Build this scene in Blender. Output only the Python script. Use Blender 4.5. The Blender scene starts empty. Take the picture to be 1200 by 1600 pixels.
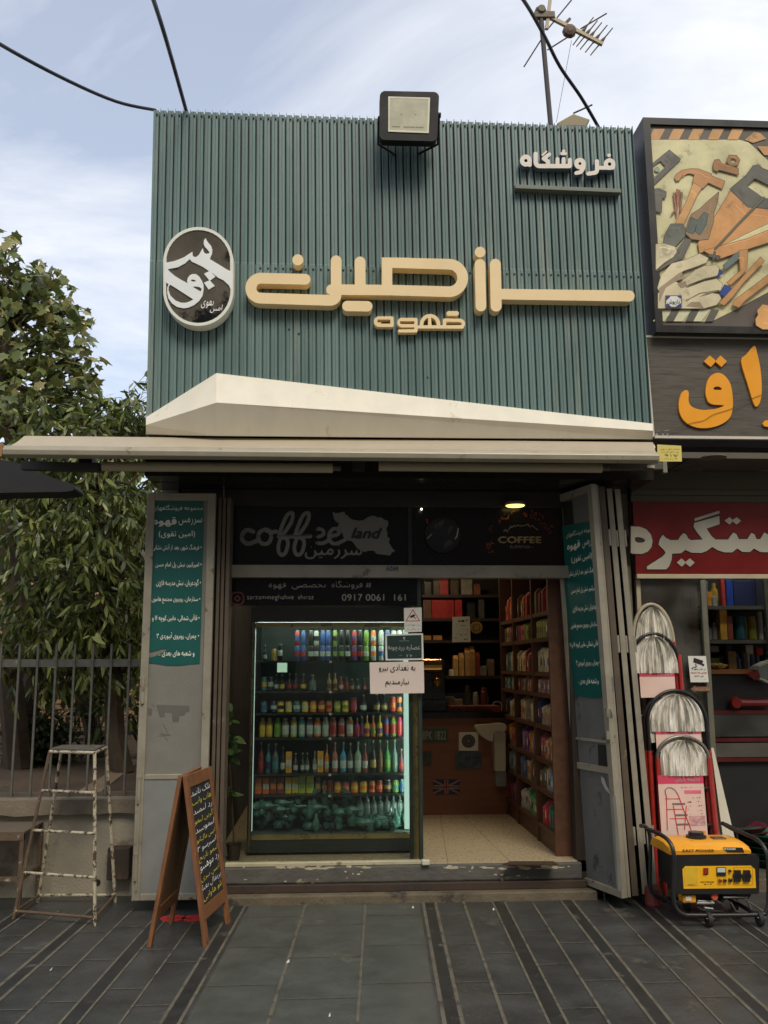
import bpy, math, random
import numpy as np
from mathutils import Vector, Matrix
random.seed(7)
rad = math.radians
sc = bpy.context.scene
COL = sc.collection
# ---------------------------------------------------------------- camera
FPX, YAW, PITCH, ROLL, DIST, EYE = 1430.0, 0.0564, 0.1654, -0.0036, 6.268, 1.5
fw = Vector((math.sin(YAW)*math.cos(PITCH), math.cos(YAW)*math.cos(PITCH), math.sin(PITCH)))
r0 = Vector((math.cos(YAW), -math.sin(YAW), 0)); u0 = r0.cross(fw)
rt = math.cos(ROLL)*r0 + math.sin(ROLL)*u0
up = -math.sin(ROLL)*r0 + math.cos(ROLL)*u0
CAM = Vector((0, -DIST, EYE))
cd = bpy.data.cameras.new('camera'); cam = bpy.data.objects.new('camera', cd); COL.objects.link(cam)
cd.sensor_fit = 'VERTICAL'; cd.sensor_height = 24; cd.lens = 24*FPX/1600; cd.clip_end = 500; cd.clip_start = .05
cam.matrix_world = Matrix(((rt.x, up.x, -fw.x, CAM.x), (rt.y, up.y, -fw.y, CAM.y), (rt.z, up.z, -fw.z, CAM.z), (0, 0, 0, 1)))
sc.camera = cam
# ---------------------------------------------------------------- world, sun, exposure
SUN_EL, SUN_AZ = rad(50), rad(14)          # sun behind the camera, a little to the right
w = bpy.data.worlds.new('World'); sc.world = w; w.use_nodes = True
nt = w.node_tree; N = nt.nodes; L = nt.links
bg = N['Background']; sky = N.new('ShaderNodeTexSky'); sky.sky_type = 'NISHITA'; sky.sun_disc = False
sky.sun_elevation = SUN_EL; sky.sun_rotation = math.pi - SUN_AZ; sky.altitude = 0; sky.air_density = 1.0; sky.dust_density = 2.0
tc = N.new('ShaderNodeTexCoord'); sx = N.new('ShaderNodeSeparateXYZ'); L.new(tc.outputs['Generated'], sx.inputs[0])
def wmath(op, a, b=None):
    m = N.new('ShaderNodeMath'); m.operation = op
    for i, q in enumerate((a, b)):
        if q is None: continue
        if isinstance(q, (int, float)): m.inputs[i].default_value = q
        else: L.new(q, m.inputs[i])
    return m.outputs[0]
zc = wmath('ADD', wmath('MAXIMUM', sx.outputs[2], 0.0), 0.18)
cv = N.new('ShaderNodeCombineXYZ'); L.new(wmath('DIVIDE', sx.outputs[0], zc), cv.inputs[0]); L.new(wmath('DIVIDE', sx.outputs[1], zc), cv.inputs[1])
n1 = N.new('ShaderNodeTexNoise'); n1.inputs['Scale'].default_value = 1.15; n1.inputs['Detail'].default_value = 7; n1.inputs['Roughness'].default_value = .58
n1.inputs['Distortion'].default_value = .5
mp = N.new('ShaderNodeMapping'); mp.inputs['Location'].default_value = (3.1, 1.7, 0); mp.inputs['Rotation'].default_value = (0, 0, .6); mp.inputs['Scale'].default_value = (1, 1.7, 1)
L.new(cv.outputs[0], mp.inputs[0]); L.new(mp.outputs[0], n1.inputs[0])
cr = N.new('ShaderNodeValToRGB'); L.new(wmath('ADD', n1.outputs[0], wmath('MULTIPLY', sx.outputs[0], .30)), cr.inputs[0])
cr.color_ramp.elements[0].position = .30; cr.color_ramp.elements[0].color = (.32, .32, .32, 1)
cr.color_ramp.elements[1].position = .60; cr.color_ramp.elements[1].color = (1, 1, 1, 1)
smul = N.new('ShaderNodeMixRGB'); smul.blend_type = 'MULTIPLY'; smul.inputs[0].default_value = 1
L.new(sky.outputs[0], smul.inputs[1]); smul.inputs[2].default_value = (1.9, 1.85, 1.8, 1)
mix = N.new('ShaderNodeMixRGB'); L.new(cr.outputs[0], mix.inputs[0]); L.new(smul.outputs[0], mix.inputs[1]); mix.inputs[2].default_value = (9.7, 9.9, 10.4, 1)
L.new(mix.outputs[0], bg.inputs[0]); bg.inputs[1].default_value = .10
sd = bpy.data.lights.new('sun', 'SUN'); sun = bpy.data.objects.new('sun', sd); COL.objects.link(sun)
sd.energy = 1.8; sd.angle = rad(22); sd.color = (1, .91, .76)
to_sun = Vector((math.sin(SUN_AZ)*math.cos(SUN_EL), -math.cos(SUN_AZ)*math.cos(SUN_EL), math.sin(SUN_EL)))
sun.rotation_euler = to_sun.to_track_quat('Z', 'Y').to_euler(); sun.location = (0, -10, 20)
sc.view_settings.view_transform = 'Standard'; sc.view_settings.look = 'None'; sc.view_settings.gamma = 1
sc.view_settings.use_curve_mapping = False; sc.view_settings.exposure = 0.12
sc.render.engine = 'CYCLES'
sc.cycles.max_bounces = 8; sc.cycles.transparent_max_bounces = 16; sc.cycles.use_denoising = True
sc.cycles.sample_clamp_indirect = 4
# ---------------------------------------------------------------- geometry helpers
def ray(px, py): return fw + rt*((px-600)/FPX) + up*((800-py)/FPX)
def on_y(px, py, Y):
    d = ray(px, py); return CAM + d*((Y+DIST)/d.y)
def on_z(px, py, Z):
    d = ray(px, py); return CAM + d*((Z-EYE)/d.z)
def on_x(px, py, X):
    d = ray(px, py); return CAM + d*(X/d.x)
V = Vector
def lin(c):
    c /= 255.0; return c/12.92 if c <= .04045 else ((c+.055)/1.055)**2.4
def S(r, g, b, k=1.0): return (lin(r)*k, lin(g)*k, lin(b)*k)
class MB:
    def __init__(s): s.v = []; s.f = []
    def add(s, vs, fs):
        n = len(s.v); s.v += [tuple(p) for p in vs]; s.f += [tuple(i+n for i in f) for f in fs]; return s
    def box(s, x0, x1, y0, y1, z0, z1):
        return s.add([(x0,y0,z0),(x1,y0,z0),(x1,y1,z0),(x0,y1,z0),(x0,y0,z1),(x1,y0,z1),(x1,y1,z1),(x0,y1,z1)],
                     [(0,3,2,1),(4,5,6,7),(0,1,5,4),(1,2,6,5),(2,3,7,6),(3,0,4,7)])
    def quad(s, a, b, c, d): return s.add([a, b, c, d], [(0,1,2,3)])
    def slab(s, pts, off):
        off = V(off); n = len(pts); p = [V(q) for q in pts]
        return s.add(p+[q+off for q in p], [tuple(range(n)), tuple(range(2*n-1, n-1, -1))]+[(i, i+n, (i+1) % n+n, (i+1) % n) for i in range(n)])
    def bar(s, a, b, w, h=None, ref=(0, 0, 1)):
        h = h or w; a, b = V(a), V(b); d = (b-a).normalized(); ref = V(ref)
        if abs(d.dot(ref)) > .98: ref = V((0, 1, 0))
        sd_ = d.cross(ref).normalized()*w/2; u_ = sd_.cross(d).normalized()*h/2
        return s.add([a-sd_-u_, a+sd_-u_, a+sd_+u_, a-sd_+u_, b-sd_-u_, b+sd_-u_, b+sd_+u_, b-sd_+u_],
                     [(0,3,2,1),(4,5,6,7),(0,1,5,4),(1,2,6,5),(2,3,7,6),(3,0,4,7)])
    def tube(s, pts, r, n=8, cap=True):
        pts = [V(p) for p in pts]; rs = r if isinstance(r, (list, tuple)) else [r]*len(pts); base = len(s.v); pn = None
        for i, p in enumerate(pts):
            d = (pts[min(i+1, len(pts)-1)]-pts[max(i-1, 0)]).normalized()
            if pn is None:
                q = V((0, 0, 1)) if abs(d.z) < .9 else V((1, 0, 0)); pn = d.cross(q).normalized()
            else: pn = (pn-d*pn.dot(d)).normalized()
            b_ = d.cross(pn)
            for k in range(n):
                a = 2*math.pi*k/n; s.v.append(tuple(p+(pn*math.cos(a)+b_*math.sin(a))*rs[i]))
        for i in range(len(pts)-1):
            for k in range(n):
                a = base+i*n+k; b = base+i*n+(k+1) % n; s.f.append((a, b, b+n, a+n))
        if cap:
            s.f.append(tuple(base+k for k in range(n))[::-1]); e = base+(len(pts)-1)*n; s.f.append(tuple(e+k for k in range(n)))
        return s
    def lathe(s, prof, c=(0, 0, 0), n=16, axis='z'):
        base = len(s.v); c = V(c)
        for (r, z) in prof:
            for k in range(n):
                a = 2*math.pi*k/n
                q = (r*math.cos(a), r*math.sin(a), z) if axis == 'z' else ((r*math.cos(a), z, r*math.sin(a)) if axis == 'y' else (z, r*math.cos(a), r*math.sin(a)))
                s.v.append(tuple(c+V(q)))
        for i in range(len(prof)-1):
            for k in range(n):
                a = base+i*n+k; b = base+i*n+(k+1) % n; s.f.append((a, b, b+n, a+n))
        s.f.append(tuple(base+k for k in range(n))[::-1]); e = base+(len(prof)-1)*n; s.f.append(tuple(e+k for k in range(n)))
        return s
    def build(s, name, mat, parent=None, smooth=False, bevel=0, kind=None, label=None, keep=False):
        me = bpy.data.meshes.new(name)
        if parent is not None: o0 = ABS(parent)
        elif keep: o0 = V((0, 0, 0))
        else:
            a = np.array(s.v); o0 = V(((a[:,0].min()+a[:,0].max())/2, (a[:,1].min()+a[:,1].max())/2, a[:,2].min()))
        me.from_pydata([tuple(V(p)-o0) for p in s.v], [], s.f); me.update()
        if smooth:
            me.polygons.foreach_set('use_smooth', [True]*len(me.polygons))
            try: me.set_sharp_from_angle(angle=rad(38))
            except Exception: pass
        o = bpy.data.objects.new(name, me); COL.objects.link(o)
        if parent is not None: o.parent = parent
        else: o.location = o0
        if mat: me.materials.append(mat)
        if bevel:
            b = o.modifiers.new('bevel', 'BEVEL'); b.width = bevel; b.segments = 2; b.limit_method = 'ANGLE'; b.angle_limit = rad(40)
        if kind: o['kind'] = kind
        if label: o['label'] = label
        return o
def ABS(o):
    p = V((0, 0, 0))
    while o is not None: p += o.location; o = o.parent
    return p
def tag(o, label, cat, group=None):
    o['label'] = label; o['category'] = cat
    if group: o['group'] = group
    return o
def thing(name, label, cat, loc=(0, 0, 0), group=None):
    o = bpy.data.objects.new(name, None); COL.objects.link(o); o.location = loc; o.empty_display_size = .1
    return tag(o, label, cat, group)
def dup(root, loc, label=None):
    r = root.copy(); COL.objects.link(r); r.location = loc
    if label: r['label'] = label
    for ch in list(root.children):
        c = ch.copy(); COL.objects.link(c); c.parent = r
        for g in list(ch.children):
            d = g.copy(); COL.objects.link(d); d.parent = c
    return r
# ---------------------------------------------------------------- materials
MATS = {}
def pm(name, col, rough=.6, metal=0, var=.18, scale=6, stain=None, st_amt=.35, st_scale=3, bump=0, bscale=60, spec=.5, stretch=(1,1,1), coat=0):
    if name in MATS: return MATS[name]
    m = bpy.data.materials.new(name); m.use_nodes = True; n = m.node_tree.nodes; l = m.node_tree.links; p = n['Principled BSDF']
    p.inputs['Roughness'].default_value = rough; p.inputs['Metallic'].default_value = metal; p.inputs['Specular IOR Level'].default_value = spec
    p.inputs['Coat Weight'].default_value = coat
    t = n.new('ShaderNodeTexCoord'); mpn = n.new('ShaderNodeMapping'); mpn.inputs['Scale'].default_value = stretch; l.new(t.outputs['Object'], mpn.inputs[0])
    nz = n.new('ShaderNodeTexNoise'); nz.inputs['Scale'].default_value = scale; nz.inputs['Detail'].default_value = 6; nz.inputs['Roughness'].default_value = .65
    l.new(mpn.outputs[0], nz.inputs[0])
    r = n.new('ShaderNodeValToRGB'); l.new(nz.outputs[0], r.inputs[0])
    r.color_ramp.elements[0].position = .3; r.color_ramp.elements[1].position = .7
    r.color_ramp.elements[0].color = tuple(c*(1-var) for c in col)+(1,); r.color_ramp.elements[1].color = tuple(min(1, c*(1+var)) for c in col)+(1,)
    out = r.outputs[0]
    if stain:
        n2 = n.new('ShaderNodeTexNoise'); n2.inputs['Scale'].default_value = st_scale; n2.inputs['Detail'].default_value = 8; n2.inputs['Roughness'].default_value = .7
        l.new(mpn.outputs[0], n2.inputs[0]); r2 = n.new('ShaderNodeValToRGB'); l.new(n2.outputs[0], r2.inputs[0])
        c0 = .5+(.5-st_amt)*.30
        r2.color_ramp.elements[0].position = c0; r2.color_ramp.elements[1].position = min(1, c0+.07)
        mx = n.new('ShaderNodeMixRGB'); l.new(r2.outputs[0], mx.inputs[0]); l.new(out, mx.inputs[1]); mx.inputs[2].default_value = tuple(stain)+(1,); out = mx.outputs[0]
    l.new(out, p.inputs['Base Color'])
    if rough > .12:
        mr = n.new('ShaderNodeMapRange'); l.new(nz.outputs[0], mr.inputs[0]); mr.inputs[1].default_value = .3; mr.inputs[2].default_value = .7
        mr.inputs[3].default_value = max(.03, rough-.09); mr.inputs[4].default_value = min(1, rough+.09); l.new(mr.outputs[0], p.inputs['Roughness'])
    if bump:
        n3 = n.new('ShaderNodeTexNoise'); n3.inputs['Scale'].default_value = bscale; n3.inputs['Detail'].default_value = 4; l.new(mpn.outputs[0], n3.inputs[0])
        b = n.new('ShaderNodeBump'); b.inputs['Strength'].default_value = bump; b.inputs['Distance'].default_value = .01; l.new(n3.outputs[0], b.inputs['Height']); l.new(b.outputs[0], p.inputs['Normal'])
    MATS[name] = m; return m
def em(name, col, strength):
    if name in MATS: return MATS[name]
    m = bpy.data.materials.new(name); m.use_nodes = True; p = m.node_tree.nodes['Principled BSDF']
    p.inputs['Base Color'].default_value = tuple(min(1, c) for c in col)+(1,); p.inputs['Emission Color'].default_value = tuple(col)+(1,); p.inputs['Emission Strength'].default_value = strength
    MATS[name] = m; return m
def glassm(name, tint=(1, 1, 1), refl=1.0, rough=.0, ior=1.5, dirt=0.0):
    if name in MATS: return MATS[name]
    m = bpy.data.materials.new(name); m.use_nodes = True; n = m.node_tree.nodes; l = m.node_tree.links; n.remove(n['Principled BSDF'])
    tr = n.new('ShaderNodeBsdfTransparent'); tr.inputs[0].default_value = tuple(tint)+(1,); gl = n.new('ShaderNodeBsdfGlossy'); gl.inputs['Roughness'].default_value = rough
    gl.inputs[0].default_value = (refl, refl, refl, 1)
    fr = n.new('ShaderNodeFresnel'); fr.inputs[0].default_value = ior; mx = n.new('ShaderNodeMixShader'); l.new(fr.outputs[0], mx.inputs[0]); l.new(tr.outputs[0], mx.inputs[1]); l.new(gl.outputs[0], mx.inputs[2])
    out = mx.outputs[0]
    if dirt:
        df = n.new('ShaderNodeBsdfDiffuse'); df.inputs[0].default_value = (.5, .5, .45, 1); t = n.new('ShaderNodeTexCoord'); nz = n.new('ShaderNodeTexNoise'); nz.inputs['Scale'].default_value = 3; nz.inputs['Detail'].default_value = 7
        l.new(t.outputs['Object'], nz.inputs[0]); mr = n.new('ShaderNodeMapRange'); l.new(nz.outputs[0], mr.inputs[0]); mr.inputs[1].default_value = .3; mr.inputs[2].default_value = .75; mr.inputs[3].default_value = 0; mr.inputs[4].default_value = dirt
        m2 = n.new('ShaderNodeMixShader'); l.new(mr.outputs[0], m2.inputs[0]); l.new(out, m2.inputs[1]); l.new(df.outputs[0], m2.inputs[2]); out = m2.outputs[0]
    l.new(out, n['Material Output'].inputs[0]); MATS[name] = m; return m
# ---------------------------------------------------------------- shape fields (letters, logos): contour a 2-D field into one clean mesh
def field_mesh(F, x0, y0, h, thr=0.0):
    G = F-thr; ny, nx = G.shape; ins = G > 0
    vs = []; fs = []; segs = []; key = {}
    def vtx(k, x, y):
        if k not in key: key[k] = len(vs); vs.append((x0+x*h, y0+y*h))
        return key[k]
    full = ins[:-1, :-1] & ins[1:, :-1] & ins[:-1, 1:] & ins[1:, 1:]
    anyc = ins[:-1, :-1] | ins[1:, :-1] | ins[:-1, 1:] | ins[1:, 1:]
    for j in range(ny-1):
        row = full[j]; i = 0
        idx = np.flatnonzero(row)
        if len(idx):
            br = np.split(idx, np.flatnonzero(np.diff(idx) > 1)+1)
            for b in br:
                a, c = int(b[0]), int(b[-1])+1
                fs.append((vtx((a, j), a, j), vtx((c, j), c, j), vtx((c, j+1), c, j+1), vtx((a, j+1), a, j+1)))
        for i in np.flatnonzero(anyc[j] & ~row):
            i = int(i); cs = [(i, j), (i+1, j), (i+1, j+1), (i, j+1)]; poly = []
            for k in range(4):
                p, q = cs[k], cs[(k+1) % 4]; a, b = G[p[1], p[0]], G[q[1], q[0]]
                if a > 0: poly.append((vtx(p, *p), 0))
                if (a > 0) != (b > 0):
                    t = a/(a-b); kk = ('e',)+tuple(sorted((p, q)))
                    poly.append((vtx(kk, p[0]+(q[0]-p[0])*t, p[1]+(q[1]-p[1])*t), 1 if a > 0 else 2))
            if len(poly) >= 3: fs.append(tuple(p[0] for p in poly))
            for k in range(len(poly)):
                if poly[k][1] == 1 and poly[(k+1) % len(poly)][1] == 2: segs.append((poly[k][0], poly[(k+1) % len(poly)][0]))
    return vs, fs, segs
def extrude_field(vs, fs, segs, mapf, off=None):
    """mapf: 2-D -> world; off: world vector for thickness (None = flat)"""
    mb = MB(); P = [mapf(*p) for p in vs]; mb.add(P, fs)
    if off is not None:
        off = V(off); n = len(P); mb.v += [tuple(V(p)+off) for p in P]
        mb.f += [(a, a+n, b+n, b) for a, b in segs]
    return mb
def seg_dist(X, Y, a, b):
    ax, ay, ra = a; bx, by, rb = b; dx, dy = bx-ax, by-ay; q = dx*dx+dy*dy
    t = np.clip(((X-ax)*dx+(Y-ay)*dy)/q, 0, 1) if q > 1e-9 else np.zeros_like(X)
    return (ra+(rb-ra)*t)-np.hypot(X-ax-t*dx, Y-ay-t*dy)
def poly_field(X, Y, pts):
    n = len(pts); d = np.full(X.shape, 1e9); c = np.zeros(X.shape, bool)
    for i in range(n):
        a, b = pts[i], pts[(i+1) % n]; d = np.minimum(d, -seg_dist(X, Y, (a[0], a[1], 0), (b[0], b[1], 0)))
        if a[1] != b[1]:
            cond = (a[1] > Y) != (b[1] > Y); xi = a[0]+(Y-a[1])/(b[1]-a[1])*(b[0]-a[0]); c ^= cond & (X < xi)
    return np.where(c, d, -d)
def smooth_pts(pts, k=4, closed=False):
    out = []; n = len(pts)
    rng = range(n) if closed else range(n-1)
    for i in rng:
        p0, p1, p2, p3 = (pts[(i-1) % n] if closed or i > 0 else pts[0]), pts[i], pts[(i+1) % n], (pts[(i+2) % n] if closed or i+2 < n else pts[-1])
        for j in range(k):
            t = j/k
            out.append(tuple(.5*((2*p1[m])+(-p0[m]+p2[m])*t+(2*p0[m]-5*p1[m]+4*p2[m]-p3[m])*t*t+(-p0[m]+3*p1[m]-3*p2[m]+p3[m])*t**3) for m in range(len(p1))))
    if not closed: out.append(pts[-1])
    return out
def shape_field(strokes=(), polys=(), holes=(), h=1.0, pad=3):
    """strokes: lists of (x, y, r); polys/holes: lists of (x, y)"""
    xs = [p[0]-p[2] for s_ in strokes for p in s_]+[p[0]+p[2] for s_ in strokes for p in s_]+[p[0] for q in polys for p in q]
    ys = [p[1]-p[2] for s_ in strokes for p in s_]+[p[1]+p[2] for s_ in strokes for p in s_]+[p[1] for q in polys for p in q]
    x0, x1, y0, y1 = min(xs)-pad*h, max(xs)+pad*h, min(ys)-pad*h, max(ys)+pad*h
    X, Y = np.meshgrid(np.arange(x0, x1, h), np.arange(y0, y1, h)); F = np.full(X.shape, -1e9)
    for s_ in strokes:
        for i in range(max(1, len(s_)-1)): F = np.maximum(F, seg_dist(X, Y, s_[i], s_[min(i+1, len(s_)-1)]))
    for q in polys: F = np.maximum(F, poly_field(X, Y, q))
    for q in holes: F = np.minimum(F, -poly_field(X, Y, q))
    return F, x0, y0, h
def px_shape(name, mat, parent, Y, strokes=(), polys=(), holes=(), tr=(0, 0, 1), h=None, depth=0, label=None, **kw):
    """shape drawn in photo-crop units (origin tr[0:2], scale tr[2]) and laid on the upright plane Y; depth runs back from it"""
    h = h or .7*tr[2]
    F, x0, y0, h = shape_field(strokes, polys, holes, h)
    vs, fs, segs = field_mesh(F, x0, y0, h)
    mb = extrude_field(vs, fs, segs, lambda x, y: on_y(tr[0]+x/tr[2], tr[1]+y/tr[2], Y), (0, depth, 0) if depth else None)
    return mb.build(name, mat, parent, label=label, **kw)
# ---- writing
AR = {}
for c_, b_, n_ in [('ا',0xFE8D,2),('ب',0xFE8F,4),('ت',0xFE95,4),('ث',0xFE99,4),('ج',0xFE9D,4),('ح',0xFEA1,4),('خ',0xFEA5,4),('د',0xFEA9,2),('ذ',0xFEAB,2),('ر',0xFEAD,2),('ز',0xFEAF,2),('س',0xFEB1,4),('ش',0xFEB5,4),('ص',0xFEB9,4),('ض',0xFEBD,4),('ط',0xFEC1,4),('ظ',0xFEC5,4),('ع',0xFEC9,4),('غ',0xFECD,4),('ف',0xFED1,4),('ق',0xFED5,4),('ل',0xFEDD,4),('م',0xFEE1,4),('ن',0xFEE5,4),('ه',0xFEE9,4),('و',0xFEED,2),('ی',0xFBFC,4),('پ',0xFB56,4),('چ',0xFB7A,4),('ژ',0xFB8A,2),('گ',0xFB92,4),('ک',0xFB8E,4),('آ',0xFE81,2)]:
    AR[c_] = (b_, n_)
def reshape(t):
    if not any(c in AR for c in t): return t
    out = []
    for i, c in enumerate(t):
        if c == '|': continue                     # '|' breaks a joining pair
        if c in AR:
            b, n = AR[c]; pj = i > 0 and t[i-1] in AR and AR[t[i-1]][1] == 4; nj = n == 4 and i+1 < len(t) and t[i+1] in AR
            out.append(chr(b+((3 if nj else 1) if pj else (2 if nj else 0))))
        else: out.append({'(': ')', ')': '('}.get(c, c))
    s_ = ''.join(reversed(out)); import re
    return re.sub('[۰-۹]+', lambda m: m.group(0)[::-1], s_)
TXT = {}
def text_field(s_, bold=0.0, res=24, shear=0.0):
    k = (s_, bold, res, shear)
    if k in TXT: return TXT[k]
    cu = bpy.data.curves.new('txt', 'FONT'); cu.body = reshape(s_); cu.size = 1; cu.fill_mode = 'NONE'; cu.resolution_u = 3; cu.shear = shear
    ob = bpy.data.objects.new('txt', cu); COL.objects.link(ob); dg = bpy.context.evaluated_depsgraph_get(); me = ob.evaluated_get(dg).to_mesh()
    P = np.array([(v.co.x, v.co.y) for v in me.vertices]); E = np.array([tuple(e.vertices) for e in me.edges])
    # orient edges along the contour: indices run in order, the closing edge joins last to first
    a, b = E[:, 0].copy(), E[:, 1].copy(); sw = ((b-a) == -1) | ((b-a) > 1); a[sw], b[sw] = E[sw, 1], E[sw, 0]
    ob.evaluated_get(dg).to_mesh_clear(); bpy.data.objects.remove(ob); bpy.data.curves.remove(cu)
    ss = 3; hh = 1/(res*ss); x0, y0 = P.min(0)-4/res; x1, y1 = P.max(0)+4/res
    nx = int((x1-x0)/hh)//ss*ss; ny = int((y1-y0)/hh)//ss*ss; W = np.zeros((ny, nx), np.int16)
    A, B = P[a], P[b]; ys = y0+(np.arange(ny)+.5)*hh; xs = x0+(np.arange(nx)+.5)*hh
    for j in range(ny):
        y = ys[j]; upw = (A[:, 1] <= y) & (B[:, 1] > y); dn = (B[:, 1] <= y) & (A[:, 1] > y); m = upw | dn
        if not m.any(): continue
        xc = A[m, 0]+(y-A[m, 1])/(B[m, 1]-A[m, 1])*(B[m, 0]-A[m, 0]); sg = np.where(upw[m], 1, -1)
        o = np.argsort(xc); cs = np.concatenate([[0], np.cumsum(sg[o])]); W[j] = cs[np.searchsorted(xc[o], xs)]
    cov = (W != 0).astype(float).reshape(ny//ss, ss, nx//ss, ss).mean((1, 3))
    K = np.array([1, 2, 1])/4.0
    for _ in range(1 if bold <= 0 else 2):
        for ax in (0, 1): cov = np.apply_along_axis(lambda r_: np.convolve(r_, K, 'same'), ax, cov)
    vs, fs, segs = field_mesh(cov, 0, 0, 1, .5-bold); q = np.array(vs); mn, mx_ = q.min(0), q.max(0)
    nv = [tuple((p-mn)/(mx_-mn)) for p in q]; TXT[k] = (nv, fs, segs); return TXT[k]
def text_on(s_, mat, parent, O, U, W, name='lettering', bold=0.12, depth=None, lift=.002, label=None, shear=0.0, res=24):
    """text filling the parallelogram O + u*U + w*W"""
    O, U, W = V(O), V(U), V(W); nv, fs, segs = text_field(s_, bold, res, shear); nrm = U.cross(W).normalized()
    if (CAM-O).dot(nrm) < 0: nrm = -nrm
    O = O+nrm*(lift+(depth or 0))
    mb = extrude_field(nv, fs, segs, lambda x, y: O+U*x+W*y, -nrm*depth if depth else None)
    return mb.build(name, mat, parent, label=label)
def text_px(s_, mat, parent, Y, l, t, r, b, **kw):
    O = on_y(l, b, Y); return text_on(s_, mat, parent, O, on_y(r, b, Y)-O, on_y(l, t, Y)-O, **kw)
# ================================================================ PAVEMENT AND GROUND
def structure(o): o['kind'] = 'structure'; return o
slate = pm('slate', S(60,61,59), .38, var=.38, scale=3, stain=S(88,86,78), st_amt=.20, st_scale=2.6, bump=.35, bscale=35)
structure(MB().box(-60, 60, -40, 60, -.3, 0).build('pavement', slate))
DV = ray(596, 1050); DV = V((DV.x/DV.y, 1, 0))           # direction the paving runs in
def pav(px, y0, y1, wd, z, py=1412):
    p = on_z(px, py, 0); a = p+DV*(y0-p.y); b = p+DV*(y1-p.y); sx_ = V((wd/2, 0, 0)); a.z = b.z = z
    return [a-sx_, a+sx_, b+sx_, b-sx_]
jo, dk = MB(), MB(); YN = on_z(600, 1412, 0).y
X0 = on_z(661, 1412, 0).x
pairs = [-60, 54, 162, 271, 376, 671, 780, 889, 1004, 1117, 1230, 1343, 1456]; singles = [-3, 108, 217, 324, 725, 833, 950, 1062, 1174, 1286, 478, 571]
for i, p in enumerate(pairs):
    for s_ in (-9.5, 9.5): jo.add(pav(p+s_, YN-7, YN, .013+.003*((i*7) % 3), .003), [(0,1,2,3)])
    dk.add(pav(p, YN-7, YN, .062, .0022), [(0,1,2,3)])
for i, p in enumerate(singles): jo.add(pav(p, YN-7, YN, .011+.003*((i*5) % 3), .003), [(0,1,2,3)])
allx = sorted(pairs+singles)
for i in range(len(allx)-1):
    a, b = allx[i]+(10 if allx[i] in pairs else 1), allx[i+1]-(10 if allx[i+1] in pairs else 1)
    y = YN-.25-random.random()*.5
    while y > YN-5:
        p = on_z(a, 1412, 0); q = on_z(b, 1412, 0); jo.add([p+DV*(y-p.y)+V((0,0,.0035)), q+DV*(y-q.y)+V((0,0,.0035)), q+DV*(y+.007-q.y)+V((0,0,.0035)), p+DV*(y+.007-p.y)+V((0,0,.0035))], [(0,1,2,3)])
        y -= .6
jo_m = pm('joint_mortar', S(92,86,72), .85, var=.35, scale=14, stain=S(60,58,52), st_amt=.38, st_scale=9)
structure(jo.build('paving_joint', jo_m)); structure(dk.build('paving_strip', pm('black_strip', S(40,40,38), .5, var=.3, scale=9, stain=S(85,80,70), st_amt=.2, st_scale=6)))
pl = MB(); p, q = on_z(392, 1412, 0), on_z(655, 1412, 0)
pl.add([p+DV*(-6)+V((0,0,.001)), q+DV*(-6)+V((0,0,.001)), q+V((0,0,.001)), p+V((0,0,.001))], [(0,1,2,3)])
structure(pl.build('paving_panel', pm('greenish_paving', S(74,76,70), .45, var=.22, scale=4, stain=S(104,103,90), st_amt=.25, st_scale=1.5, bump=.15)))
# ================================================================ COFFEE SHOP
YC = -.45
shop = thing('coffee_shop', 'single storey coffee shop clad in grey green ribbed metal above an open glass front', 'shop', (0, 1, 0))
BL, BR, TL, TR = on_y(228, 680, YC), on_y(1019, 686, YC), on_y(240, 172, YC), on_y(988, 200, YC)
teal = pm('teal_cladding', (.15, .228, .216), .34, var=.18, scale=2.0, stain=(.225, .285, .25), st_amt=.30, st_scale=1.3, stretch=(2.2, 2.2, .22), bump=.25, bscale=2.5, spec=.5)
def cl(u, t): 
    a = BL.lerp(BR, u); b = TL.lerp(TR, u); return a.lerp(b, t)
mb = MB(); nr = 66; prof = []
for i in range(nr):
    for du, dy in ((0, 0), (.30, 0), (.34, -.004), (.40, 0), (.70, 0), (.73, .022), (.90, .022), (.94, -.008), (1.0, -.009)):
        prof.append(((i+du)/nr, dy))
zlev = [0, .52, .523, 1]
for k, t in enumerate(zlev):
    for (u, dy) in prof:
        p = cl(u, t); hop = .012*math.sin(u*nr*.9)*0
        mb.v.append((p.x, p.y+dy-(.004 if k in (0, 1) else 0), p.z+(.012 if (k == 3 and dy < -.005) else 0)))
n = len(prof)
for k in range(3):
    for i in range(n-1): a = k*n+i; mb.f.append((a, a+1, a+1+n, a+n))
mb.build('cladding', teal, shop)
scm = pm('dark_screw', S(25, 35, 35), .4); s0 = None; rest = MB(); cnt = 0
def screw_at(p):
    global s0, cnt
    cnt += 1
    if cnt > 100: rest.lathe([(.0065, 0), (.0065, -.005), (.003, -.007)], p, 6, 'y'); return
    if s0 is None: s0 = MB().lathe([(.0065, 0), (.0065, -.005), (.003, -.007)], ABS(shop), 6, 'y').build('fixing_screw', scm, shop); o = s0
    else: o = s0.copy(); COL.objects.link(o); o.parent = shop
    o.location = V(p)-ABS(shop)
for px, py in ((338, 497), (452, 515), (467, 522), (668, 590)):
    p = on_y(px, py, YC); screw_at((p.x, p.y-.004, p.z))
for t, us in ((.505, range(14, nr)), (.985, range(nr))):
    for i in us: p = cl((i+.5)/nr, t); screw_at((p.x, p.y-.004, p.z))
rest.build('fixing_screw', scm, shop, kind='stuff')
structm = pm('dark_steel', S(48, 46, 42), .6, var=.2)
mb = MB()    # box behind the cladding
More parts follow.
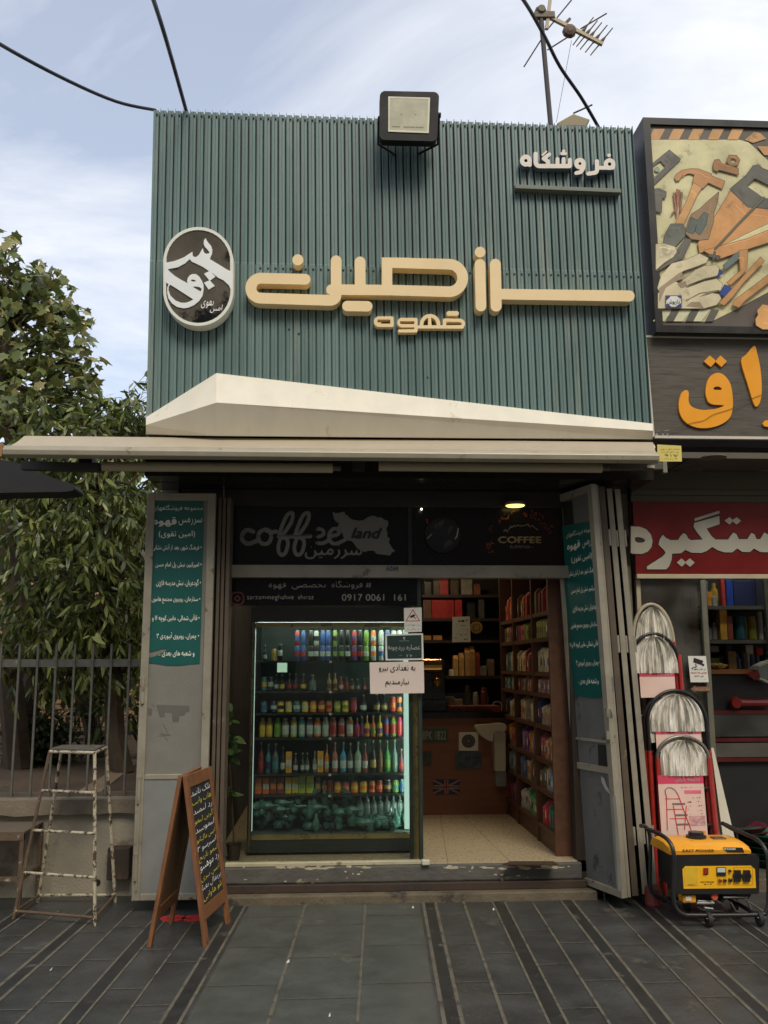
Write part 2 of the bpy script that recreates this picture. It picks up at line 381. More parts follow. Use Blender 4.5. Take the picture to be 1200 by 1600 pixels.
mb.slab([(BL.x+.01, YC+.02, BL.z), (BR.x-.01, YC+.02, BR.z), (TR.x-.01, YC+.02, TR.z-.03), (TL.x+.01, YC+.02, TL.z-.03)], (0, .35, 0))
mb.build('cladding_frame', structm, shop)
XW0, XW1 = -1.20, 1.98
brickm = pm('plaster_side', S(120, 112, 98), .9, var=.15)
mb = MB(); mb.box(XW0, XW0+.12, .10, 4.2, 0, 3.0); mb.box(XW1, XW1+.12, .06, 4.2, 0, 3.0); mb.box(XW0+.12, XW1, 4.08, 4.2, 0, 3.0); mb.build('wall', brickm, shop)
MB().box(XW0+.02, XW1+.1, -.05, 4.3, 3.0, 3.08).build('roof', brickm, shop)
soff = pm('soffit_panel', S(36, 35, 32), .2, var=.15, scale=3)
zs_ = 2.70
mb = MB(); mb.box(BL.x, BR.x, YC+.01, .05, zs_, BL.z-.01); o = mb.build('soffit', soff, shop)
mb = MB()
for px in (440, 694, 860):
    p = on_z(px, 748, zs_-.001); mb.box(p.x-.003, p.x+.003, YC+.03, -.01, zs_-.002, zs_+.01)
mb.box(BL.x+.02, BR.x-.02, -.245, -.24, zs_-.003, zs_+.01)
mb.build('soffit_joint', pm('black_joint', (.01, .01, .01), .8), shop)
# opening: header, transom, band, jambs
A = on_y(350, 903, 0); B_ = on_y(885, 901, 0); XL, XR = A.x, B_.x
zb0, zb1 = A.z, on_y(600, 884, 0).z; zt1 = on_y(600, 793, 0).z
dark = pm('dark_frame', S(40, 37, 32), .5, var=.2)
XSL, XSR = on_y(205, 1408, 0).x, on_y(1030, 1400, 0).x
MB().box(XL-.3, XR+.35, -.02, .10, zt1, zs_-.001).build('header_beam', dark, shop, bevel=.004)
mb = MB(); mb.box(XL-.005, XR+.02, -.045, .06, zb0, zb1); mb.build('aluminium_band', pm('old_aluminium', S(140, 137, 124), .45, metal=.3, var=.12, scale=8, stain=S(95, 92, 82), st_amt=.2, st_scale=6), shop, bevel=.003)
text_px('AZAR', pm('blue_print', S(20, 40, 90), .5), shop, -.045, 603, 885, 622, 892, name='band_lettering', bold=.15, shear=.2)
film = pm('black_film', (.005, .005, .007), .22, var=.1, spec=.25)
xm = on_y(640, 800, 0).x
mb = MB(); mb.box(XL-.01, xm-.012, -.005, .02, zb1, zt1); tpl = mb.build('transom_panel', film, shop)
mb = MB(); mb.box(xm+.012, XR+.01, -.005, .02, zb1, zt1); tpr = mb.build('transom_panel', film, shop)
MB().box(xm-.012, xm+.012, -.02, .03, zb1, zt1).build('transom_post', dark, shop)
MB().box(on_y(488, 800, 0).x, on_y(497, 800, 0).x, -.012, -.0055, zb1, zt1).build('transom_seam', film, shop)
# transom lettering
paint = pm('grey_lettering', S(112, 112, 104), .6, var=.06)
T1 = (365, 785, 4.528); r = 15
def st(pts, r=r): return smooth_pts([(x, y, r) for x, y in pts], 4)
strokes = [st([(138, 207), (100, 194), (66, 218), (60, 262), (96, 292), (150, 278), (178, 262)]),
           st([(220, 192), (182, 214), (176, 262), (205, 292), (248, 286), (266, 240), (250, 200), (220, 192), (262, 208), (300, 206)], 14),
           st([(318, 240), (338, 180), (372, 100), (402, 74), (420, 84), (408, 140), (372, 196), (338, 240)], 13),
           st([(338, 240), (318, 300), (320, 352), (342, 372), (368, 354), (384, 300), (378, 262), (350, 246), (430, 242)], 13),
           st([(432, 240), (452, 180), (486, 100), (516, 74), (534, 84), (522, 140), (486, 196), (452, 240)], 13),
           st([(452, 240), (432, 300), (434, 352), (456, 372), (482, 354), (498, 300), (492, 262), (464, 246), (545, 240)], 13),
           st([(592, 246), (636, 226), (630, 196), (604, 186), (592, 192)], 12), st([(590, 286), (628, 290), (664, 272), (684, 246)], 13),
           st([(690, 240), (742, 222), (740, 190), (704, 188), (676, 226), (684, 276), (724, 292), (790, 264)], 13)]
coffee = px_shape('coffee_lettering', paint, tpl, -.012, strokes, holes=[[(40, 236), (545, 233), (545, 238), (40, 240)]], tr=T1, h=3, depth=.005)
iran = [(700,65),(716,74),(740,76),(762,70),(784,64),(786,82),(806,92),(822,112),(844,122),(880,128),(914,128),(938,112),(964,98),(990,94),(1016,106),(1044,106),(1068,124),(1092,130),(1094,160),(1080,190),(1088,214),(1086,240),(1106,258),(1098,284),(1112,306),(1126,330),(1144,344),(1118,356),(1108,376),(1060,370),(1012,364),(994,342),(960,340),(930,350),(898,344),(872,322),(858,300),(838,274),(800,268),(780,252),(770,220),(748,196),(738,170),(746,146),(724,136),(708,110)]
px_shape('country_map_emblem', paint, tpl, -.0075, polys=[iran], tr=T1, h=3, depth=.002)
text_px('land', pm('black_print', (.01, .01, .012), .4), tpl, -.0095, 549, 824, 597, 842, name='map_lettering', bold=.22, shear=.35)
text_px('سرزمین', paint, tpl, -.013, 476, 852, 566, 874, name='persian_lettering', bold=.15, shear=.1)
brown_p = pm('tan_print', S(130, 112, 84), .6); red_p = pm('red_leaf_print', S(96, 34, 18), .6, var=.4, scale=30); whp = pm('pale_print', S(150, 148, 140), .6)
text_px('COFFEE', brown_p, tpr, -.005, 778, 838, 846, 849, name='coffee_lettering', bold=.3)
text_px('- ELEMENSA -', pm('grey_print', S(100, 96, 88), .6), tpr, -.005, 793, 852, 833, 857, name='small_lettering', bold=.1)
T2 = (640, 780, 5)
px_shape('script_lettering', pm('grey_print', S(0,0,0), .6), tpr, -.0075, [smooth_pts([(735, 252, 4), (752, 236, 4), (762, 256, 3), (790, 212, 4), (800, 222, 3), (816, 205, 3), (824, 214, 3), (845, 203, 3), (860, 210, 3), (905, 204, 3), (925, 196, 4), (935, 214, 3), (960, 208, 4), (975, 222, 3), (1000, 238, 4)], 3)], tr=T2, h=2)
random.seed(3); lv = []
for i in range(60):
    t = random.random(); a = math.pi*(.95-t*.95); R_ = 190+random.random()*60; cx, cy = 870+math.cos(a)*R_*1.05, 290-math.sin(a)*R_*.85
    if i > 44: cx, cy = 600+random.random()*50, 330+random.random()*90
    if cy < 70: continue
    b_ = random.random()*6.3; s_ = 10+random.random()*12; lv.append([(cx+math.cos(b_)*s_, cy+math.sin(b_)*s_), (cx+math.cos(b_+1.4)*s_*.4, cy+math.sin(b_+1.4)*s_*.4), (cx-math.cos(b_)*s_, cy-math.sin(b_)*s_), (cx-math.cos(b_+1.4)*s_*.4, cy-math.sin(b_+1.4)*s_*.4)])
px_shape('leaf_ornament', red_p, tpr, -.0075, polys=lv, tr=T2, h=4)
# jambs
mb = MB(); mb.box(XL-.30, XL-.03, -.0, .10, 0, zt1); mb.build('door_jamb', dark, shop, bevel=.004)
mb = MB(); mb.box(XL-.035, XL-.012, -.03, .05, .22, zb0); mb.build('jamb_trim', pm('cream_paint', S(150, 138, 108), .6, var=.2, stain=S(90, 70, 50), st_amt=.3, st_scale=12), shop)
mb = MB(); mb.box(XR+.0, XR+.40, .0, .10, 0, zt1); mb.build('door_jamb', pm('brown_jamb', S(46, 34, 24), .6), shop, bevel=.004)
# step
gy = YN
stepm = pm('worn_step', S(84, 82, 76), .75, var=.25, scale=7, stain=S(160, 150, 124), st_amt=.12, st_scale=4, bump=.5, bscale=25, stretch=(1, 1, 1.6))
mb = MB(); mb.box(XL-.06, XR+.03, -.02, .06, .105, .212); mb.build('step', stepm, shop, bevel=.012)
random.seed(44); chips = []
for i in range(60):
    x = random.choice([random.uniform(700, 880), random.uniform(700, 880), random.uniform(360, 890), random.uniform(440, 560)]); edge = random.random() < .72
    y = random.uniform(1353.5, 1357.5) if edge else random.uniform(1360, 1380); w_ = random.uniform(2, 11) if edge else random.uniform(1, 4.5); h_ = random.uniform(.6, 3.4) if edge else random.uniform(.5, 2)
    chips.append([(x+math.cos(a)*w_*random.uniform(.6, 1), y+math.sin(a)*h_*random.uniform(.5, 1)) for a in [k*math.pi/5 for k in range(10)]])
px_shape('chipped_paint', pm('chip_cream', S(176, 166, 138), .7, var=.2, scale=30), shop, -.0208, polys=chips, h=.7)
mb = MB(); mb.box(XL-.06, XR+.05, -.045, .06, .055, .104); mb.build('step_rail', pm('rusty_rail', S(62, 48, 38), .7, var=.3, stain=S(50, 42, 36), st_amt=.4, st_scale=6), shop, bevel=.004)
mb = MB(); mb.box(XL-.10, XR+.10, gy, .06, -.01, .054); mb.build('step_footing', pm('footing', S(98, 88, 70), .85, var=.3, stain=S(60, 54, 46), st_amt=.35, st_scale=5, bump=.5), shop, bevel=.008)
tile = pm('speckled_tile', S(176, 160, 130), .3, var=.13, scale=70)
MB().box(XL-.1, XW1, .0, 4.0, .15, .22).build('floor', tile, shop)
mb = MB()
for a, b in (((800, 1349), (755, 1305)), ((700, 1349), (690, 1290))):
    p, q = on_z(*a, .2205), on_z(*b, .2205); p2 = q+(q-p).normalized()*1.2; mb.add([p-V((.002,0,0)), p+V((.002,0,0)), p2+V((.002,0,0)), p2-V((.002,0,0))], [(0,1,2,3)])
mb.build('floor_joint', pm('tile_joint', S(90, 80, 62), .8), shop)
xg = on_y(658, 1200, 0).x
mb = MB(); mb.box(XL, xg, -.015, .07, .213, .235); mb.build('window_sill_strip', pm('pale_sill', S(176, 168, 140), .5, var=.15, stain=S(110, 100, 80), st_amt=.25, st_scale=9), shop, bevel=.003)
mb = MB(); p = on_y(664, 1352, -.02); mb.box(p.x-.022, p.x+.03, -.05, .0, .213, .245); mb.build('door_stop', pm('white_plastic', S(190, 186, 165), .5), shop, bevel=.006)
# glass: fixed pane and sliding door frame at its right end
MB().box(XL, xg-.03, .03, .036, .235, zb0).build('window_pane', glassm('shop_glass', (.95, .97, .95), ior=1.28, dirt=.004), shop)
mb = MB(); 
for xa, xb, ya, yb in ((xg-.075, xg-.05, .038, .07), (xg-.012, xg+.012, .02, .06)): mb.box(xa, xb, ya, yb, .236, zb0)
mb.build('door_frame', pm('green_aluminium', S(52, 62, 54), .4, metal=.4), shop, bevel=.003)
MB().box(xg-.049, xg-.013, .045, .058, .236, zb0).build('door_frame', pm('brass_strip', S(120, 106, 66), .3, metal=.7, var=.35, scale=10, stretch=(1, 1, .6)), shop)
wfm = MB().box(XL, xg+.02, .022, .029, on_y(500, 946, .02).z, zb0).build('window_film', film, shop)
gp = pm('film_print', S(120, 118, 108), .6)
text_px('# فروشگاه_تخصصی_قهوه', gp, wfm, .021, 420, 907, 580, 921, name='film_lettering', bold=.05)
text_px('sarzamineghahve_shiraz', gp, wfm, .021, 386, 929, 490, 939, name='film_lettering', bold=.08)
text_px('0917 0061  161', gp, wfm, .021, 534, 928, 634, 939, name='film_lettering', bold=.1)
mo = px_shape('camera_icon', pm('dim_red_print', S(90, 45, 40), .6), wfm, .0195, [st([(0, 0), (10, 0), (14, 4), (14, 14), (10, 18), (0, 18), (-4, 14), (-4, 4), (0, 0)], 1.2), st([(5, 5), (9, 9), (5, 13), (1, 9), (5, 5)], 1.2)], tr=(366, 926, 1), h=.6)
# interior shell
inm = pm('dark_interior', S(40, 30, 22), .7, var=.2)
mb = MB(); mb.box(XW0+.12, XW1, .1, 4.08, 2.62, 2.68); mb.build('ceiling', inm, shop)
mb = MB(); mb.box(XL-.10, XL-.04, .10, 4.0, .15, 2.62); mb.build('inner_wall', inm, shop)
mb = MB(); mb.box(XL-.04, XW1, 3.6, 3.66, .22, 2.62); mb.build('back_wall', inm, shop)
# beige folded fascia
bg_m = pm('beige_fascia', S(222, 215, 196), .45, var=.05, scale=3, stain=S(196, 186, 160), st_amt=.16, st_scale=1.6, stretch=(3, 3, .4))
mb = MB(); pf = lambda x, y, Y: on_y(x, y, Y)
Bt, P_, C_, Bc, A2, Ab, Rt, Rc, Rb = pf(228,652,YC-.02), pf(338,583,YC-.02), pf(338,629,YC-.20), pf(228,664,YC-.06), pf(337,681,YC-.09), pf(228,678,YC-.02), pf(1020,662,YC-.02), pf(1020,673,YC-.06), pf(1020,686,YC-.02)
bk = [p+V((0, YC+.015-p.y, 0)) for p in (Bt, P_, Rt, Rb, Ab)]
mb.add([Bt, P_, C_, Bc, A2, Ab, Rt, Rc, Rb]+bk, [(0,1,2,3), (1,6,7,2), (3,2,4,5), (2,7,8,4), (0,9,10,1), (1,10,11,6), (6,11,12,8,7), (5,4,8,12,13), (0,3,5,13,9), (9,13,12,11,10)])
tag(mb.build('folded_fascia_trim', bg_m), 'long beige folded metal trim peaking at the left under the shop sign', 'fascia trim')
# ================================================================ SHUTTERS
shm = pm('shutter_grey', S(122, 120, 110), .55, metal=.1, var=.12, scale=4, stain=S(96, 90, 78), st_amt=.14, st_scale=5, bump=.1)
shm2 = pm('shutter_pale', S(140, 133, 116), .6, var=.18, scale=6, stain=S(84, 66, 48), st_amt=.16, st_scale=9)
bann = pm('teal_banner', S(8, 82, 76), .45, var=.08, scale=3); bw = pm('banner_white', S(205, 205, 190), .6)
YS = -.25
lsh = thing('folding_shutter', 'grey metal folding shutter opened flat beside the chalkboard, teal banner on it', 'shutter', on_y(265, 1408, YS+.05))
p0, p1 = on_y(205, 1408, YS), on_y(325, 1400, YS); zb_ = p0.z; zt_ = on_y(230, 770, YS).z
x0, x1 = p0.x, p1.x-.02; fw_ = .05
mb = MB(); mb.box(x0, x0+fw_, YS, YS+.05, zb_, zt_); mb.box(x1-fw_, x1, YS, YS+.05, zb_, zt_); mb.box(x0+fw_, x1-fw_, YS+.001, YS+.05, zt_-fw_, zt_); mb.box(x0+fw_, x1-fw_, YS+.001, YS+.05, zb_, zb_+.04)
zm = on_y(260, 1213, YS).z; mb.box(x0+fw_, x1-fw_, YS+.002, YS+.05, zm-.02, zm+.012)
lfr = mb.build('shutter_frame', shm2, lsh, bevel=.004)
mb = MB(); mb.box(x0+fw_-.002, x1-fw_+.002, YS+.018, YS+.04, zm+.011, zt_-fw_+.002); mb.build('shutter_panel', shm, lsh)
mb = MB(); mb.box(x0+fw_-.002, x1-fw_+.002, YS+.008, YS+.03, zb_+.038, zm-.019); mb.build('shutter_panel', pm('shutter_bluegrey', S(124, 126, 120), .55, var=.1, stain=S(100, 94, 80), st_amt=.12, st_scale=4), lsh)
for z in (zb_+.12, zm-.16, zm+.45): MB().tube([(x0+.022, YS-.008, z), (x0+.022, YS-.008, z+.16)], .011, 8).build('hinge', shm2, lfr)
mb = MB(); mb.box(x0+.025, x0+.033, YS-.012, YS-.004, zb_+.06, zm-.05); mb.build('drop_bolt', shm2, lfr)
px_shape('paint_patch', pm('patch_grey', S(100, 97, 88), .8), lsh, YS+.0165, polys=[[(244,1101),(296,1103),(296,1112),(290,1113),(288,1118),(280,1118),(279,1128),(270,1128),(268,1113),(258,1113),(257,1120),(250,1121)], [(231,1106),(238,1107),(237,1118),(231,1117)]], h=1, depth=.0)
px_shape('scratch_mark', pm('patch_grey', (0,0,0)), lsh, YS+.0165, [[(255,1132,.5),(264,1148,.5),(250,1147,.5)], [(248,1150,.5),(268,1149,.5)], [(252,1142,.4),(262,1158,.4)]], h=.4)
ban = [(241,779),(262,781),(280,777),(300,778),(318,777),(318,830),(316,900),(314,980),(312,1037),(296,1038),(280,1040),(262,1040),(244,1037),(228,1036),(227,1028),(240,1026),(258,1018),(262,1014),(252,1014),(240,1018),(230,1020),(231,960),(234,900),(238,830)]
bano = px_shape('banner', bann, lsh, YS+.014, polys=[ban], h=1, depth=.002)
YB = YS+.0135
LINES = [('مجموعه فروشگاه‌های', 239, 789, 317, 799, .0), ('سرزمین', 279, 809, 316, 821, .05), ('قهوه', 239, 808, 276, 823, .22), ('(امین تقوی)', 248, 829, 305, 841, .15),
         ('• فرهنگ شهر، بعد از آتش نشانی', 238, 850, 315, 861, .2), ('• امیرکبیر، نبش پل امام حسن', 243, 878, 315, 889, .2), ('• گودعربان، نبش مدرسه قائن', 244, 905, 314, 917, .2),
         ('• ستارخان، روبروی مجتمع هامون', 237, 932, 313, 943, .2), ('• قاآنی شمالی، مابین کوچه ۱۶ و ۱۸', 231, 960, 312, 972, .2), ('• چمران، روبروی آبیوردی ۳', 245, 988, 311, 1000, .2), ('و شعبه های بعدی ..', 248, 1016, 304, 1027, .2)]
for s_, l_, t_, r_, b_, bo in LINES: text_px(s_.replace('\u200c', ''), bw, bano, YB, l_, t_, r_, b_, name='banner_lettering', bold=bo, lift=.001)
# edge-on leaves between the face leaf and the opening
pm('shutter_brown', S(84, 72, 58), .65, var=.2, stain=S(120, 104, 80), st_amt=.2, st_scale=10)
for i, (xa, xb) in enumerate(((326, 331), (333, 338), (340, 346))):
    pa, pb = on_y(xa, 1395, YS+.06), on_y(xb, 1395, YS+.06); mb = MB(); mb.box(pa.x, pb.x, YS+.04+.01*i, -.004, zb_+.01, zt_-.02)
    tag(mb.build('shutter_leaf', MATS['shutter_brown']), ['brown folded leaf edge right against the teal banner shutter', 'middle one of the three brown leaf edges left of the shop window', 'brown folded leaf edge nearest the shop window'][i], 'shutter leaf', 'folded shutter leaves edge on')
# right pack
zl = zb_
q0, q1 = on_z(907, 1378, zl), on_z(972, 1404, zl)
rsh = thing('folding_shutter', 'dark grey metal folding shutter turned edgeways at the right of the open doorway', 'shutter', (q1.x, q1.y, zl))
U = q1-q0; Wd = U.length; Un = U.normalized(); Nn = V((-Un.y, Un.x, 0)); Nn = Nn if (CAM-q0).dot(Nn) > 0 else -Nn
def loc(u, d, z): p = q0+Un*u+Nn*d; return V((p.x, p.y, z))
def lbox(mb, u0_, u1_, d0, d1, z0, z1): mb.slab([loc(u0_, d0, z0), loc(u1_, d0, z0), loc(u1_, d0, z1), loc(u0_, d0, z1)], Nn*(d1-d0))
zt2 = zs_-.02; HZ = zt2-zl
def lz(py, x=930): # height on the leaf at a photo row
    d = ray(x, py); n = Nn; t = (q0-CAM).dot(n)/d.dot(n); return (CAM+d*t)
TILT = rad(1.9); RINV = Matrix.Rotation(TILT, 3, 'Y')      # the leaf hangs out of plumb by this much (see the end of this section)
def lp(px, py, lift=0):
    c_ = RINV @ (CAM-q1)+q1; d = RINV @ ray(px, py); t = (q0+Nn*lift-c_).dot(Nn)/d.dot(Nn); return c_+d*t
mb = MB(); lbox(mb, 0, .04, -.04, 0, zl, zt2); lbox(mb, Wd-.05, Wd, -.04, 0, zl, zt2); lbox(mb, .04, Wd-.05, -.04, -.001, zl, zl+.04); lbox(mb, .04, Wd-.05, -.04, -.001, zt2-.05, zt2)
zk = lz(1200, 935).z; lbox(mb, .04, Wd-.05, -.04, -.003, zk-.02, zk+.02); zk2 = lz(1158, 930).z; lbox(mb, .04, Wd-.05, -.04, -.006, zk2, zk2+.015)
mb.build('shutter_frame', shm2, rsh)
mb = MB(); lbox(mb, .038, Wd-.048, -.034, -.018, zl+.038, zt2-.048); mb.build('shutter_panel', pm('shutter_dark', S(100, 100, 96), .6, var=.15, stain=S(70, 66, 58), st_amt=.22, st_scale=6), rsh)
def l_field(name, mat, pts, lift, strokes=(), h=1.0):
    F, a, b, h = shape_field(strokes, [pts] if pts else [], (), h); vs, fs, segs = field_mesh(F, a, b, h)
    return extrude_field(vs, fs, segs, lambda x, y: lp(x, y, lift)).build(name, mat, rsh)
bano2 = l_field('banner', bann, [(876,822),(900,818),(921,814),(924,860),(932,950),(938,1030),(943,1089),(925,1091),(905,1088),(891,1083),(886,1000),(880,900)], -.012)
l_field('vent_opening', pm('black_joint', (0, 0, 0)), [(879,785),(893,782),(896,820),(881,826)], -.0125)
l_field('lock_opening', pm('black_joint', (0, 0, 0)), [(934,1163),(951,1165),(951,1198),(935,1196)], -.0125)
l_field('paint_patch', pm('chipped_white', S(170, 165, 148), .8), [(939,1213),(944,1216),(948,1228),(953,1236),(958,1242),(952,1240),(946,1234),(940,1222)], -.0125)
for st__ in ([(957,1060,2),(958,1080,1.5)], [(960,1245,2),(964,1300,2.5),(969,1390,3)], [(953,1110,2),(955,1120,3)]): l_field('paint_patch', pm('chipped_white', (0, 0, 0)), None, .001, [st__])
for (s_, l_, t_, r_, b_, bo) in LINES:
    k = (t_-789)/237.; cy = lambda x, e: 833+k*(1075-833)+(x-900)*(-.25+.27*k)+e
    sc_ = .62; ml = 884+k*24; xa = 880+k*14+(l_-231)*.60; xb = 880+k*14+(r_-231)*.60-2; hh = (b_-t_)*.5
    O = lp(xa, cy(xa, hh), -.0105); 
    text_on(s_.replace('\u200c', ''), pm('banner_white', (0, 0, 0)), bano2, O, lp(xb, cy(xb, hh), -.0105)-O, lp(xa, cy(xa, -hh), -.0105)-O, name='banner_lettering', bold=bo, lift=.0)
for py in (1115, 1150): 
    mb = MB(); a = lp(955, py, .0); mb.slab([a+Nn*.02+V((-.012, 0, -.02)), a+Nn*.02+V((.014, 0, -.02)), a+Nn*.02+V((.014, 0, .03)), a+Nn*.02+V((-.012, 0, .03))], (0, .03, 0))
    mb.build('latch', pm('worn_steel', S(150, 146, 130), .4, metal=.5), rsh)
MB().tube([loc(Wd*.55, -.01, zl+.02), loc(Wd*.55, -.01, 0)], .005, 6).build('floor_pin', structm, rsh)
for i, (xa, xb, yb_) in enumerate(((973, 979, 1403), (981, 986, 1402), (988, 998, 1400), (1004, 1013, 1397), (1019, 1028, 1397))):
    pa, pb = on_z(xa, yb_, zl), on_z(xb, yb_, zl); t_ = thing('shutter_leaf', ['pale edge of the folded shutter leaf touching the dark grey shutter', 'thin pale leaf edge, second in the folded shutter pack from the doorway', 'brownish leaf edge in the middle of the folded shutter pack', 'pale grey leaf edge with a black gap on both sides, second from the ladders', 'pale grey leaf edge nearest the wrapped ladders'][i], 'shutter leaf', (pa.x, pa.y, zl), 'folded shutter leaves edge on')
    mb = MB(); mb.box(pa.x, pb.x, pa.y, pa.y+.012, zl, zt2-.004*i); mb.build('edge_bar', [shm2, shm2, pm('shutter_brown', (0,0,0)), shm2, shm2][i], t_)
    mb = MB(); mb.box(pa.x+.008, pb.x-.008, pa.y+.013, pa.y+.30, zl+.01, zt2-.02); mb.build('leaf_panel', pm('leaf_dark', S(40, 39, 36), .7), t_)
    if i > 1:
        for z in (zl+.30, zl+1.5, zl+2.2): MB().tube([(pb.x+.006, pa.y+.005, z), (pb.x+.006, pa.y+.005, z+.11)], .009, 8).build('hinge', shm2, t_)

# the folded pack hangs a little out of plumb
rsh.rotation_euler.y = -TILT
for o_ in [o_ for o_ in COL.objects if o_.name.startswith('shutter_leaf') and o_.type == 'EMPTY']: o_.rotation_euler.y = -rad(2.1+.14*int((o_.location.x-q1.x)/.05))
# ================================================================ SIGNS ON THE CLADDING
gold = pm('cream_gold_acrylic', (.86, .66, .36), .42, var=.035, scale=3); gold_s = gold
G2, G3 = (375, 380, 5.4545), (570, 380, 5.4545)
def px(p, tr): return (tr[0]+p[0]/tr[2], tr[1]+p[1]/tr[2])
def arc(cx, cy, R, a0, a1, r, n=14): return [(cx+R*math.cos(rad(a0+(a1-a0)*i/n)), cy+R*math.sin(rad(a0+(a1-a0)*i/n)), r) for i in range(n+1)]
main = [[(476.7,436.3,8.4)]+arc(407.5,450.2,15.6,-92,-268,8.4)+[(512,469.2,8.4)]+arc(516,460,9.2,85,0,8.4,6)+[(525.2,407.5,8.4)],
        [(518,452.4,8.2),(610,453.2,8.2),(700,455.7,8.3)]+arc(701.5,434.3,21.5,92,-90,8.3)+[(604.8,410.2,8.0),(604.8,452,8.2)],
        [(562.6,409.3,8.4),(562.9,452,8.4)]]
YF = YC-.092
sg = thing('gold_sign', 'large cream gold raised Persian lettering across the ribbed green cladding', 'sign', on_y(690, 520, YC))
px_shape('letter_body', gold, sg, YF, main, polys=[[(596.5,402.2),(640,402.6),(640,418),(596.5,418)]], h=.35, depth=.085)
px_shape('letter_body', gold, sg, YF, [[(774,413,8.6),(775.3,478.1,8.6)], [(776,459.4,8.1),(800,459.8,8.3),(983,462.4,8.6)]], h=.35, depth=.085)
px_shape('letter_body', gold, sg, YF, [[(750,413,8.3),(751.5,478.1,8.3)]], h=.35, depth=.085)
for d in ([(465.4,406,8.6)], [(750.2,393.8,8.3)], [(542.8,478.1,8.1),(573.9,478.5,8.1)]): px_shape('letter_dot', gold, sg, YF, [d], h=.35, depth=.085)
sm = thing('gold_sign', 'small cream gold raised Persian word under the big lettering', 'sign', on_y(655, 520, YC))
s1 = [[(118,672,22),(118,672,22)], [(232,637,14),(125,637,14)]+arc(122,668,31,-90,-270,14)+[(232,700,14),(232,637,14)]]
s2 = [[(436,650,14),(325,650,14)]+arc(318,676,27,-90,-270,14)+[(436,703,14),(436,650,14)], [(436,700,14),(436,746,14),(295,748,13)]]
s3 = [[(450,713,13),(830,713,15)], arc(556,690,72,180,360,15), [(552,628,12),(555,710,15)], [(484,690,14),(484,712,14)],[(628,690,14),(628,712,14)]]
s4 = [[(680,712,14),(680,655,14),(815,657,14)]+arc(815,686,26,-90,90,14)]
px_shape('letter_body', gold, sm, YC-.055, s1, tr=G3, h=2, depth=.048, holes=[[(108,650),(214,650),(214,674),(108,674)]])
px_shape('letter_body', gold, sm, YC-.055, s2+s3+s4, tr=G3, h=2, depth=.048, holes=[[(300,664),(416,664),(416,686),(300,686)]])
px_shape('letter_dot', gold, sm, YC-.055, [[(716,598,20),(782,598,20)]], tr=G3, h=2, depth=.048)
# upper right word
W4 = (790, 225, 6); wsg = thing('word_sign', 'small white raised Persian word with grey sides at the upper right of the cladding', 'sign', on_y(882, 275, YC))
white = pm('white_acrylic', S(225, 215, 200), .4, var=.04); gside = pm('letter_side_grey', S(110, 122, 142), .5, var=.05)
parts = [[arc(190,155,36,0,360,20), [(226,150,19),(226,195,19)]],
         [[(282,92,20)]+[(282,160,20)]+arc(318,170,36,180,90,20,5)+[(600,206,20)], [(410,96,17),(358,136,19)]+[(395,160,19),(400,200,19)], [(346,104,8),(382,70,8)], [(487,140,18),(487,200,18)], [(544,140,18),(544,200,18)], [(603,148,18),(600,206,20)]],
         [[(545,66,15),(545,66,15)], [(527,90,14),(562,90,14)]],
         [arc(697,183,34,0,360,20), [(731,180,20),(728,225,20),(705,262,19),(662,272,17)]],
         [[(856,162,19),(858,225,19)]+arc(828,240,30,0,80,19,5)+[(775,278,18)], [(865,222,18),(1000,222,18)], arc(975,188,36,0,360,19), [(1011,190,18),(1008,220,18)]],
         [[(970,106,17),(970,106,17)]]]
for i, s_ in enumerate(parts):
    nm = 'letter_dot' if i in (2, 5) else 'letter_body'
    hl = {0: [[(180,148),(204,148),(204,166),(180,166)]], 3: [[(686,176),(709,176),(709,192),(686,192)]], 4: [[(964,182),(988,182),(988,198),(964,198)]]}.get(i, ())
    a = px_shape(nm, white, wsg, YC-.062, s_, tr=W4, h=2, depth=.004, holes=hl)
    px_shape('letter_side' if nm == 'letter_body' else 'dot_side', gside, wsg, YC-.057, s_, tr=W4, h=2.4, depth=.054, holes=hl)
p, q = on_y(805, 288, YC-.06), on_y(970.5, 295, YC-.06)
mb = MB(); mb.slab([p, q, q-V((0,0,.028)), p-V((0,0,.028))], (0, .057, 0)); mb.build('underline_bar', pm('grey_green_bar', S(112, 116, 104), .5, var=.08), wsg, bevel=.002)
# oval logo sign
LG = (245, 345, 8.892); YL = YC-.11
lg = thing('oval_logo_sign', 'white rimmed upright oval light box sign with glossy black face and white calligraphy', 'sign', on_y(310, 515, YC))
c0, c1 = (576, 573), (576, 972)
oval = lambda R: [(c0[0], c0[1], R), (c1[0], c1[1], R)]
def stad(R, n=40): return [(c0[0]+R*math.cos(rad(a)), (c0[1] if a > 180 else c1[1])+R*math.sin(rad(a))) for a in [360*i/n for i in range(n)]]
rim = pm('white_rim', S(226, 226, 212), .45, var=.04)
px_shape('rim', rim, lg, YL, [oval(487)], holes=[stad(447)], tr=LG, h=3.5, depth=.10)
face = pm('painted_reflection_face', (.115, .098, .074), .08, var=.35, scale=2.2, stain=(.008, .008, .008), st_amt=.46, st_scale=2.4, coat=1.0, spec=.5)  # brown patches of reflection painted into the glossy black face
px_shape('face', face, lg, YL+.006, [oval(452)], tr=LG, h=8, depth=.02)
wc = pm('white_vinyl', S(232, 236, 232), .5, var=.03)
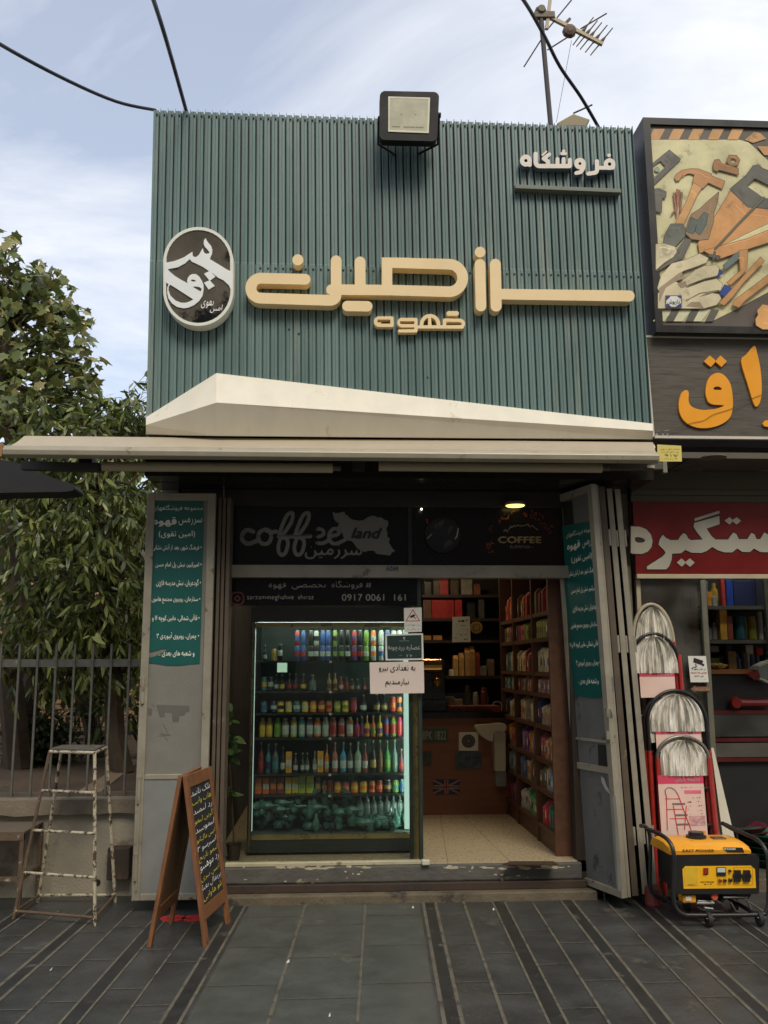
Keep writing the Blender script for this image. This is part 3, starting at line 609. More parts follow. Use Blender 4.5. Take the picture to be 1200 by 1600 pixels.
P1 = [(110,582),(130,580),(240,560),(300,538),(380,505),(440,465),(494,430),(497,470),(505,492),(530,505),(555,498),(590,465),(625,400),(640,380),(646,415),(660,445),(690,460),(728,448),(735,440),(700,395),(668,360),(652,320),(655,270),(680,240),(690,268),(720,310),(755,350),(772,400),(766,460),(735,530),(800,570),(900,630),(980,680),(1045,705),(1045,960),(1025,950),(1005,900),(930,828),(850,788),(780,730),(722,695),(640,640),(540,590),(490,570),(468,548),(460,530),(390,592),(290,645),(160,670),(110,680)]
P2 = [(110,660),(150,670),(185,710),(250,765),(330,815),(430,868),(420,840),(430,795),(460,755),(500,738),(545,740),(590,775),(625,830),(648,890),(650,950),(635,1040),(590,1110),(520,1170),(440,1205),(370,1215),(280,1195),(210,1145),(160,1075),(145,1000),(145,930),(165,880),(120,855),(110,855)]
H = [[(466,832),(488,814),(520,818),(550,838),(510,846)], [(495,915),(540,912),(590,918),(625,945),(608,982),(560,955)], [(182,886),(250,925),(380,1010),(510,1092),(460,1120),(400,1138),(340,1138),(260,1108),(190,1040),(160,960),(165,915)]]
D = [[(655,735),(735,695),(815,775),(735,832)], [(655,860),(735,825),(805,905),(720,955)]]
calli = px_shape('calligraphy', wc, lg, YL-.001, polys=[P1, P2]+D, holes=H, tr=LG, h=4, depth=.006)
text_px('تقوی', wc, lg, YL+.004, 314, 467.5, 334, 482, name='small_calligraphy', bold=.05, shear=.25)
text_px('امین', wc, lg, YL+.004, 328, 476, 348, 489, name='small_calligraphy', bold=.05, shear=.25)
# floodlight on the top edge
fl = thing('floodlight', 'black rectangular floodlight with pale glass on the top edge of the cladding', 'floodlight', on_y(640, 200, YC-.2))
YFL = YC-.24
fbm = pm('black_cast_metal', (.006, .006, .0065), .5, var=.1, spec=.25); c = on_y(640, 181, YFL)
o = px_shape('housing', fbm, fl, YFL, [[(602,150.5,8.5),(677.5,152,8.5),(675,212,8.5),(601.5,210,8.5),(602,150.5,8.5)]], polys=[[(602,150),(677,150),(675,212),(602,211)]], h=.6, depth=.07)
px_shape('reflector_glass', pm('pale_reflector', S(172, 168, 140), .25, var=.08, scale=10, coat=.5), fl, YFL-.004, polys=[[(608,152),(670.5,154),(668.5,206.5),(608,204)]], h=.7, depth=.003)
px_shape('glass_rim', pm('rim_edge', S(205, 200, 175), .4), fl, YFL-.005, polys=[[(606.6,150.6),(672,152.4),(670,208),(606.6,205.6)]], holes=[[(609,153.4),(669.3,155),(667.3,205),(609,202.6)]], h=.5, depth=.002)
px_shape('light_chip', pm('dim_chip', S(90, 84, 60), .5), fl, YFL-.0055, [[(x, 197.5+(x-612)*.03, .9)] for x in [614,616.5,619,621.5,624,632,634.5,637,639.5,642,644.5,647,650.5,653,655.5,658,660.5]]+[[(627,178,.8)],[(649,179,.8)]], h=.35)
for s_ in (0, 1):
    mb = MB(); p = on_y(597+85*s_, 180, YFL+.03); mb.tube([p, p+V((.02*(2*s_-1), .02, 0)), p+V((.02*(2*s_-1), .12, -.14)), V((c.x+(.08 if s_ else -.08), YC+.0, p.z-.16))], .009, 6); mb.build('bracket', fbm, fl)
p = on_y(686, 180, YFL+.03); MB().lathe([(.018, -.008), (.018, .012)], p, 10, 'x').build('knob', fbm, o)
mb = MB()
for i in range(9): x = c.x-.16+i*.04; mb.box(x-.004, x+.004, YFL+.071, YFL+.11, c.z-.09, c.z+.09)
mb.build('cooling_fin', fbm, fl)
# ================================================================ AWNING
aw = thing('retractable_awning', 'beige retracted folding arm awning below the ribbed cladding, reaching past its left end', 'awning', on_y(520, 715, YC-.2))
fab = pm('awning_fabric', S(172, 160, 138), .8, var=.05, scale=9, bump=.1); bar_m = pm('awning_bar', S(158, 150, 130), .4, metal=.25, var=.06, stain=S(120, 108, 88), st_amt=.15, st_scale=7)
ya, yb = YC-.03, YC-.33
a0, a1, b0, b1 = on_y(38, 682, ya), on_y(1020, 690, ya), on_y(8, 703, yb), on_y(1026, 704, yb)
a0.z = a1.z = (a0.z+a1.z)/2; b0.z = b1.z = (b0.z+b1.z)/2-.0
mb = MB(); K = 8; top = [a0.lerp(b0, k/K)-V((0, 0, .012*math.sin(math.pi*k/K))) for k in range(K+1)]; tr_ = [a1.lerp(b1, k/K)-V((0, 0, .012*math.sin(math.pi*k/K))) for k in range(K+1)]
for k in range(K): mb.slab([top[k], tr_[k], tr_[k+1], top[k+1]], (0, 0, -.006))
mb.build('fabric', fab, aw)
mb = MB(); zt__ = b0.z; prof = [(-.012, .01), (-.045, .0), (-.062, -.025), (-.058, -.055), (-.03, -.07), (.01, -.062), (.02, -.02)]
pts = [(y+yb+.012, z+zt__) for y, z in prof]; mb.slab([(b0.x, y, z) for y, z in pts], (b1.x-b0.x, 0, 0)); mb.build('front_bar', bar_m, aw, bevel=.004)
MB().box(b0.x-.018, b0.x-.001, yb-.05, yb+.035, zt__-.07, zt__+.012).build('end_cap', pm('orange_brown_cap', S(150, 112, 70), .5), aw, bevel=.004)
MB().tube([V((a0.x+.02, ya-.0, a0.z-.05)), V((a1.x, ya, a0.z-.05))], .04, 12).build('roller_tube', bar_m, aw)
def armp(x, y, Y): return on_y(x, y, Y)
yA = YC-.17
for l_, r_, el in ((160, 520, 150), (592, 940, 1)):
    p, q = armp(l_, 729.5, yA), armp(r_, 731, yA); zz = (p.z+q.z)/2
    t_ = MB().tube([(p.x, p.y, zz), (q.x, q.y, zz)], .030, 14).build('arm', pm('arm_cream', S(182, 170, 140), .4, var=.05), aw, smooth=True)
    MB().tube([(q.x-.0, q.y, zz), (q.x+.05, q.y, zz)], .018, 10).build('arm_joint', pm('joint_grey', S(96, 90, 78), .5), t_)
MB().bar(armp(35, 728, yA+.10), armp(157, 731, yA+.02), .05, .055).build('forearm', structm, aw, bevel=.004)
MB().bar(armp(940, 730, yA+.02), armp(1034, 729, yA+.0), .04, .045).build('forearm', pm('forearm_grey', S(88, 84, 74), .5, metal=.3), aw, bevel=.004)
p = armp(1036, 716, yA); MB().box(p.x-.012, p.x+.018, p.y-.02, p.y+.02, p.z-.10, p.z+.03).build('end_bracket', pm('cast_aluminium', S(150, 148, 135), .4, metal=.5), aw, bevel=.005)
p = armp(1018, 729, yA-.026); MB().box(p.x-.03, p.x+.02, p.y-.002, p.y+.003, p.z-.009, p.z+.009).build('rating_plate', pm('pale_plate', S(176, 172, 150), .5), aw)
for x in (140, 560, 930):
    p = on_y(x, 726, YC-.0); MB().box(p.x-.04, p.x+.04, YC-.10, YC-.004, p.z-.05, a0.z-.10).build('wall_bracket', structm, aw)
# left end of awning is carried by a steel arm back to the wall
MB().box(a0.x+.04, BL.x, YC-.0, YC+.05, a0.z-.10, a0.z-.04).build('carrier_beam', structm, aw)
pq = thing('advert_plate', 'small yellow plate with tiny Persian print hung at the right end of the awning', 'plate', on_y(1045, 721, yb-.02))
yel = pm('yellow_plate', S(214, 196, 104), .5, var=.06); inkm = pm('dark_ink', S(50, 40, 25), .6)
px_shape('plate', yel, pq, yb-.04, polys=[[(1027,694.5),(1064.5,696.5),(1065.5,721),(1027.5,721)]], h=.6, depth=.004)
for i, s_ in enumerate(('سایبان برقی بازویی', 'نصب و تعمیر انواع سایبان', '۰۹۱۷', 'طراحی و ساخت')): text_px(s_, inkm, pq, yb-.04, 1031+i*1.5, 699.5+i*5, 1062-i*1.2, 703.5+i*5, bold=.0, res=16)
cr = thing('awning_crank', 'thin grey awning crank rod with a white grip hanging left of the drinks fridge', 'crank', on_y(345, 1270, -.06))
p, q = on_y(350, 760, -.10), on_y(349, 1228, -.06); MB().tube([p, q], .006, 8).build('rod', pm('rod_grey', S(90, 90, 82), .4, metal=.5), cr)
MB().tube([q, on_y(348, 1247, -.06)], .012, 8).build('grip', pm('white_plastic', (0,0,0)), cr)
MB().tube([on_y(348, 1247, -.06), on_y(347, 1256, -.06), on_y(339, 1268, -.07)], .005, 8).build('crank_arm', MATS['rod_grey'], cr)
# ================================================================ ROOF THINGS AND CABLES
an = thing('tv_antenna', 'television antenna on a thin mast behind the cladding top', 'antenna', on_y(862, 205, .4)); YA = .4
AT = (800, 0, 6.6667); ap = lambda x, y, Y=YA: on_y(AT[0]+x/AT[2], AT[1]+y/AT[2], Y)
mast = pm('mast_grey', S(74, 70, 68), .5, metal=.4); boom = pm('boom_beige', S(176, 160, 128), .5, var=.2, stain=S(110, 80, 60), st_amt=.2, st_scale=8); br = pm('antenna_brown', S(92, 74, 56), .6)
MB().tube([ap(405, 1330), ap(300, 160)], .020, 10).build('mast', mast, an)
MB().bar(ap(300, 130), ap(945, 462), .028).build('boom', boom, an)
for i, (x0_, y0_, x1_, y1_) in enumerate(((848,180,635,470),(890,215,672,485),(935,235,710,515),(992,262,764,545),(1048,292,818,575))):
    a, b = ap(x0_, y0_), ap(x1_, y1_); e = MB().tube([a, a.lerp(b, .32), a.lerp(b, .42), a.lerp(b, .5), a.lerp(b, .58), a.lerp(b, .68), b], [.005, .006, .013, .017, .013, .006, .005], 6).build('element', br, an)
for a_, b_ in (((985,140),(715,300)), ((595,378),(370,520)), ((620,0),(375,300)), ((300,420),(125,695))):
    MB().tube([ap(*a_), ap(*b_)], .006, 6).build('element', mast, an)
MB().bar(ap(415, -150), ap(360, 305), .026).build('cross_boom', boom, an)
mb = MB(); c = ap(600, 320); mb.lathe([(.02, -.03), (.05, -.02), (.058, .02), (.03, .03)], c, 10, 'y'); mb.build('balun_box', br, an)
mb = MB(); c = ap(300, 115); mb.bar(ap(230, 165), ap(440, 165), .05); mb.lathe([(.03, -.04), (.05, 0), (.03, .04)], c, 10, 'y'); mb.build('clamp', pm('clamp_brown', S(110, 98, 78), .6, stain=S(70, 50, 38), st_amt=.4), an)
mb = MB(); mb.bar(ap(555, 245), ap(605, 195), .02); mb.build('bracket', br, an)
MB().tube([ap(620, 420), ap(462, 1275)], .002, 5).build('guy_wire', mast, an)
di = thing('roof_wedge_tray', 'beige wedge shaped tray lying on the roof edge beside the antenna mast', 'roof fitting', ap(640, 1310))  # beige wedge, a dish seen edge on, built as a shallow tray
mb = MB(); mb.slab([ap(470, 1275), ap(640, 1180), ap(818, 1240), ap(775, 1322), ap(600, 1318), ap(480, 1320)], (0, .22, .0)); mb.build('tray', pm('tray_beige', S(150, 136, 104), .6, var=.15), di, bevel=.012)
MB().tube([ap(640, 1180), ap(835, 1092)], .007, 6).build('rod', mast, di)
cab = pm('cable_black', S(22, 22, 34), .6)
def cable(pts, r, label, grp='overhead cables'):
    c = smooth_pts([tuple(p) for p in pts], 6); o = MB().tube(c, r, 7).build('overhead_cable', cab, smooth=True); tag(o, label, 'cable', grp); return o
cable([on_y(-160, -40, -3.0), on_y(-20, 57, -1.8), on_y(90, 118, -1.2), on_y(180, 158, -.7), on_y(243, 172, YC+.05)], .011, 'black cable sagging from the left to the top left corner of the cladding')
cable([on_y(215, -70, -2.8), on_y(240, 0, -1.8), on_y(262, 70, -1.2), on_y(291, 173, YC+.06)], .013, 'black cable dropping steeply to the cladding top near its left corner')
cable([on_y(770, -60, -1.6), on_y(818, 0, -1.0), on_y(850, 55, -.6), on_y(875, 104, -.3), on_y(908, 152, -.1), on_y(936, 200, .1)], .013, 'thick black cable crossing in front of the antenna mast')
cable([on_y(-40, 776, 1.2), on_y(110, 775, .8), on_y(232, 773, .1)], .0025, 'thin pale wire strung level across the foliage left of the shutter')
# ================================================================ NEIGHBOURING TOOL SHOP (right)
nb = thing('tool_shop', 'neighbouring tool shop with red sign band and glass door at the right edge', 'shop', (on_y(1100, 1400, 0).x, 1, 0))
XN0 = on_y(985, 770, 0).x; XN1 = XN0+4.5
side = pm('neighbour_wall', S(96, 88, 76), .85, var=.15)
nz = on_y(1100, 686, -.42).z
mb = MB(); mb.box(XW1+.14, XN1, .35, .5, 3.05, 5.2); mb.build('upper_wall', side, nb)
ceilm = pm('stained_soffit', S(92, 84, 72), .7, var=.12, scale=4, stain=S(70, 62, 52), st_amt=.2, st_scale=3)
nzs = 2.86
MB().box(BR.x+.02, XN1, -.40, .30, nzs, nzs+.04).build('soffit', ceilm, nb)
ds = pm('downlight_rim', S(112, 102, 88), .5)
for px_, py_ in ((1115, 714), (1078, 735), (1204, 735)):
    p = on_z(px_, py_, nzs); MB().lathe([(.055, -.004), (.085, -.006), (.085, .0)], p, 20).build('downlight', ds, nb)
p = on_z(1027, 745, nzs); MB().box(p.x-.003, p.x+.003, -.38, .28, nzs-.003, nzs+.003).build('soffit_joint', pm('black_joint', (0,0,0)), nb)
zl0 = on_y(1100, 785, .0).z
lm = pm('lintel_brown', S(84, 78, 62), .6, var=.12)
mb = MB(); mb.box(XN0, XN1, .0, .10, zl0, nzs-.001); mb.box(XN0, XN1, -.02, -.001, zl0+.05, zl0+.085); mb.build('lintel', lm, nb, bevel=.003)
rz0, rz1 = on_y(1100, 898, -.01).z, zl0
redm = pm('red_sign_face', S(104, 14, 14), .35, var=.12, scale=2)
rs = thing('shop_name_sign', 'dark red sign band with large white Persian letters above the tool shop door', 'sign', on_y(1120, 900, 0))
MB().box(XN0+.01, XN1, -.01, .03, rz0+.004, rz1-.002).build('sign_face', redm, rs)
T6 = (960, 680, 5); rw = pm('sign_white', S(168, 163, 146), .5, var=.04)
ring = [(128,712),(200,715),(250,735),(285,775),(298,825),(290,875),(260,910),(215,928),(150,926),(128,920)]
hole = [(158,800),(185,795),(220,803),(245,822),(225,838),(185,840),(162,828)]
re = [(378,778),(400,800),(440,820),(500,818),(515,790),(540,764),(560,775),(580,810),(600,820),(690,815),(640,750),(618,715),(625,685),(820,630),(822,695),(720,730),(760,790),(790,815),(890,815),(905,790),(930,760),(955,775),(972,812),(1040,812),(1070,762),(1095,775),(1110,812),(1140,812),(1170,760),(1200,775),(1230,820),(1230,900),(1190,915),(1140,912),(1090,885),(1060,912),(1000,912),(960,885),(920,915),(860,915),(810,900),(765,872),(720,905),(680,920),(600,918),(555,895),(520,922),(450,925),(448,970),(430,1020),(405,1048),(255,1048),(255,1025),(310,990),(380,945),(400,920),(390,900),(345,855),(355,815)]
px_shape('letter', rw, rs, -.016, polys=[ring], holes=[hole], tr=T6, h=4, depth=.004)
px_shape('letter', rw, rs, -.016, polys=[re], tr=T6, h=4, depth=.004)
px_shape('letter_accent', rw, rs, -.016, polys=[[(625,650),(820,590),(822,610),(628,672)]], tr=T6, h=4, depth=.004)
for d in ([(860,668),(900,640),(930,668),(900,698)], [(915,668),(955,640),(990,668),(955,698)], [(488,995),(525,962),(560,995),(525,1028)], [(550,995),(590,962),(628,995),(590,1028)]):
    px_shape('letter_dot', rw, rs, -.016, polys=[d], tr=T6, h=4, depth=.004)
blk = pm('sign_outline_black', (.02, .008, .008), .6)  # black for the even outline around the white letters
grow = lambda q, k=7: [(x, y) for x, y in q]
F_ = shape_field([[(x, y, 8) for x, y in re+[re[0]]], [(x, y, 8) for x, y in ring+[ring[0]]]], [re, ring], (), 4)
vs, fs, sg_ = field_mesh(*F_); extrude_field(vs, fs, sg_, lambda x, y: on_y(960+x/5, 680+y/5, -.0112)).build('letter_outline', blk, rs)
cf = pm('cream_frame', S(176, 164, 136), .5, var=.12)
mb = MB(); mb.box(XN0+.01, XN1, -.02, .03, rz0-.028, rz0+.003); mb.build('door_head_frame', cf, nb, bevel=.003)
# big picture light box
bx = thing('picture_light_box', 'large dark framed light box sign with a faded picture of hand tools, top right', 'sign', on_y(1100, 520, -.45))
YP = -.50
zt_b, zb_b = on_y(1100, 186, YP).z, on_y(1100, 520, YP).z
xl_t, xl_b = on_y(1005, 190, YP), on_y(1030, 520, YP); XR_ = XN1-.3
fr_m = pm('lightbox_frame', S(34, 33, 30), .35, var=.1)
xfl = (xl_t.x+xl_b.x)/2
tl, bl = V((xl_t.x, YP, zt_b)), V((xl_b.x-.02, YP, zb_b)); tR, bR = V((XR_, YP, zt_b)), V((XR_, YP, zb_b)); e = .05
mb = MB(); mb.slab([bl, tl, tl+V((e, 0, -e)), bl+V((e, 0, e))], (0, .35, 0)); mb.slab([tl, tR, tR+V((-e, 0, -e)), tl+V((e, 0, -e))], (0, .35, 0)); mb.slab([bl, bR, bR+V((-e, 0, e)), bl+V((e, 0, e))], (0, .35, 0)); mb.slab([bR, tR, tR+V((-e, 0, -e)), bR+V((-e, 0, e))], (0, .35, 0))
mb.build('frame', fr_m, bx)
pg = pm('print_brown_grey', S(96, 88, 78), .35, var=.06)
mb = MB(); mb.slab([bl+V((e, .02, e)), tl+V((e, .02, -e)), tR+V((-e, .02, -e)), bR+V((-e, .02, e))], (0, .3, 0)); mb.build('backing_print', pg, bx)
TA, TB = (1000, 185, 6), (1000, 350, 6); YQ = YP+.018; lay = [0]
def art(name, col, polys=(), strokes=(), tr=TA, holes=(), h=5):
    lay[0] += 1; mt_ = pm('print_%d_%d_%d' % col, S(*col), .35, var=.24, scale=3.5, stain=S(*[c*.82 for c in col]), st_amt=.26, st_scale=6)
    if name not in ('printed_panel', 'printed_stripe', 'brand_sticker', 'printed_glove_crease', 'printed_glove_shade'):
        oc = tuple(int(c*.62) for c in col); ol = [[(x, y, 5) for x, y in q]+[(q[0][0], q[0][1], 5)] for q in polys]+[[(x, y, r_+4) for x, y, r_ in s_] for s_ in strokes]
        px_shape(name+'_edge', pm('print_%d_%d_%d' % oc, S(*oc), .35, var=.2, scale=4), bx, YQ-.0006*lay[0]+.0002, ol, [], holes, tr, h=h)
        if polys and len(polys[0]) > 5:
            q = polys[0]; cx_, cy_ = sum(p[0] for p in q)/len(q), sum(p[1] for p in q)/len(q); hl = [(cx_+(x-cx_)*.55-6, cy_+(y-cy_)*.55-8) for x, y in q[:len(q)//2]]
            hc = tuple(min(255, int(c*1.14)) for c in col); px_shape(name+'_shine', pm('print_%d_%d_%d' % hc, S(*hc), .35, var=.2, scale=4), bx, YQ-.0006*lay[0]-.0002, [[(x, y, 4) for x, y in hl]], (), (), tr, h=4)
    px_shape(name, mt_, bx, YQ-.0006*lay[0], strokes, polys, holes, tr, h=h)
cream = (212, 204, 156); tan = (206, 156, 98); dk_ = (100, 98, 88)
def B2(pts): return [(x, y+990) for x, y in pts]     # lower crop in the upper crop's units
art('printed_panel', cream, [[(60,200),(930,200),(1020,225),(1090,290),(1150,350),(1230,420),(1400,480),(1400,1500)]+B2([(1400,330),(1200,640),(900,800),(700,900),(640,915),(180,915)])])
for i in range(6):
    x = 128+i*184; art('printed_stripe', tan, [[(x,98),(x+108,98),(x+55,198),(x-48,198)]] if i < 5 else [[(1070,125),(1130,140),(1185,190),(1060,230),(985,200)]])
art('printed_stripe', tan, [[(1100,262),(1300,262),(1300,345),(1165,345)]])
for i in range(3):
    x = 205+i*175; art('printed_stripe', (222,218,180), [B2([(x,800),(x+110,800),(x+20,912),(x-85,912)])])
for i in range(3):
    x = 300+i*185; art('printed_stripe', dk_, [B2([(x,800),(x+75,800),(x+15,912),(x-60,912)])])
art('printed_gauge', dk_, [[(275,298),(380,382),(110,640),(92,610),(250,460),(190,395),(92,470),(88,450)]])
art('printed_gauge_dot', (140,165,140), strokes=[[(160,480,20)]])
art('printed_hammer_head', (190,138,86), [[(325,552),(345,520),(400,485),(480,472),(550,475),(670,520),(672,540),(795,588),(768,660),(640,600),(590,652),(495,600),(512,525),(460,512),(400,530),(365,580),(340,585)]])
art('printed_hammer_handle', tan, [[(500,605),(580,650),(540,710),(400,1010),(330,985),(440,770)]])
art('printed_hammer_grip', (108,110,98), [B2([(290,0),(400,0),(430,60),(425,110),(330,210),(215,200),(240,90)])])
art('printed_bolt', (164,118,72), [[(700,390),(740,385),(765,425),(830,440),(920,470),(922,528),(740,480),(725,498),(690,480),(688,430)]])
art('printed_nut', (160,120,76), [[(835,345),(905,348),(935,390),(915,440),(845,440),(812,400)]], holes=[[(850,375),(895,375),(905,400),(885,418),(852,410)]])
art('printed_nail', (176,112,80), strokes=[[(318,705,6),(335,840,5),(345,915,3)], [(372,680,6),(350,830,5),(295,905,3)], [(392,700,6),(378,880,4)], [(350,672,8),(352,800,5)]])
art('printed_tape', dk_, [[(105,665),(180,660),(245,690),(240,740),(205,745),(200,880),(110,860)]])
art('printed_saw_blade', (206,150,92), [[(850,680),(1005,830),(1400,880),(1400,1010)]+B2([(1200,60),(1000,130),(560,270),(545,180),(720,-100)])])
art('printed_saw_handle', dk_, [[(1110,435),(1150,470),(1400,560),(1400,850),(1200,842),(1010,830),(845,662),(1000,530),(1060,445)]], holes=[[(1080,562),(1400,720),(1400,770),(1160,745),(1000,632)]])
art('printed_plier', (150,122,88), [[(738,692),(722,800),(690,880),(690,960),(640,1130),(560,1140),(480,1130),(430,1080),(440,1010),(480,900),(560,850),(640,775)]])
art('printed_plier', (96,104,96), [[(600,880),(640,900),(620,1000),(560,1090),(520,1060),(540,960)], [(480,930),(540,960),(500,1080),(440,1060)]])
art('printed_plier_grip', (104,100,88), [B2([(430,135),(480,150),(400,320),(300,360),(150,440),(300,320),(350,240)])])
art('printed_file', cream, [B2([(780,200),(1200,0),(1400,-60),(1400,-20),(1160,95),(900,185)])])
art('printed_saw_bar', (206,150,92), [B2([(600,250),(1000,140),(1400,-20),(1400,110),(1050,220),(730,330)])])
art('printed_screwdriver_tip', (90,92,84), strokes=[B2([]) or [(650,1285,10),(740,1300,12)], [(700,1255,8),(690,1320,8)]])
art('printed_screwdriver', (110,104,80), strokes=[[(705,1225,7),(930,980,7),(1160,745,9)]])
art('printed_glove', (214,202,164), [B2([(150,190),(210,180),(330,215),(345,260),(310,310),(230,360),(150,430)]), B2([(165,600),(200,480),(300,370),(420,340),(560,280),(640,320),(620,360),(520,400),(400,440),(330,530),(190,640)]), B2([(370,560),(520,430),(600,395),(720,385),(750,430),(740,480),(600,510),(430,590),(440,600),(600,540),(720,515),(770,560),(760,620),(620,650),(540,690),(680,650),(740,660),(760,700),(720,755),(600,790),(420,790),(170,790),(170,650),(330,540)])])
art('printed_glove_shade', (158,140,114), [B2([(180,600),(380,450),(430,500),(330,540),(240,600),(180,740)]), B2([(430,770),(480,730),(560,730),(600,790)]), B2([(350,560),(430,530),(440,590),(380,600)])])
art('printed_glove_crease', (110,98,80), strokes=[[(430,1570,3),(560,1520,4),(740,1470,3)], [(430,1710,3),(560,1640,4),(740,1610,3)], [(380,1480,3),(500,1420,3),(600,1380,2)], [(160,1430,4),(300,1350,4)]])
art('printed_blue_cuff', (40,70,140), [B2([(745,425),(775,460),(720,500),(740,460)])]); art('printed_blue_cuff', (40,70,140), [B2([(795,570),(862,610),(790,680),(745,650)])])
art('printed_brush', (108,120,112), [B2([(780,390),(880,290),(930,260),(920,330),(800,430)])])
art('printed_spanner', (196,146,92), [B2([(930,250),(1010,240),(1000,420),(960,470),(850,570),(815,550),(940,440)]), B2([(1130,310),(1165,350),(960,560),(870,680),(790,760),(740,740),(800,680)]), B2([(1400,330),(1400,400),(980,720),(930,780),(870,760),(880,720)])])
art('printed_gear', (214,160,98), [B2([(1150,755),(1400,800),(1400,985),(1150,985),(1090,950),(1085,890),(1110,850),(1100,810)])])
art('brand_sticker', (120,84,72), [B2([(238,668),(392,668),(392,784),(238,784)])])
art('brand_sticker', (225,225,215), [B2([(246,676),(384,676),(384,776),(246,776)])])
art('brand_sticker', (50,72,140), [B2([(246,676),(290,676),(246,720)]), B2([(384,676),(340,676),(384,700)]), B2([(246,776),(246,745),(300,776)]), B2([(384,776),(384,740),(330,776)])])
lay[0] += 1; text_px('داریوش', pm('sticker_ink', (.02, .03, .05), .5), bx, YQ-.0006*lay[0], 1043, 467.5, 1062, 476.5, name='sticker_lettering', bold=.15, lift=.0004)
# timber look sign with orange letters
wb = thing('letter_board', 'dark wood grain sign board with orange Persian letters below the picture of tools', 'sign', on_y(1110, 685, -.42))
YW = -.42; grain = pm('black_grain_board', S(84, 78, 68), .5, var=.34, scale=9, stretch=(.7, 1, 16), stain=S(58, 54, 48), st_amt=.36, st_scale=4)
tl, bl = on_y(1009, 527, YW), on_y(1022, 681, YW)
mb = MB(); mb.slab([bl, tl, V((XN1, YW, tl.z)), V((XN1, YW, bl.z))], (0, .3, 0)); mb.build('board', grain, wb)
mb = MB(); mb.slab([bl+V((-.014,-.004,-.014)), tl+V((-.014,-.004,.014)), tl+V((.003,-.004,0)), bl+V((.003,-.004,0))], (0,.03,0)); mb.slab([bl+V((.003,-.004,-.016)), bl+V((.003,-.004,.002)), V((XN1, YW-.004, bl.z+.002)), V((XN1, YW-.004, bl.z-.016))], (0,.03,0)); mb.slab([tl+V((.003,-.004,-.002)), tl+V((.003,-.004,.014)), V((XN1, YW-.004, tl.z+.014)), V((XN1, YW-.004, tl.z-.002))], (0,.03,0))
mb.build('white_edging', pm('edging_white', S(205, 198, 180), .4, var=.05), wb)
TW = (1000, 525, 6); orng = pm('orange_letter', S(240, 160, 30), .4, var=.04)
qaf = [(425,508),(450,515),(458,545),(455,600),(470,645),(510,675),(580,692),(650,690),(720,680),(790,652),(740,645),(680,640),(640,615),(622,570),(615,520),(625,450),(650,390),(690,355),(735,345),(780,360),(820,400),(848,450),(864,520),(872,620),(865,700),(845,760),(800,805),(730,840),(650,860),(560,862),(480,840),(420,800),(380,740),(364,670),(368,600),(390,535)]
px_shape('letter', orng, wb, YW-.016, polys=[smooth_pts(qaf, 3, True)], holes=[[(685,492),(705,475),(740,472),(768,490),(765,505),(700,506)]], tr=TW, h=4, depth=.014)
for d in ([(600,238),(655,182),(705,225),(705,245),(665,290)], [(705,238),(755,182),(815,236),(765,290)]): px_shape('letter_dot', orng, wb, YW-.016, polys=[d], tr=TW, h=4, depth=.014)
px_shape('letter', orng, wb, YW-.016, polys=[smooth_pts([(1072,90),(1098,160),(1125,280),(1140,420),(1140,540),(1125,620),(1100,658),(1080,655),(1055,600),(1010,450),(948,235),(1000,170)], 3, True)], tr=TW, h=4, depth=.014)
px_shape('letter', orng, wb, YW-.016, polys=[[(1150,820),(1175,792),(1230,785),(1400,790),(1400,850),(1200,852),(1165,845)]], tr=TW, h=4, depth=.014)
px_shape('hanging_wire', pm('thin_wire', (.03, .02, .01), .5), wb, YW-.022, [smooth_pts([(270,900,1.6),(460,822,1.6),(600,790,1.6),(690,735,1.6),(860,680,1.6),(1010,605,1.6),(1100,565,1.6),(1250,515,1.6)], 4)], tr=TW, h=1.5, depth=.002)
text_px('قلمساز داروس', whp, wb, YW-.002, 1024, 670, 1045, 675, bold=.1, res=14); text_px('۰۹۱۲۲۰', whp, wb, YW-.002, 1024, 677, 1045, 683, bold=.1, res=14)
# door frames, glass, fittings
gtop = rz0-.03; gz = on_y(1100, 1395, .05).z
MB().box(XN0+.02, XN1, .0, .3, -.01, .08).build('threshold', pm('neighbour_step', S(100, 90, 74), .8, var=.2, stain=S(70, 60, 48), st_amt=.3), nb, bevel=.006)
MB().box(XN0+.02, XN1, .05, 3.2, .02, .085).build('floor', pm('neighbour_floor', S(84, 78, 68), .6), nb)
dl = pm('door_grey', S(108, 106, 90), .5, metal=.2, var=.15)
a, b = on_y(1096, 905, .06), on_y(1106, 905, .06)
MB().box(XN0+.02, XN0+.05, .03, .07, .08, gtop).build('door_frame', cf, nb); 
# the leaf's outer stile leans out: the glass door stands slightly open
d0, d1 = V((XN0+.05, .06, .1)), on_y(1104, 1000, -.02); d1 = V((on_y(1103, 1000, .0).x, .0, .1))
mb = MB(); mb.box(d1.x-.02, d1.x+.018, -.015, .02, .1, gtop-.01); mb.build('door_stile', dl, nb, bevel=.003)
MB().box(XN0+.05, d1.x-.021, .028, .034, .1, gtop-.002).build('glass_panel', glassm('door_glass', (.62, .68, .62), dirt=.22), nb)
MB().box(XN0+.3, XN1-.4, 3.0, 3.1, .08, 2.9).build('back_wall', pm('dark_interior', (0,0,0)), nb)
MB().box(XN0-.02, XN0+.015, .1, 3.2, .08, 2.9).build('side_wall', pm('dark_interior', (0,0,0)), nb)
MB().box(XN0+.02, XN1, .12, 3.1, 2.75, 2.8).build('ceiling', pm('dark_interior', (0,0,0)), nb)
MB().box(XN1-.05, XN1, .1, 3.1, .08, 2.75).build('side_wall', pm('dark_interior', (0,0,0)), nb)
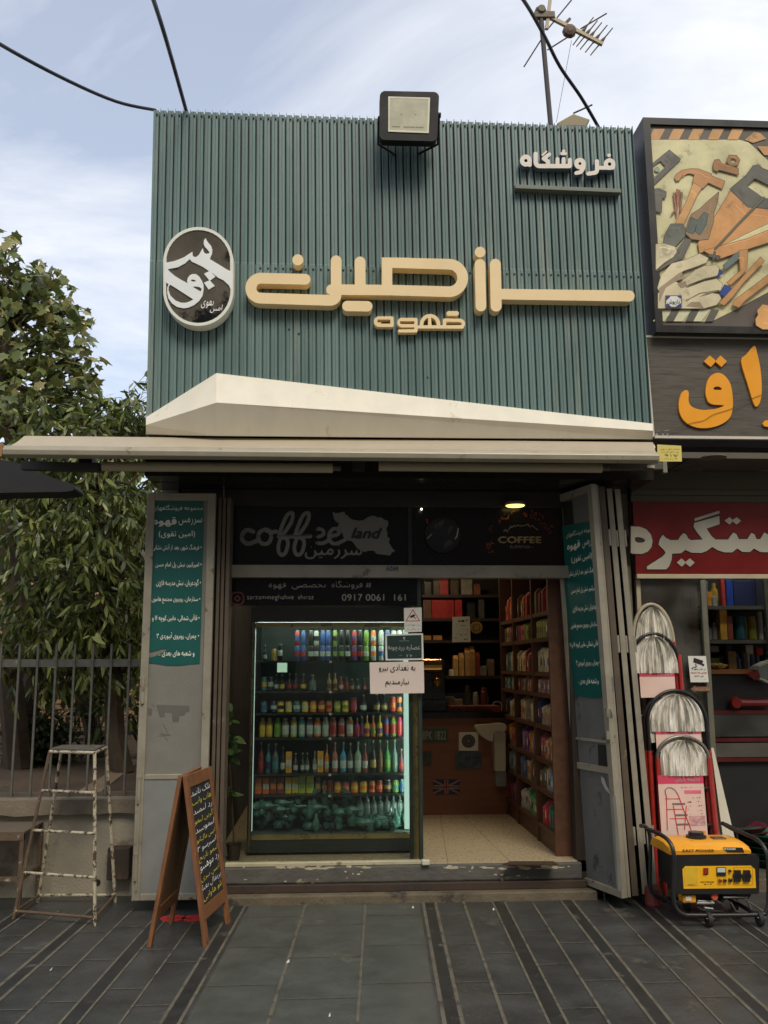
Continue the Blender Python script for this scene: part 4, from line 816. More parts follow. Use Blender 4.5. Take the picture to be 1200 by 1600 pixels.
# stickers on its glass
cs = thing('camera_warning_sticker', 'white sticker with a black security camera and Persian print on the tool shop glass', 'sticker', on_y(1092, 1066, .0))
YK = -.022; wpap = pm('white_paper', S(214, 212, 200), .6, var=.03); ink = pm('black_ink', (.012, .012, .012), .6); redink = pm('red_ink', S(190, 40, 25), .6)
px_shape('sheet', wpap, cs, YK, polys=[[(1075,1025),(1103,1025),(1107.5,1066),(1079,1066)]], h=.5, depth=.001)
px_shape('camera_symbol', ink, cs, YK-.001, [[(1081,1044,.6),(1088,1042,.8),(1087,1038,.8)]], polys=[[(1084,1027.5),(1099,1032.5),(1096.5,1039.5),(1083,1035)], [(1097,1037),(1100.5,1037),(1100,1041),(1097,1041)]], h=.35)
text_px('این مکان مجهز به', ink, cs, YK-.0005, 1081, 1043, 1103, 1047.5, bold=.15, res=14); text_px('دوربین مداربسته', redink, cs, YK-.0005, 1080, 1048.5, 1104.5, 1053, bold=.2, res=14); text_px('می باشد', ink, cs, YK-.0005, 1085, 1054, 1099, 1058, bold=.15, res=14); text_px('حفاظت و امنیت شبانه روزی', ink, cs, YK-.0005, 1082, 1060, 1104, 1063, bold=.0, res=12)
ar = thing('arrow_sticker', 'small brown arrow shaped sticker with white print under the camera sticker', 'sticker', on_y(1096, 1083, 0))
px_shape('arrow', pm('brown_vinyl', S(130, 90, 62), .6), ar, YK, polys=[[(1079,1076.5),(1086,1071),(1087,1073),(1110,1073),(1110,1080),(1087,1080),(1086,1082)]], h=.5, depth=.001); text_px('ورود از این طرف', whp, ar, YK, 1084, 1074.5, 1108, 1079, bold=.15, res=14)
# goods of the tool shop: shelves seen through the open door
shl = thing('steel_shelf', 'grey metal shelf rack with tools and bottles inside the tool shop', 'shelf', (on_y(1150, 1000, 1.5).x, 1.6, .085))
rack = pm('rack_grey', S(92, 92, 86), .5, metal=.4)
zsh = [on_y(1150, y, 1.35).z for y in (947, 1000, 1046)]; xa, xb = on_y(1098, 950, 1.35).x, on_y(1230, 950, 1.35).x
for z in zsh: MB().box(xa, xb, 1.30, 1.75, z-.03, z).build('shelf_board', rack, shl)
for x in (xa, on_y(1194, 950, 1.35).x): MB().box(x-.02, x+.015, 1.28, 1.31, .085, 2.6).build('upright', rack, shl)
MB().box(xa, xb, 1.76, 1.78, .3, 2.6).build('back_panel', pm('rack_back', S(40, 42, 42), .7), shl)
goods = [(1106,925,945,8,(196,130,40),'box','orange box on the top shelf of the tool shop, farthest left'),(1113,932,944,9,(140,134,120),'box','grey packet beside the orange box on the top shelf of the tool shop'),(1127,905,933,4,(170,50,40),'tool packet','red hanging packet on the top shelf of the tool shop'),(1137,905,944,8,(20,60,140),'tool packet','blue packet hanging from the top shelf of the tool shop'),(1160,908,938,32,(28,36,74),'bag','large dark blue bag on the top shelf of the tool shop'),(1184,905,938,10,(46,50,60),'box','dark grey carton at the right end of the top shelf of the tool shop'),
 (1107,975,996,11,(120,122,122),'bottle','grey bottle at the left of the middle shelf of the tool shop'),(1117,972,998,9,(130,128,126),'bottle','pale grey bottle beside the yellow packs of the tool shop'),(1128,953,997,9,(186,140,40),'pack','tall yellow pack on the middle shelf of the tool shop'),(1137,963,998,8,(120,60,30),'pack','brown red pack right of the tall yellow pack'),(1157,963,998,16,(14,72,80),'bucket','dark teal bucket on the middle shelf of the tool shop'),(1176,963,993,11,(126,120,30),'tin','olive yellow tin on the middle shelf of the tool shop'),(1189,955,992,5,(150,150,140),'tube','pale upright tube right of the olive tin'),
 (1109,1009,1019,22,(100,96,84),'tray','low grey tray under the middle shelf of the tool shop'),(1141,1018,1031,12,(120,96,36),'box','small ochre box on the lower shelf of the tool shop'),(1165,1020,1040,8,(86,90,90),'clamp','grey metal clamp on the lower shelf of the tool shop'),(1177,1022,1040,6,(70,80,110),'clamp','bluish clamp on the lower shelf of the tool shop'),(1184,1012,1024,9,(170,40,40),'pack','red pack on the lower shelf of the tool shop'),(1115,1028,1044,12,(104,110,40),'pouch','olive green pouch on the lower shelf of the tool shop')]
for (x, t, b, w_, c, k, lab) in goods:
    p, q = on_y(x-w_/2, b, 1.4), on_y(x+w_/2, t, 1.4); z0 = min(zsh, key=lambda z: abs(z-p.z)) if abs(min(zsh, key=lambda z: abs(z-p.z))-p.z) < .09 else p.z
    m = pm('goods_%d_%d_%d' % c, S(*c), .5, var=.3, scale=22); cx = (p.x+q.x)/2; hw = (q.x-p.x)/2
    mb = MB()
    if k in ('bottle', 'tin', 'bucket', 'tube', 'clamp'): H_ = q.z-z0; mb.lathe([(hw*.9, 0), (hw, .01), (hw, H_*.72), (hw*(.45 if k == 'bottle' else .95), H_*.84), (hw*(.4 if k == 'bottle' else .95), H_)], (cx, 1.42, z0), 14)
    else: mb.box(cx-hw, cx+hw, 1.36, 1.36+max(.06, hw), z0, q.z)
    tag(mb.build(k.replace(' ', '_'), m, bevel=.004), lab, k, 'goods on the tool shop shelves')
ct = thing('display_counter', 'glass display counter with an orange wooden top and red bands inside the tool shop', 'counter', (on_y(1160, 1200, .9).x, .9, .085))
x0_, x1_ = on_y(1108, 1100, .8).x, on_y(1260, 1100, .8).x; zz = lambda y: on_y(1160, y, .8).z
MB().box(x0_+.03, x1_, .80, 1.2, zz(1053), zz(1046)).build('counter_top', pm('orange_wood', S(170, 106, 52), .5, var=.2, stretch=(1, 8, 8)), ct)
for t, b in ((1110, 1116), (1153, 1159), (1184, 1190)): MB().box(x0_-.06, x1_, .795, .82, zz(b), zz(t)).build('red_band', pm('red_trim', S(84, 16, 15), .4), ct)
MB().box(x0_-.06, x1_, .83, 1.2, .085, zz(1054)-.002).build('counter_body', pm('counter_dark', S(26, 25, 24), .6), ct)
MB().box(x0_-.06, x1_, .80, .825, zz(1183), zz(1161)).build('grey_panel', pm('grey_panel', S(84, 80, 72), .5), ct)
MB().box(x0_-.06, x1_, .80, .803, zz(1151), zz(1115)).build('showcase_glass', glassm('door_glass', (1,1,1)), ct)
p = on_y(1192, 1050, .75); mcg = thing('power_tool', 'grey and white power tool with a red nose on the tool shop counter', 'tool', (p.x, .78, zz(1046)))
px_shape('casing', pm('tool_casing', S(120, 126, 118), .4), mcg, .76, polys=[[(1180,1046),(1186,1040),(1210,1034),(1212,1062),(1196,1062),(1184,1056)]], h=.7, depth=.12)
px_shape('white_trim', pm('white_plastic', (0,0,0)), mcg, .755, [[(1187,1041,1.2),(1200,1035,1.5),(1212,1032,1.5)], [(1188,1060,1.2),(1202,1066,2)]], h=.5, depth=.12)
px_shape('red_nose', pm('red_plastic', S(110, 22, 20), .3), mcg, .758, polys=[[(1169,1055),(1184,1046),(1188,1056),(1180,1063)]], h=.6, depth=.08)
p = on_y(1125, 1048, .85); tag(MB().lathe([(.02, 0), (.06, .01), (.085, .035), (.03, .05)], (p.x, .9, zz(1046)), 10).build('parts_dish', pm('brass_parts', S(210, 190, 110), .3, metal=.6, var=.6, scale=60)), 'shiny brass parts heaped on the tool shop counter', 'small parts')
p, q = on_y(1148, 1098, .79), on_y(1200, 1098, .79); rt_ = thing('red_power_tool', 'dark red power tool lying below the tool shop counter top', 'tool', (p.x, .8, p.z))
MB().tube([p, q], .032, 10).build('tool_body', pm('red_plastic', (0,0,0)), rt_); MB().lathe([(.04, -.03), (.05, 0), (.03, .03)], p+V((0, -.01, 0)), 12, 'y').build('tool_head', pm('red_plastic', (0,0,0)), rt_)
for i in range(6):
    y = 1262-i*5.4; p = on_y(1150-i*2.5, y, .7); z = .085+.035*i
    t_ = tag(MB().lathe([(.0, 0), (.20, .0), (.27, .05), (.28, .055), (.26, .055), (.19, .01), (.0, .01)], (p.x, .75, z), 24).build('plastic_basin', pm('crimson_plastic', S(90, 20, 42), .4), smooth=True), ['lowest', 'second', 'third', 'fourth', 'fifth', 'topmost'][i]+' crimson plastic basin in the stack on the tool shop floor', 'basin', 'stacked crimson basins')
for i in range(5):
    p = on_y(1206, 1280, .42); z = .085+.04*i
    tag(MB().lathe([(.0, 0), (.17, .0), (.22, .05), (.235, .06), (.21, .06), (.16, .01), (.0, .01)], (p.x, .42, z), 24).build('plastic_basin', pm('green_plastic', S(18, 66, 44), .4), smooth=True), ['lowest', 'second', 'third', 'fourth', 'topmost'][i]+' green plastic basin in the stack at the right edge of the tool shop', 'basin', 'stacked green basins')
lt = thing('added_fill_lamp', 'unseen white fill lamp added on the tool shop ceiling', 'lamp', (XN0+1.2, 1.0, 2.7)); MB().box(XN0+.7, XN0+2.4, .9, .96, 2.68, 2.71).build('fill_lamp_tube', em('added_fill_glow', (.95, 1, .92), 13.0), lt)  # unseen lamp added to brighten the tool shop interior
random.seed(77); kk_ = 0
for zi, z in enumerate(zsh):
    for q_ in range(11):
        x = xa+.05+q_*.085+random.uniform(-.015, .015); hh_ = random.uniform(.09, .24); c = random.choice([(190,150,50),(60,80,120),(150,60,50),(120,120,110),(60,100,80),(200,190,160),(40,50,60),(180,100,50)]); hw = random.uniform(.022, .036); mb = MB()
        if random.random() < .5: mb.lathe([(hw, 0), (hw, hh_*.7), (hw*.5, hh_*.8), (hw*.5, hh_)], (x, 1.62, z), 12)
        else: mb.box(x-hw, x+hw, 1.58, 1.68, z, z+hh_)
        t_ = tag(mb.build('packed_goods', pm('goods_%d_%d_%d' % c, S(*c), .5, var=.3, scale=22), bevel=.003), f"{['first','second','third','fourth','fifth','sixth','seventh','eighth','ninth','tenth','eleventh'][q_]} item from the left in the back row of the tool shop {['top','middle','lower'][zi]} shelf", 'packed item', 'back row goods on the tool shop shelves')
# ================================================================ BUILDINGS ACROSS THE STREET (they close the street and show in the glass)
ob_m = [pm('opposite_wall_tan', S(190, 168, 132), .9, var=.12, scale=1.5), pm('opposite_wall_grey', S(150, 142, 130), .9, var=.12, scale=1.5), pm('opposite_wall_brick', S(150, 108, 78), .9, var=.15, scale=2)]
for i, (x, w_, h_, lab) in enumerate(((-19, 12, 17, 'tan'), (-6.4, 12, 20, 'grey'), (6.2, 13, 18, 'brick'), (19.8, 12, 15, 'pale'))):
    t_ = thing('street_building', {'tan':'tan walled building across the street, left end of the row','grey':'taller grey walled building across the street','brick':'brick coloured building across the street','pale':'low tan building across the street, right end of the row'}[lab], 'building', (x+w_/2, -27, 0), 'buildings across the street')
    MB().box(x, x+w_, -32, -26, 0, h_).build('wall', ob_m[i % 3], t_)
    MB().box(x-.1, x+w_+.1, -32.1, -25.8, h_, h_+.25).build('roof', side, t_)
    for fx in range(4):
        for fz in range(int(h_//3)): 
            cx = x+1.6+fx*(w_-3.2)/3; MB().box(cx-.6, cx+.6, -26, -25.96, fz*3+1, fz*3+2.5).build('window', pm('opposite_window', S(40, 46, 52), .15), t_)
# ================================================================ LEFT: LOW WALL, RAILING, GARDEN, TREES
conc = pm('old_render', S(150, 142, 124), .9, var=.16, scale=3, stain=S(118, 108, 92), st_amt=.25, st_scale=2, bump=.4)
WY = on_z(60, 1402, 0).y; XWR = XW0-.02
zc0, zc1 = on_y(100, 1272, WY-.05).z, on_y(100, 1250, WY-.05).z
lw = thing('low_wall', 'low stained grey rendered garden wall with a broken coping left of the shop', 'wall', (-3, WY, 0))
MB().box(-9, XWR, WY, WY+.22, -.05, zc0).build('wall_body', conc, lw)
random.seed(5); mb = MB(); pts = []
n = 90
for i in range(n+1):
    x = -9+(XWR+9)*i/n; j = random.uniform(-.010, .008); pts.append((x, WY-.05+random.uniform(-.008, .004), zc0-.004+j))
for i in range(n):
    a, b = pts[i], pts[i+1]; mb.add([a, b, (b[0], WY-.045, zc1), (a[0], WY-.045, zc1), (a[0], WY+.26, a[2]), (b[0], WY+.26, b[2]), (b[0], WY+.26, zc1), (a[0], WY+.26, zc1)], [(0,1,2,3), (3,2,6,7), (0,4,5,1)])
mb.build('coping', pm('coping_grey', S(112, 102, 86), .9, var=.2, scale=6, stain=S(160, 148, 124), st_amt=.2, st_scale=5, bump=.5), lw)
p = on_y(152, 1379, WY-.001); MB().lathe([(.022, -.002), (.022, .004)], p, 12, 'y').build('drain_hole', pm('black_joint', (0,0,0)), lw)
pb = tag(MB().box(on_y(168,1350,WY-.08).x, on_y(203,1350,WY-.08).x, WY-.10, WY-.002, on_y(180,1376,WY-.1).z, on_y(180,1325,WY-.1).z).build('meter_box', pm('rusty_box', S(58, 48, 38), .8, var=.35, stain=S(96, 70, 48), st_amt=.2, st_scale=12), bevel=.008), 'dark rusty meter box low on the wall beside the shutter', 'meter box')
fe = thing('railing', 'grey painted metal railing with thin upright bars on the low garden wall', 'railing', (-3, WY+.1, zc1))
YF_ = WY+.12; frm = pm('railing_paint', S(98, 97, 90), .5, metal=.2, var=.25, scale=18, stain=S(150, 140, 120), st_amt=.13, st_scale=24)
zr0, zr1 = on_y(100, 1247, YF_).z, on_y(100, 1238, YF_).z
MB().box(-9, XWR, YF_-.01, YF_+.02, zr0, zr1).build('bottom_rail', pm('railing_rust', S(84, 78, 68), .6, stain=S(118, 70, 38), st_amt=.35, st_scale=3), fe)
MB().box(-9, XWR, YF_-.012, YF_+.02, on_y(100, 1042, YF_).z, on_y(100, 1030, YF_).z).build('top_rail', frm, fe)
zt_r = on_y(100, 1006, YF_).z; xs_ = on_y(174, 1035, YF_).x-on_y(145.5, 1035, YF_).x; b0_ = None
x = on_y(203, 1035, YF_).x
while x > -8.9:
    if b0_ is None: b0_ = MB().bar((x, YF_-.02, zr0), (x, YF_-.02, zt_r), .014).build('railing_bar', frm, fe); o = b0_
    else: o = b0_.copy(); COL.objects.link(o); o.parent = fe; o.location = (b0_.location[0]+x-xfirst, 0, 0)
    if o is b0_: xfirst = x
    x -= xs_
# garden
soil = pm('garden_soil', S(84, 68, 50), .95, var=.3, scale=3, stain=S(60, 58, 36), st_amt=.35, st_scale=1.5, bump=.6)
g_ = MB(); g_.box(-40, XWR-.0, WY+.22, 30, -.05, zc1-.05); structure(g_.build('garden_ground', soil))
p, q, r_, s_ = on_z(110, 1243, zc1-.045), on_z(150, 1243, zc1-.045), on_z(222, 1186, zc1-.045), on_z(205, 1186, zc1-.045)
structure(MB().quad(p, q, r_, s_).build('garden_path', pm('dusty_path', S(140, 120, 92), .9)))
# brick building far behind
bm = bpy.data.materials.new('garden_brick'); bm.use_nodes = True; n = bm.node_tree.nodes; l = bm.node_tree.links
t = n.new('ShaderNodeTexCoord'); s3_ = n.new('ShaderNodeSeparateXYZ'); c3 = n.new('ShaderNodeCombineXYZ'); l.new(t.outputs['Object'], s3_.inputs[0]); l.new(s3_.outputs[0], c3.inputs[0]); l.new(s3_.outputs[2], c3.inputs[1])
bt = n.new('ShaderNodeTexBrick'); l.new(c3.outputs[0], bt.inputs[0]); bt.inputs['Scale'].default_value = 1; bt.inputs['Brick Width'].default_value = .24; bt.inputs['Row Height'].default_value = .085; bt.inputs['Mortar Size'].default_value = .012
bt.inputs['Color1'].default_value = S(176, 138, 96)+(1,); bt.inputs['Color2'].default_value = S(156, 120, 82)+(1,); bt.inputs['Mortar'].default_value = S(84, 70, 54)+(1,); l.new(bt.outputs[0], n['Principled BSDF'].inputs['Base Color']); n['Principled BSDF'].inputs['Roughness'].default_value = .9
gb = thing('brick_building', 'yellowish brick building behind the garden trees', 'building', (-8, 9, 0)); MB().box(-20, 1, 8, 14, 0, 3.6).build('wall', bm, gb); MB().box(-20.1, 1.1, 7.9, 14.1, 3.6, 3.75).build('roof', side, gb)
gf = thing('inner_railing', 'dark railing in front of the brick building in the garden', 'railing', (-6, 6, zc1)); mb = None
for z in (.62, 1.75): MB().box(-14, 0, 6.0, 6.03, z, z+.05).build('rail', structm, gf)
for i in range(46):
    x = -13.8+i*.30
    if mb is None: mb = MB().box(x-.012, x+.012, 5.99, 6.01, .45, 2.0).build('railing_bar', structm, gf); continue
    o = mb.copy(); COL.objects.link(o); o.parent = gf; o.location = (i*.30, 0, 0)
# ---- trees
def leaf_mat(name, c1, c2, c3):
    m = bpy.data.materials.new(name); m.use_nodes = True; n = m.node_tree.nodes; l = m.node_tree.links; p = n['Principled BSDF']; p.inputs['Roughness'].default_value = .38; p.inputs['Specular IOR Level'].default_value = .5
    g = n.new('ShaderNodeNewGeometry'); r = n.new('ShaderNodeValToRGB'); l.new(g.outputs['Random Per Island'], r.inputs[0]); e = r.color_ramp.elements; e[0].color = c1+(1,); e[1].color = c3+(1,); x = r.color_ramp.elements.new(.6); x.color = c2+(1,)
    l.new(r.outputs[0], p.inputs['Base Color']); tl_ = n.new('ShaderNodeBsdfTranslucent'); l.new(r.outputs[0], tl_.inputs[0]); mx = n.new('ShaderNodeMixShader'); mx.inputs[0].default_value = .25; l.new(p.outputs[0], mx.inputs[1]); l.new(tl_.outputs[0], mx.inputs[2]); l.new(mx.outputs[0], n['Material Output'].inputs[0]); return m
broad = leaf_mat('plane_leaf', S(84, 98, 52), S(112, 122, 68), S(152, 142, 84)); narrow = leaf_mat('narrow_leaf', S(62, 76, 34), S(96, 108, 46), S(150, 156, 88)); bark = pm('bark', S(74, 62, 48), .9, var=.3, scale=12, bump=.8, bscale=20)
LOBE = [(0, -.12), (.16, .02), (.5, -.05), (.38, .24), (.52, .52), (.27, .55), (0, .95), (-.27, .55), (-.52, .52), (-.38, .24), (-.5, -.05), (-.16, .02)]
def add_leaf(mb, p, d, nrm, size, shape):
    d = V(d).normalized(); s_ = d.cross(V(nrm)); s_ = s_.normalized() if s_.length > .01 else V((1, 0, 0)); nn = s_.cross(d); c = len(mb.v)
    for (x, y) in shape: q = p+s_*(x*size)+d*(y*size)+nn*(-.45*x*x*size-.18*y*y*size); mb.v.append((q.x, q.y, q.z))
    mb.f.append(tuple(range(c, c+len(shape))))
def rnd(): return V((random.gauss(0, 1), random.gauss(0, 1), random.gauss(0, 1))).normalized()
SL = [(0, 0), (.11, .25), (.12, .5), (.07, .8), (0, 1), (-.07, .8), (-.12, .5), (-.11, .25)]
def limb(mb, a, b, r0_, r1_, wob=.12, n=6):
    pts = [V(a).lerp(V(b), i/n)+(rnd()*wob*math.sin(math.pi*i/n) if 0 < i < n else V((0, 0, 0))) for i in range(n+1)]; mb.tube(pts, [r0_+(r1_-r0_)*i/n for i in range(n+1)], 7); return pts
def broad_tree(base, top, clumps, label, seed, size=.135, per=200):
    random.seed(seed); t_ = thing('plane_tree', label, 'tree', base, 'garden trees'); tm = MB(); tp = limb(tm, base, top, .13, .05, .15, 8); cm = MB()
    for (c, R_) in clumps:
        c = V(c); s_ = min(tp, key=lambda q: (q-c).length+ (2 if q.z > c.z else 0)); br_ = limb(tm, s_, c, .03, .010, .15, 5)
        for k in range(int(3+R_*4)):
            e_ = c+rnd()*R_*random.uniform(.5, 1.0); tw = limb(tm, br_[3], e_, .010, .003, .08, 4)
        for k in range(int(per*R_*R_*4)):
            q = c+rnd()*R_*(random.random()**.45); dr = V((random.gauss(0, .6), random.gauss(-.25, .5), random.gauss(-.45, .5))); add_leaf(cm, q, dr, V((random.gauss(0, .5), random.gauss(-.3, .5), 1)), size*random.uniform(.55, 1.15), LOBE)
    tm.build('trunk', bark, t_, smooth=True); cm.build('crown', broad, t_)
def narrow_tree(base, top, clumps, label, seed, size=.125, per=30):
    random.seed(seed); t_ = thing('narrow_leaved_tree', label, 'tree', base, 'garden trees'); tm = MB(); tp = limb(tm, base, top, .10, .04, .12, 8); cm = MB()
    for (c, R_) in clumps:
        c = V(c); s_ = min(tp, key=lambda q: (q-c).length+(2 if q.z > c.z else 0)); br_ = limb(tm, s_, c, .025, .008, .15, 5)
        for k in range(int(per*R_*R_*4)+14):
            q = c+rnd()*R_*(random.random()**.5); out = (q-c).normalized()*.5+V((0, 0, -.25))+rnd()*.6; out.normalize(); Lg = random.uniform(.18, .34); tm.tube([q, q+out*Lg], .003, 3, False)
            for j in range(11):
                a = random.uniform(.1, 1); dr = out*.5+rnd()*.55+V((0, 0, -.5)); add_leaf(cm, q+out*Lg*a, dr, rnd()+V((0, -.6, .5)), size*random.uniform(.6, 1.25), SL)
    tm.build('trunk', bark, t_, smooth=True); cm.build('crown', narrow, t_)
def cl_(lst, dy0): return [((on_y(x, y, Y)), R_) for x, y, Y, R_ in lst]
g0 = V((0, 0, zc1-.06))
def base(x, y, Y): p = on_y(x, y, Y); return V((p.x, Y, zc1-.06))
broad_tree(base(30, 1200, 2.6), on_y(10, 520, 2.6), cl_([(12,440,2.7,.30),(60,470,2.6,.40),(100,520,2.5,.34),(20,540,2.7,.5),(85,590,2.4,.42),(132,495,2.5,.13),(128,560,2.5,.2),(-30,500,2.8,.5),(10,385,2.7,.16),(40,650,2.5,.5),(120,640,2.6,.26),(-40,620,2.8,.55),(135,600,2.5,.14),(-60,420,2.8,.4),(75,430,2.7,.16),(40,460,2.6,.25)], 0), 'tall broad leaved plane tree rising above the awning at the left edge', 11)
narrow_tree(base(195, 1180, 2.2), on_y(150, 760, 2.2), cl_([(60,680,2.0,.42),(20,730,2.1,.45),(120,690,2.1,.34),(175,672,2.3,.30),(205,640,2.4,.17),(228,662,2.4,.24),(150,730,2.0,.40),(215,745,2.2,.34),(90,780,1.9,.42),(30,820,1.9,.45),(180,800,1.9,.38),(120,860,1.8,.42),(210,870,2.0,.36),(50,900,1.8,.42),(160,930,1.8,.40),(220,950,2.0,.28),(90,960,1.8,.34),(20,970,1.9,.36),(250,700,2.6,.3),(190,655,2.3,.16),(168,650,2.3,.16),(212,665,2.3,.2),(60,1010,1.9,.26),(150,1010,1.9,.26),(225,1015,2.0,.2),(0,1020,1.9,.24),(110,1040,2.0,.16)], 0), 'drooping narrow leaved tree filling the gap between the plane tree and the shutter', 12)
narrow_tree(base(150, 1180, 3.6), on_y(110, 800, 3.6), cl_([(20,760,3.6,.6),(90,720,3.7,.6),(170,740,3.6,.55),(230,760,3.8,.5),(60,850,3.6,.6),(150,860,3.5,.6),(230,870,3.6,.5),(10,930,3.5,.55),(100,960,3.6,.5),(190,980,3.6,.48),(60,1020,3.7,.34),(215,1040,3.5,.36),(140,1050,3.8,.3),(165,1120,3.2,.22),(20,1040,3.7,.3)], 0), 'darker narrow leaved tree farther back in the garden behind the railing', 13, size=.15, per=30)
broad_tree(base(40, 1190, 5.2), on_y(60, 800, 5.2), cl_([(0,720,5.2,.8),(80,760,5.4,.8),(170,800,5.4,.8),(30,860,5.3,.8),(120,900,5.3,.8),(220,900,5.4,.7),(230,820,5.5,.7),(40,980,5.4,.6),(150,1000,5.4,.55),(225,1010,5.4,.5),(-40,800,5.4,.8)], 0), 'shaded broad leaved tree deepest in the garden in front of the brick building', 14, size=.2, per=60)
random.seed(15); sh = thing('shrub', 'dark rounded shrub behind the railing near the second trunk', 'shrub', base(60, 1200, 3.0)); cm = MB(); tm = MB()
for k in range(12): limb(tm, base(60, 1200, 3.0), on_y(random.uniform(25, 95), random.uniform(1120, 1180), 3.0), .012, .004, .05, 4)
for k in range(2600):
    c = on_y(62, 1170, 3.0); q = c+V((random.gauss(0, .16), random.gauss(0, .16), random.gauss(0, .17))); add_leaf(cm, q, rnd()+V((0, 0, .4)), rnd(), random.uniform(.04, .08), [(0, 0), (.3, .4), (0, 1), (-.3, .4)])
tm.build('stem', bark, sh); cm.build('foliage', leaf_mat('shrub_leaf', S(50, 60, 34), S(66, 76, 40), S(84, 92, 50)), sh)
tag(MB().tube([base(20, 1190, 2.9), on_y(30, 1130, 2.9), on_y(52, 1060, 2.9), on_y(80, 980, 2.9), on_y(90, 900, 2.9)], [.11, .10, .09, .08, .07], 9).build('bare_trunk', bark, smooth=True), 'leaning brown tree trunk behind the left end of the railing', 'tree trunk')
# dark canopy at the far left
cn = thing('stall_canopy', 'dark cloth canopy end sticking in from the left edge below the awning', 'canopy', on_y(-40, 770, .35))
px_shape('cloth', pm('dark_cloth', S(44, 44, 46), .9, var=.12, bump=.3, bscale=12), cn, .35, polys=[smooth_pts([(-90,712),(-20,716),(22,722),(55,736),(86,748),(112,756),(116,764),(104,768),(60,769),(0,770),(-90,773)], 3, True)], h=1.5, depth=.25)
p = on_y(-60, 770, .6); MB().tube([(p.x, .9, 0), (p.x, .9, p.z)], .02, 8).build('pole', structm, cn)
# step stand
ss_ = thing('step_stand', 'tall worn tubular metal step stand with peeling white paint in front of the low wall', 'step stand', on_z(100, 1430, 0))
peel = pm('peeling_white', S(176, 166, 140), .7, var=.15, scale=30, stain=S(74, 58, 44), st_amt=.52, st_scale=26); rusty = pm('rusty_tube', S(92, 74, 56), .8, var=.3, scale=20, stain=S(160, 150, 128), st_amt=.2, st_scale=24)
FL, FR, BRr, BLl = on_z(21, 1436, 0), on_z(148, 1447, 0), on_z(180, 1410, 0), on_z(59, 1410, 0)
HT = on_y(148, 1174, FR.y+.10).z; HT = (HT+on_y(78, 1173, FL.y+.1).z)/2
tfl, tfr, tbr, tbl = on_z(78, 1173, HT), on_z(148, 1175, HT), on_z(166, 1167, HT), on_z(97, 1167, HT)
R_ = .0105; up_ = V((0, 0, .03))
for a, b, m in ((FL, tfl, rusty), (FR, tfr, peel), (BRr, tbr, peel), (BLl, tbl, peel)): MB().tube([a, b], R_, 8).build('leg', m, ss_)
def at_h(a, b, z): return a.lerp(b, (z-a.z)/(b.z-a.z))
for py in (1240, 1303, 1370): z = on_y(148, py, FR.y+.05).z; MB().tube([at_h(FL, tfl, z), at_h(FR, tfr, z)], .009, 8).build('rung', peel, ss_)
z = .045; q4 = [at_h(a, b, z) for a, b in ((FL, tfl), (FR, tfr), (BRr, tbr), (BLl, tbl))]
for i, m in enumerate((rusty, rusty, peel, rusty)): MB().tube([q4[i], q4[(i+1) % 4]], .009, 8).build('base_rail', m, ss_)
t4 = [tfl, tfr, tbr, tbl]
for i in range(4): MB().tube([t4[i]+V((0,0,-.005)), t4[(i+1) % 4]+V((0,0,-.005))], .010, 8).build('top_rail', peel, ss_)
MB().slab([p+V((0, 0, .008)) for p in t4], (0, 0, .006)).build('platform', pm('platform_grey', S(78, 72, 62), .8, var=.25, stain=S(120, 112, 96), st_amt=.25, st_scale=14), ss_)
# table frame at the far left
tf = thing('table_frame', 'low rusty metal table frame with a worn top at the left edge against the wall', 'table', on_z(10, 1412, 0))
yA_, yB_ = WY-.42, WY-.03; xr_ = on_y(38, 1300, yA_).x; zt_t = on_y(20, 1300, yA_).z
MB().box(-3.2, xr_, yA_, yB_, zt_t-.012, zt_t).build('top', pm('brown_top', S(92, 80, 64), .8, var=.25, stain=S(130, 118, 96), st_amt=.2), tf)
mb_r = pm('rusty_tube', (0,0,0))
for x in (xr_-.012, -3.1):
    for y in (yA_+.012, yB_-.012): MB().box(x-.012, x+.012, y-.012, y+.012, 0, zt_t-.013).build('leg', mb_r, tf)
zz_ = on_y(20, 1374, yA_).z
MB().box(-3.1, xr_-.025, yA_, yA_+.024, zz_-.012, zz_+.012).build('stretcher', mb_r, tf); MB().box(xr_-.024, xr_, yA_+.025, yB_-.025, zz_-.012, zz_+.012).build('stretcher', mb_r, tf); MB().box(-3.2, xr_, yA_-.004, yA_+.02, zt_t-.05, zt_t-.013).build('apron', mb_r, tf)
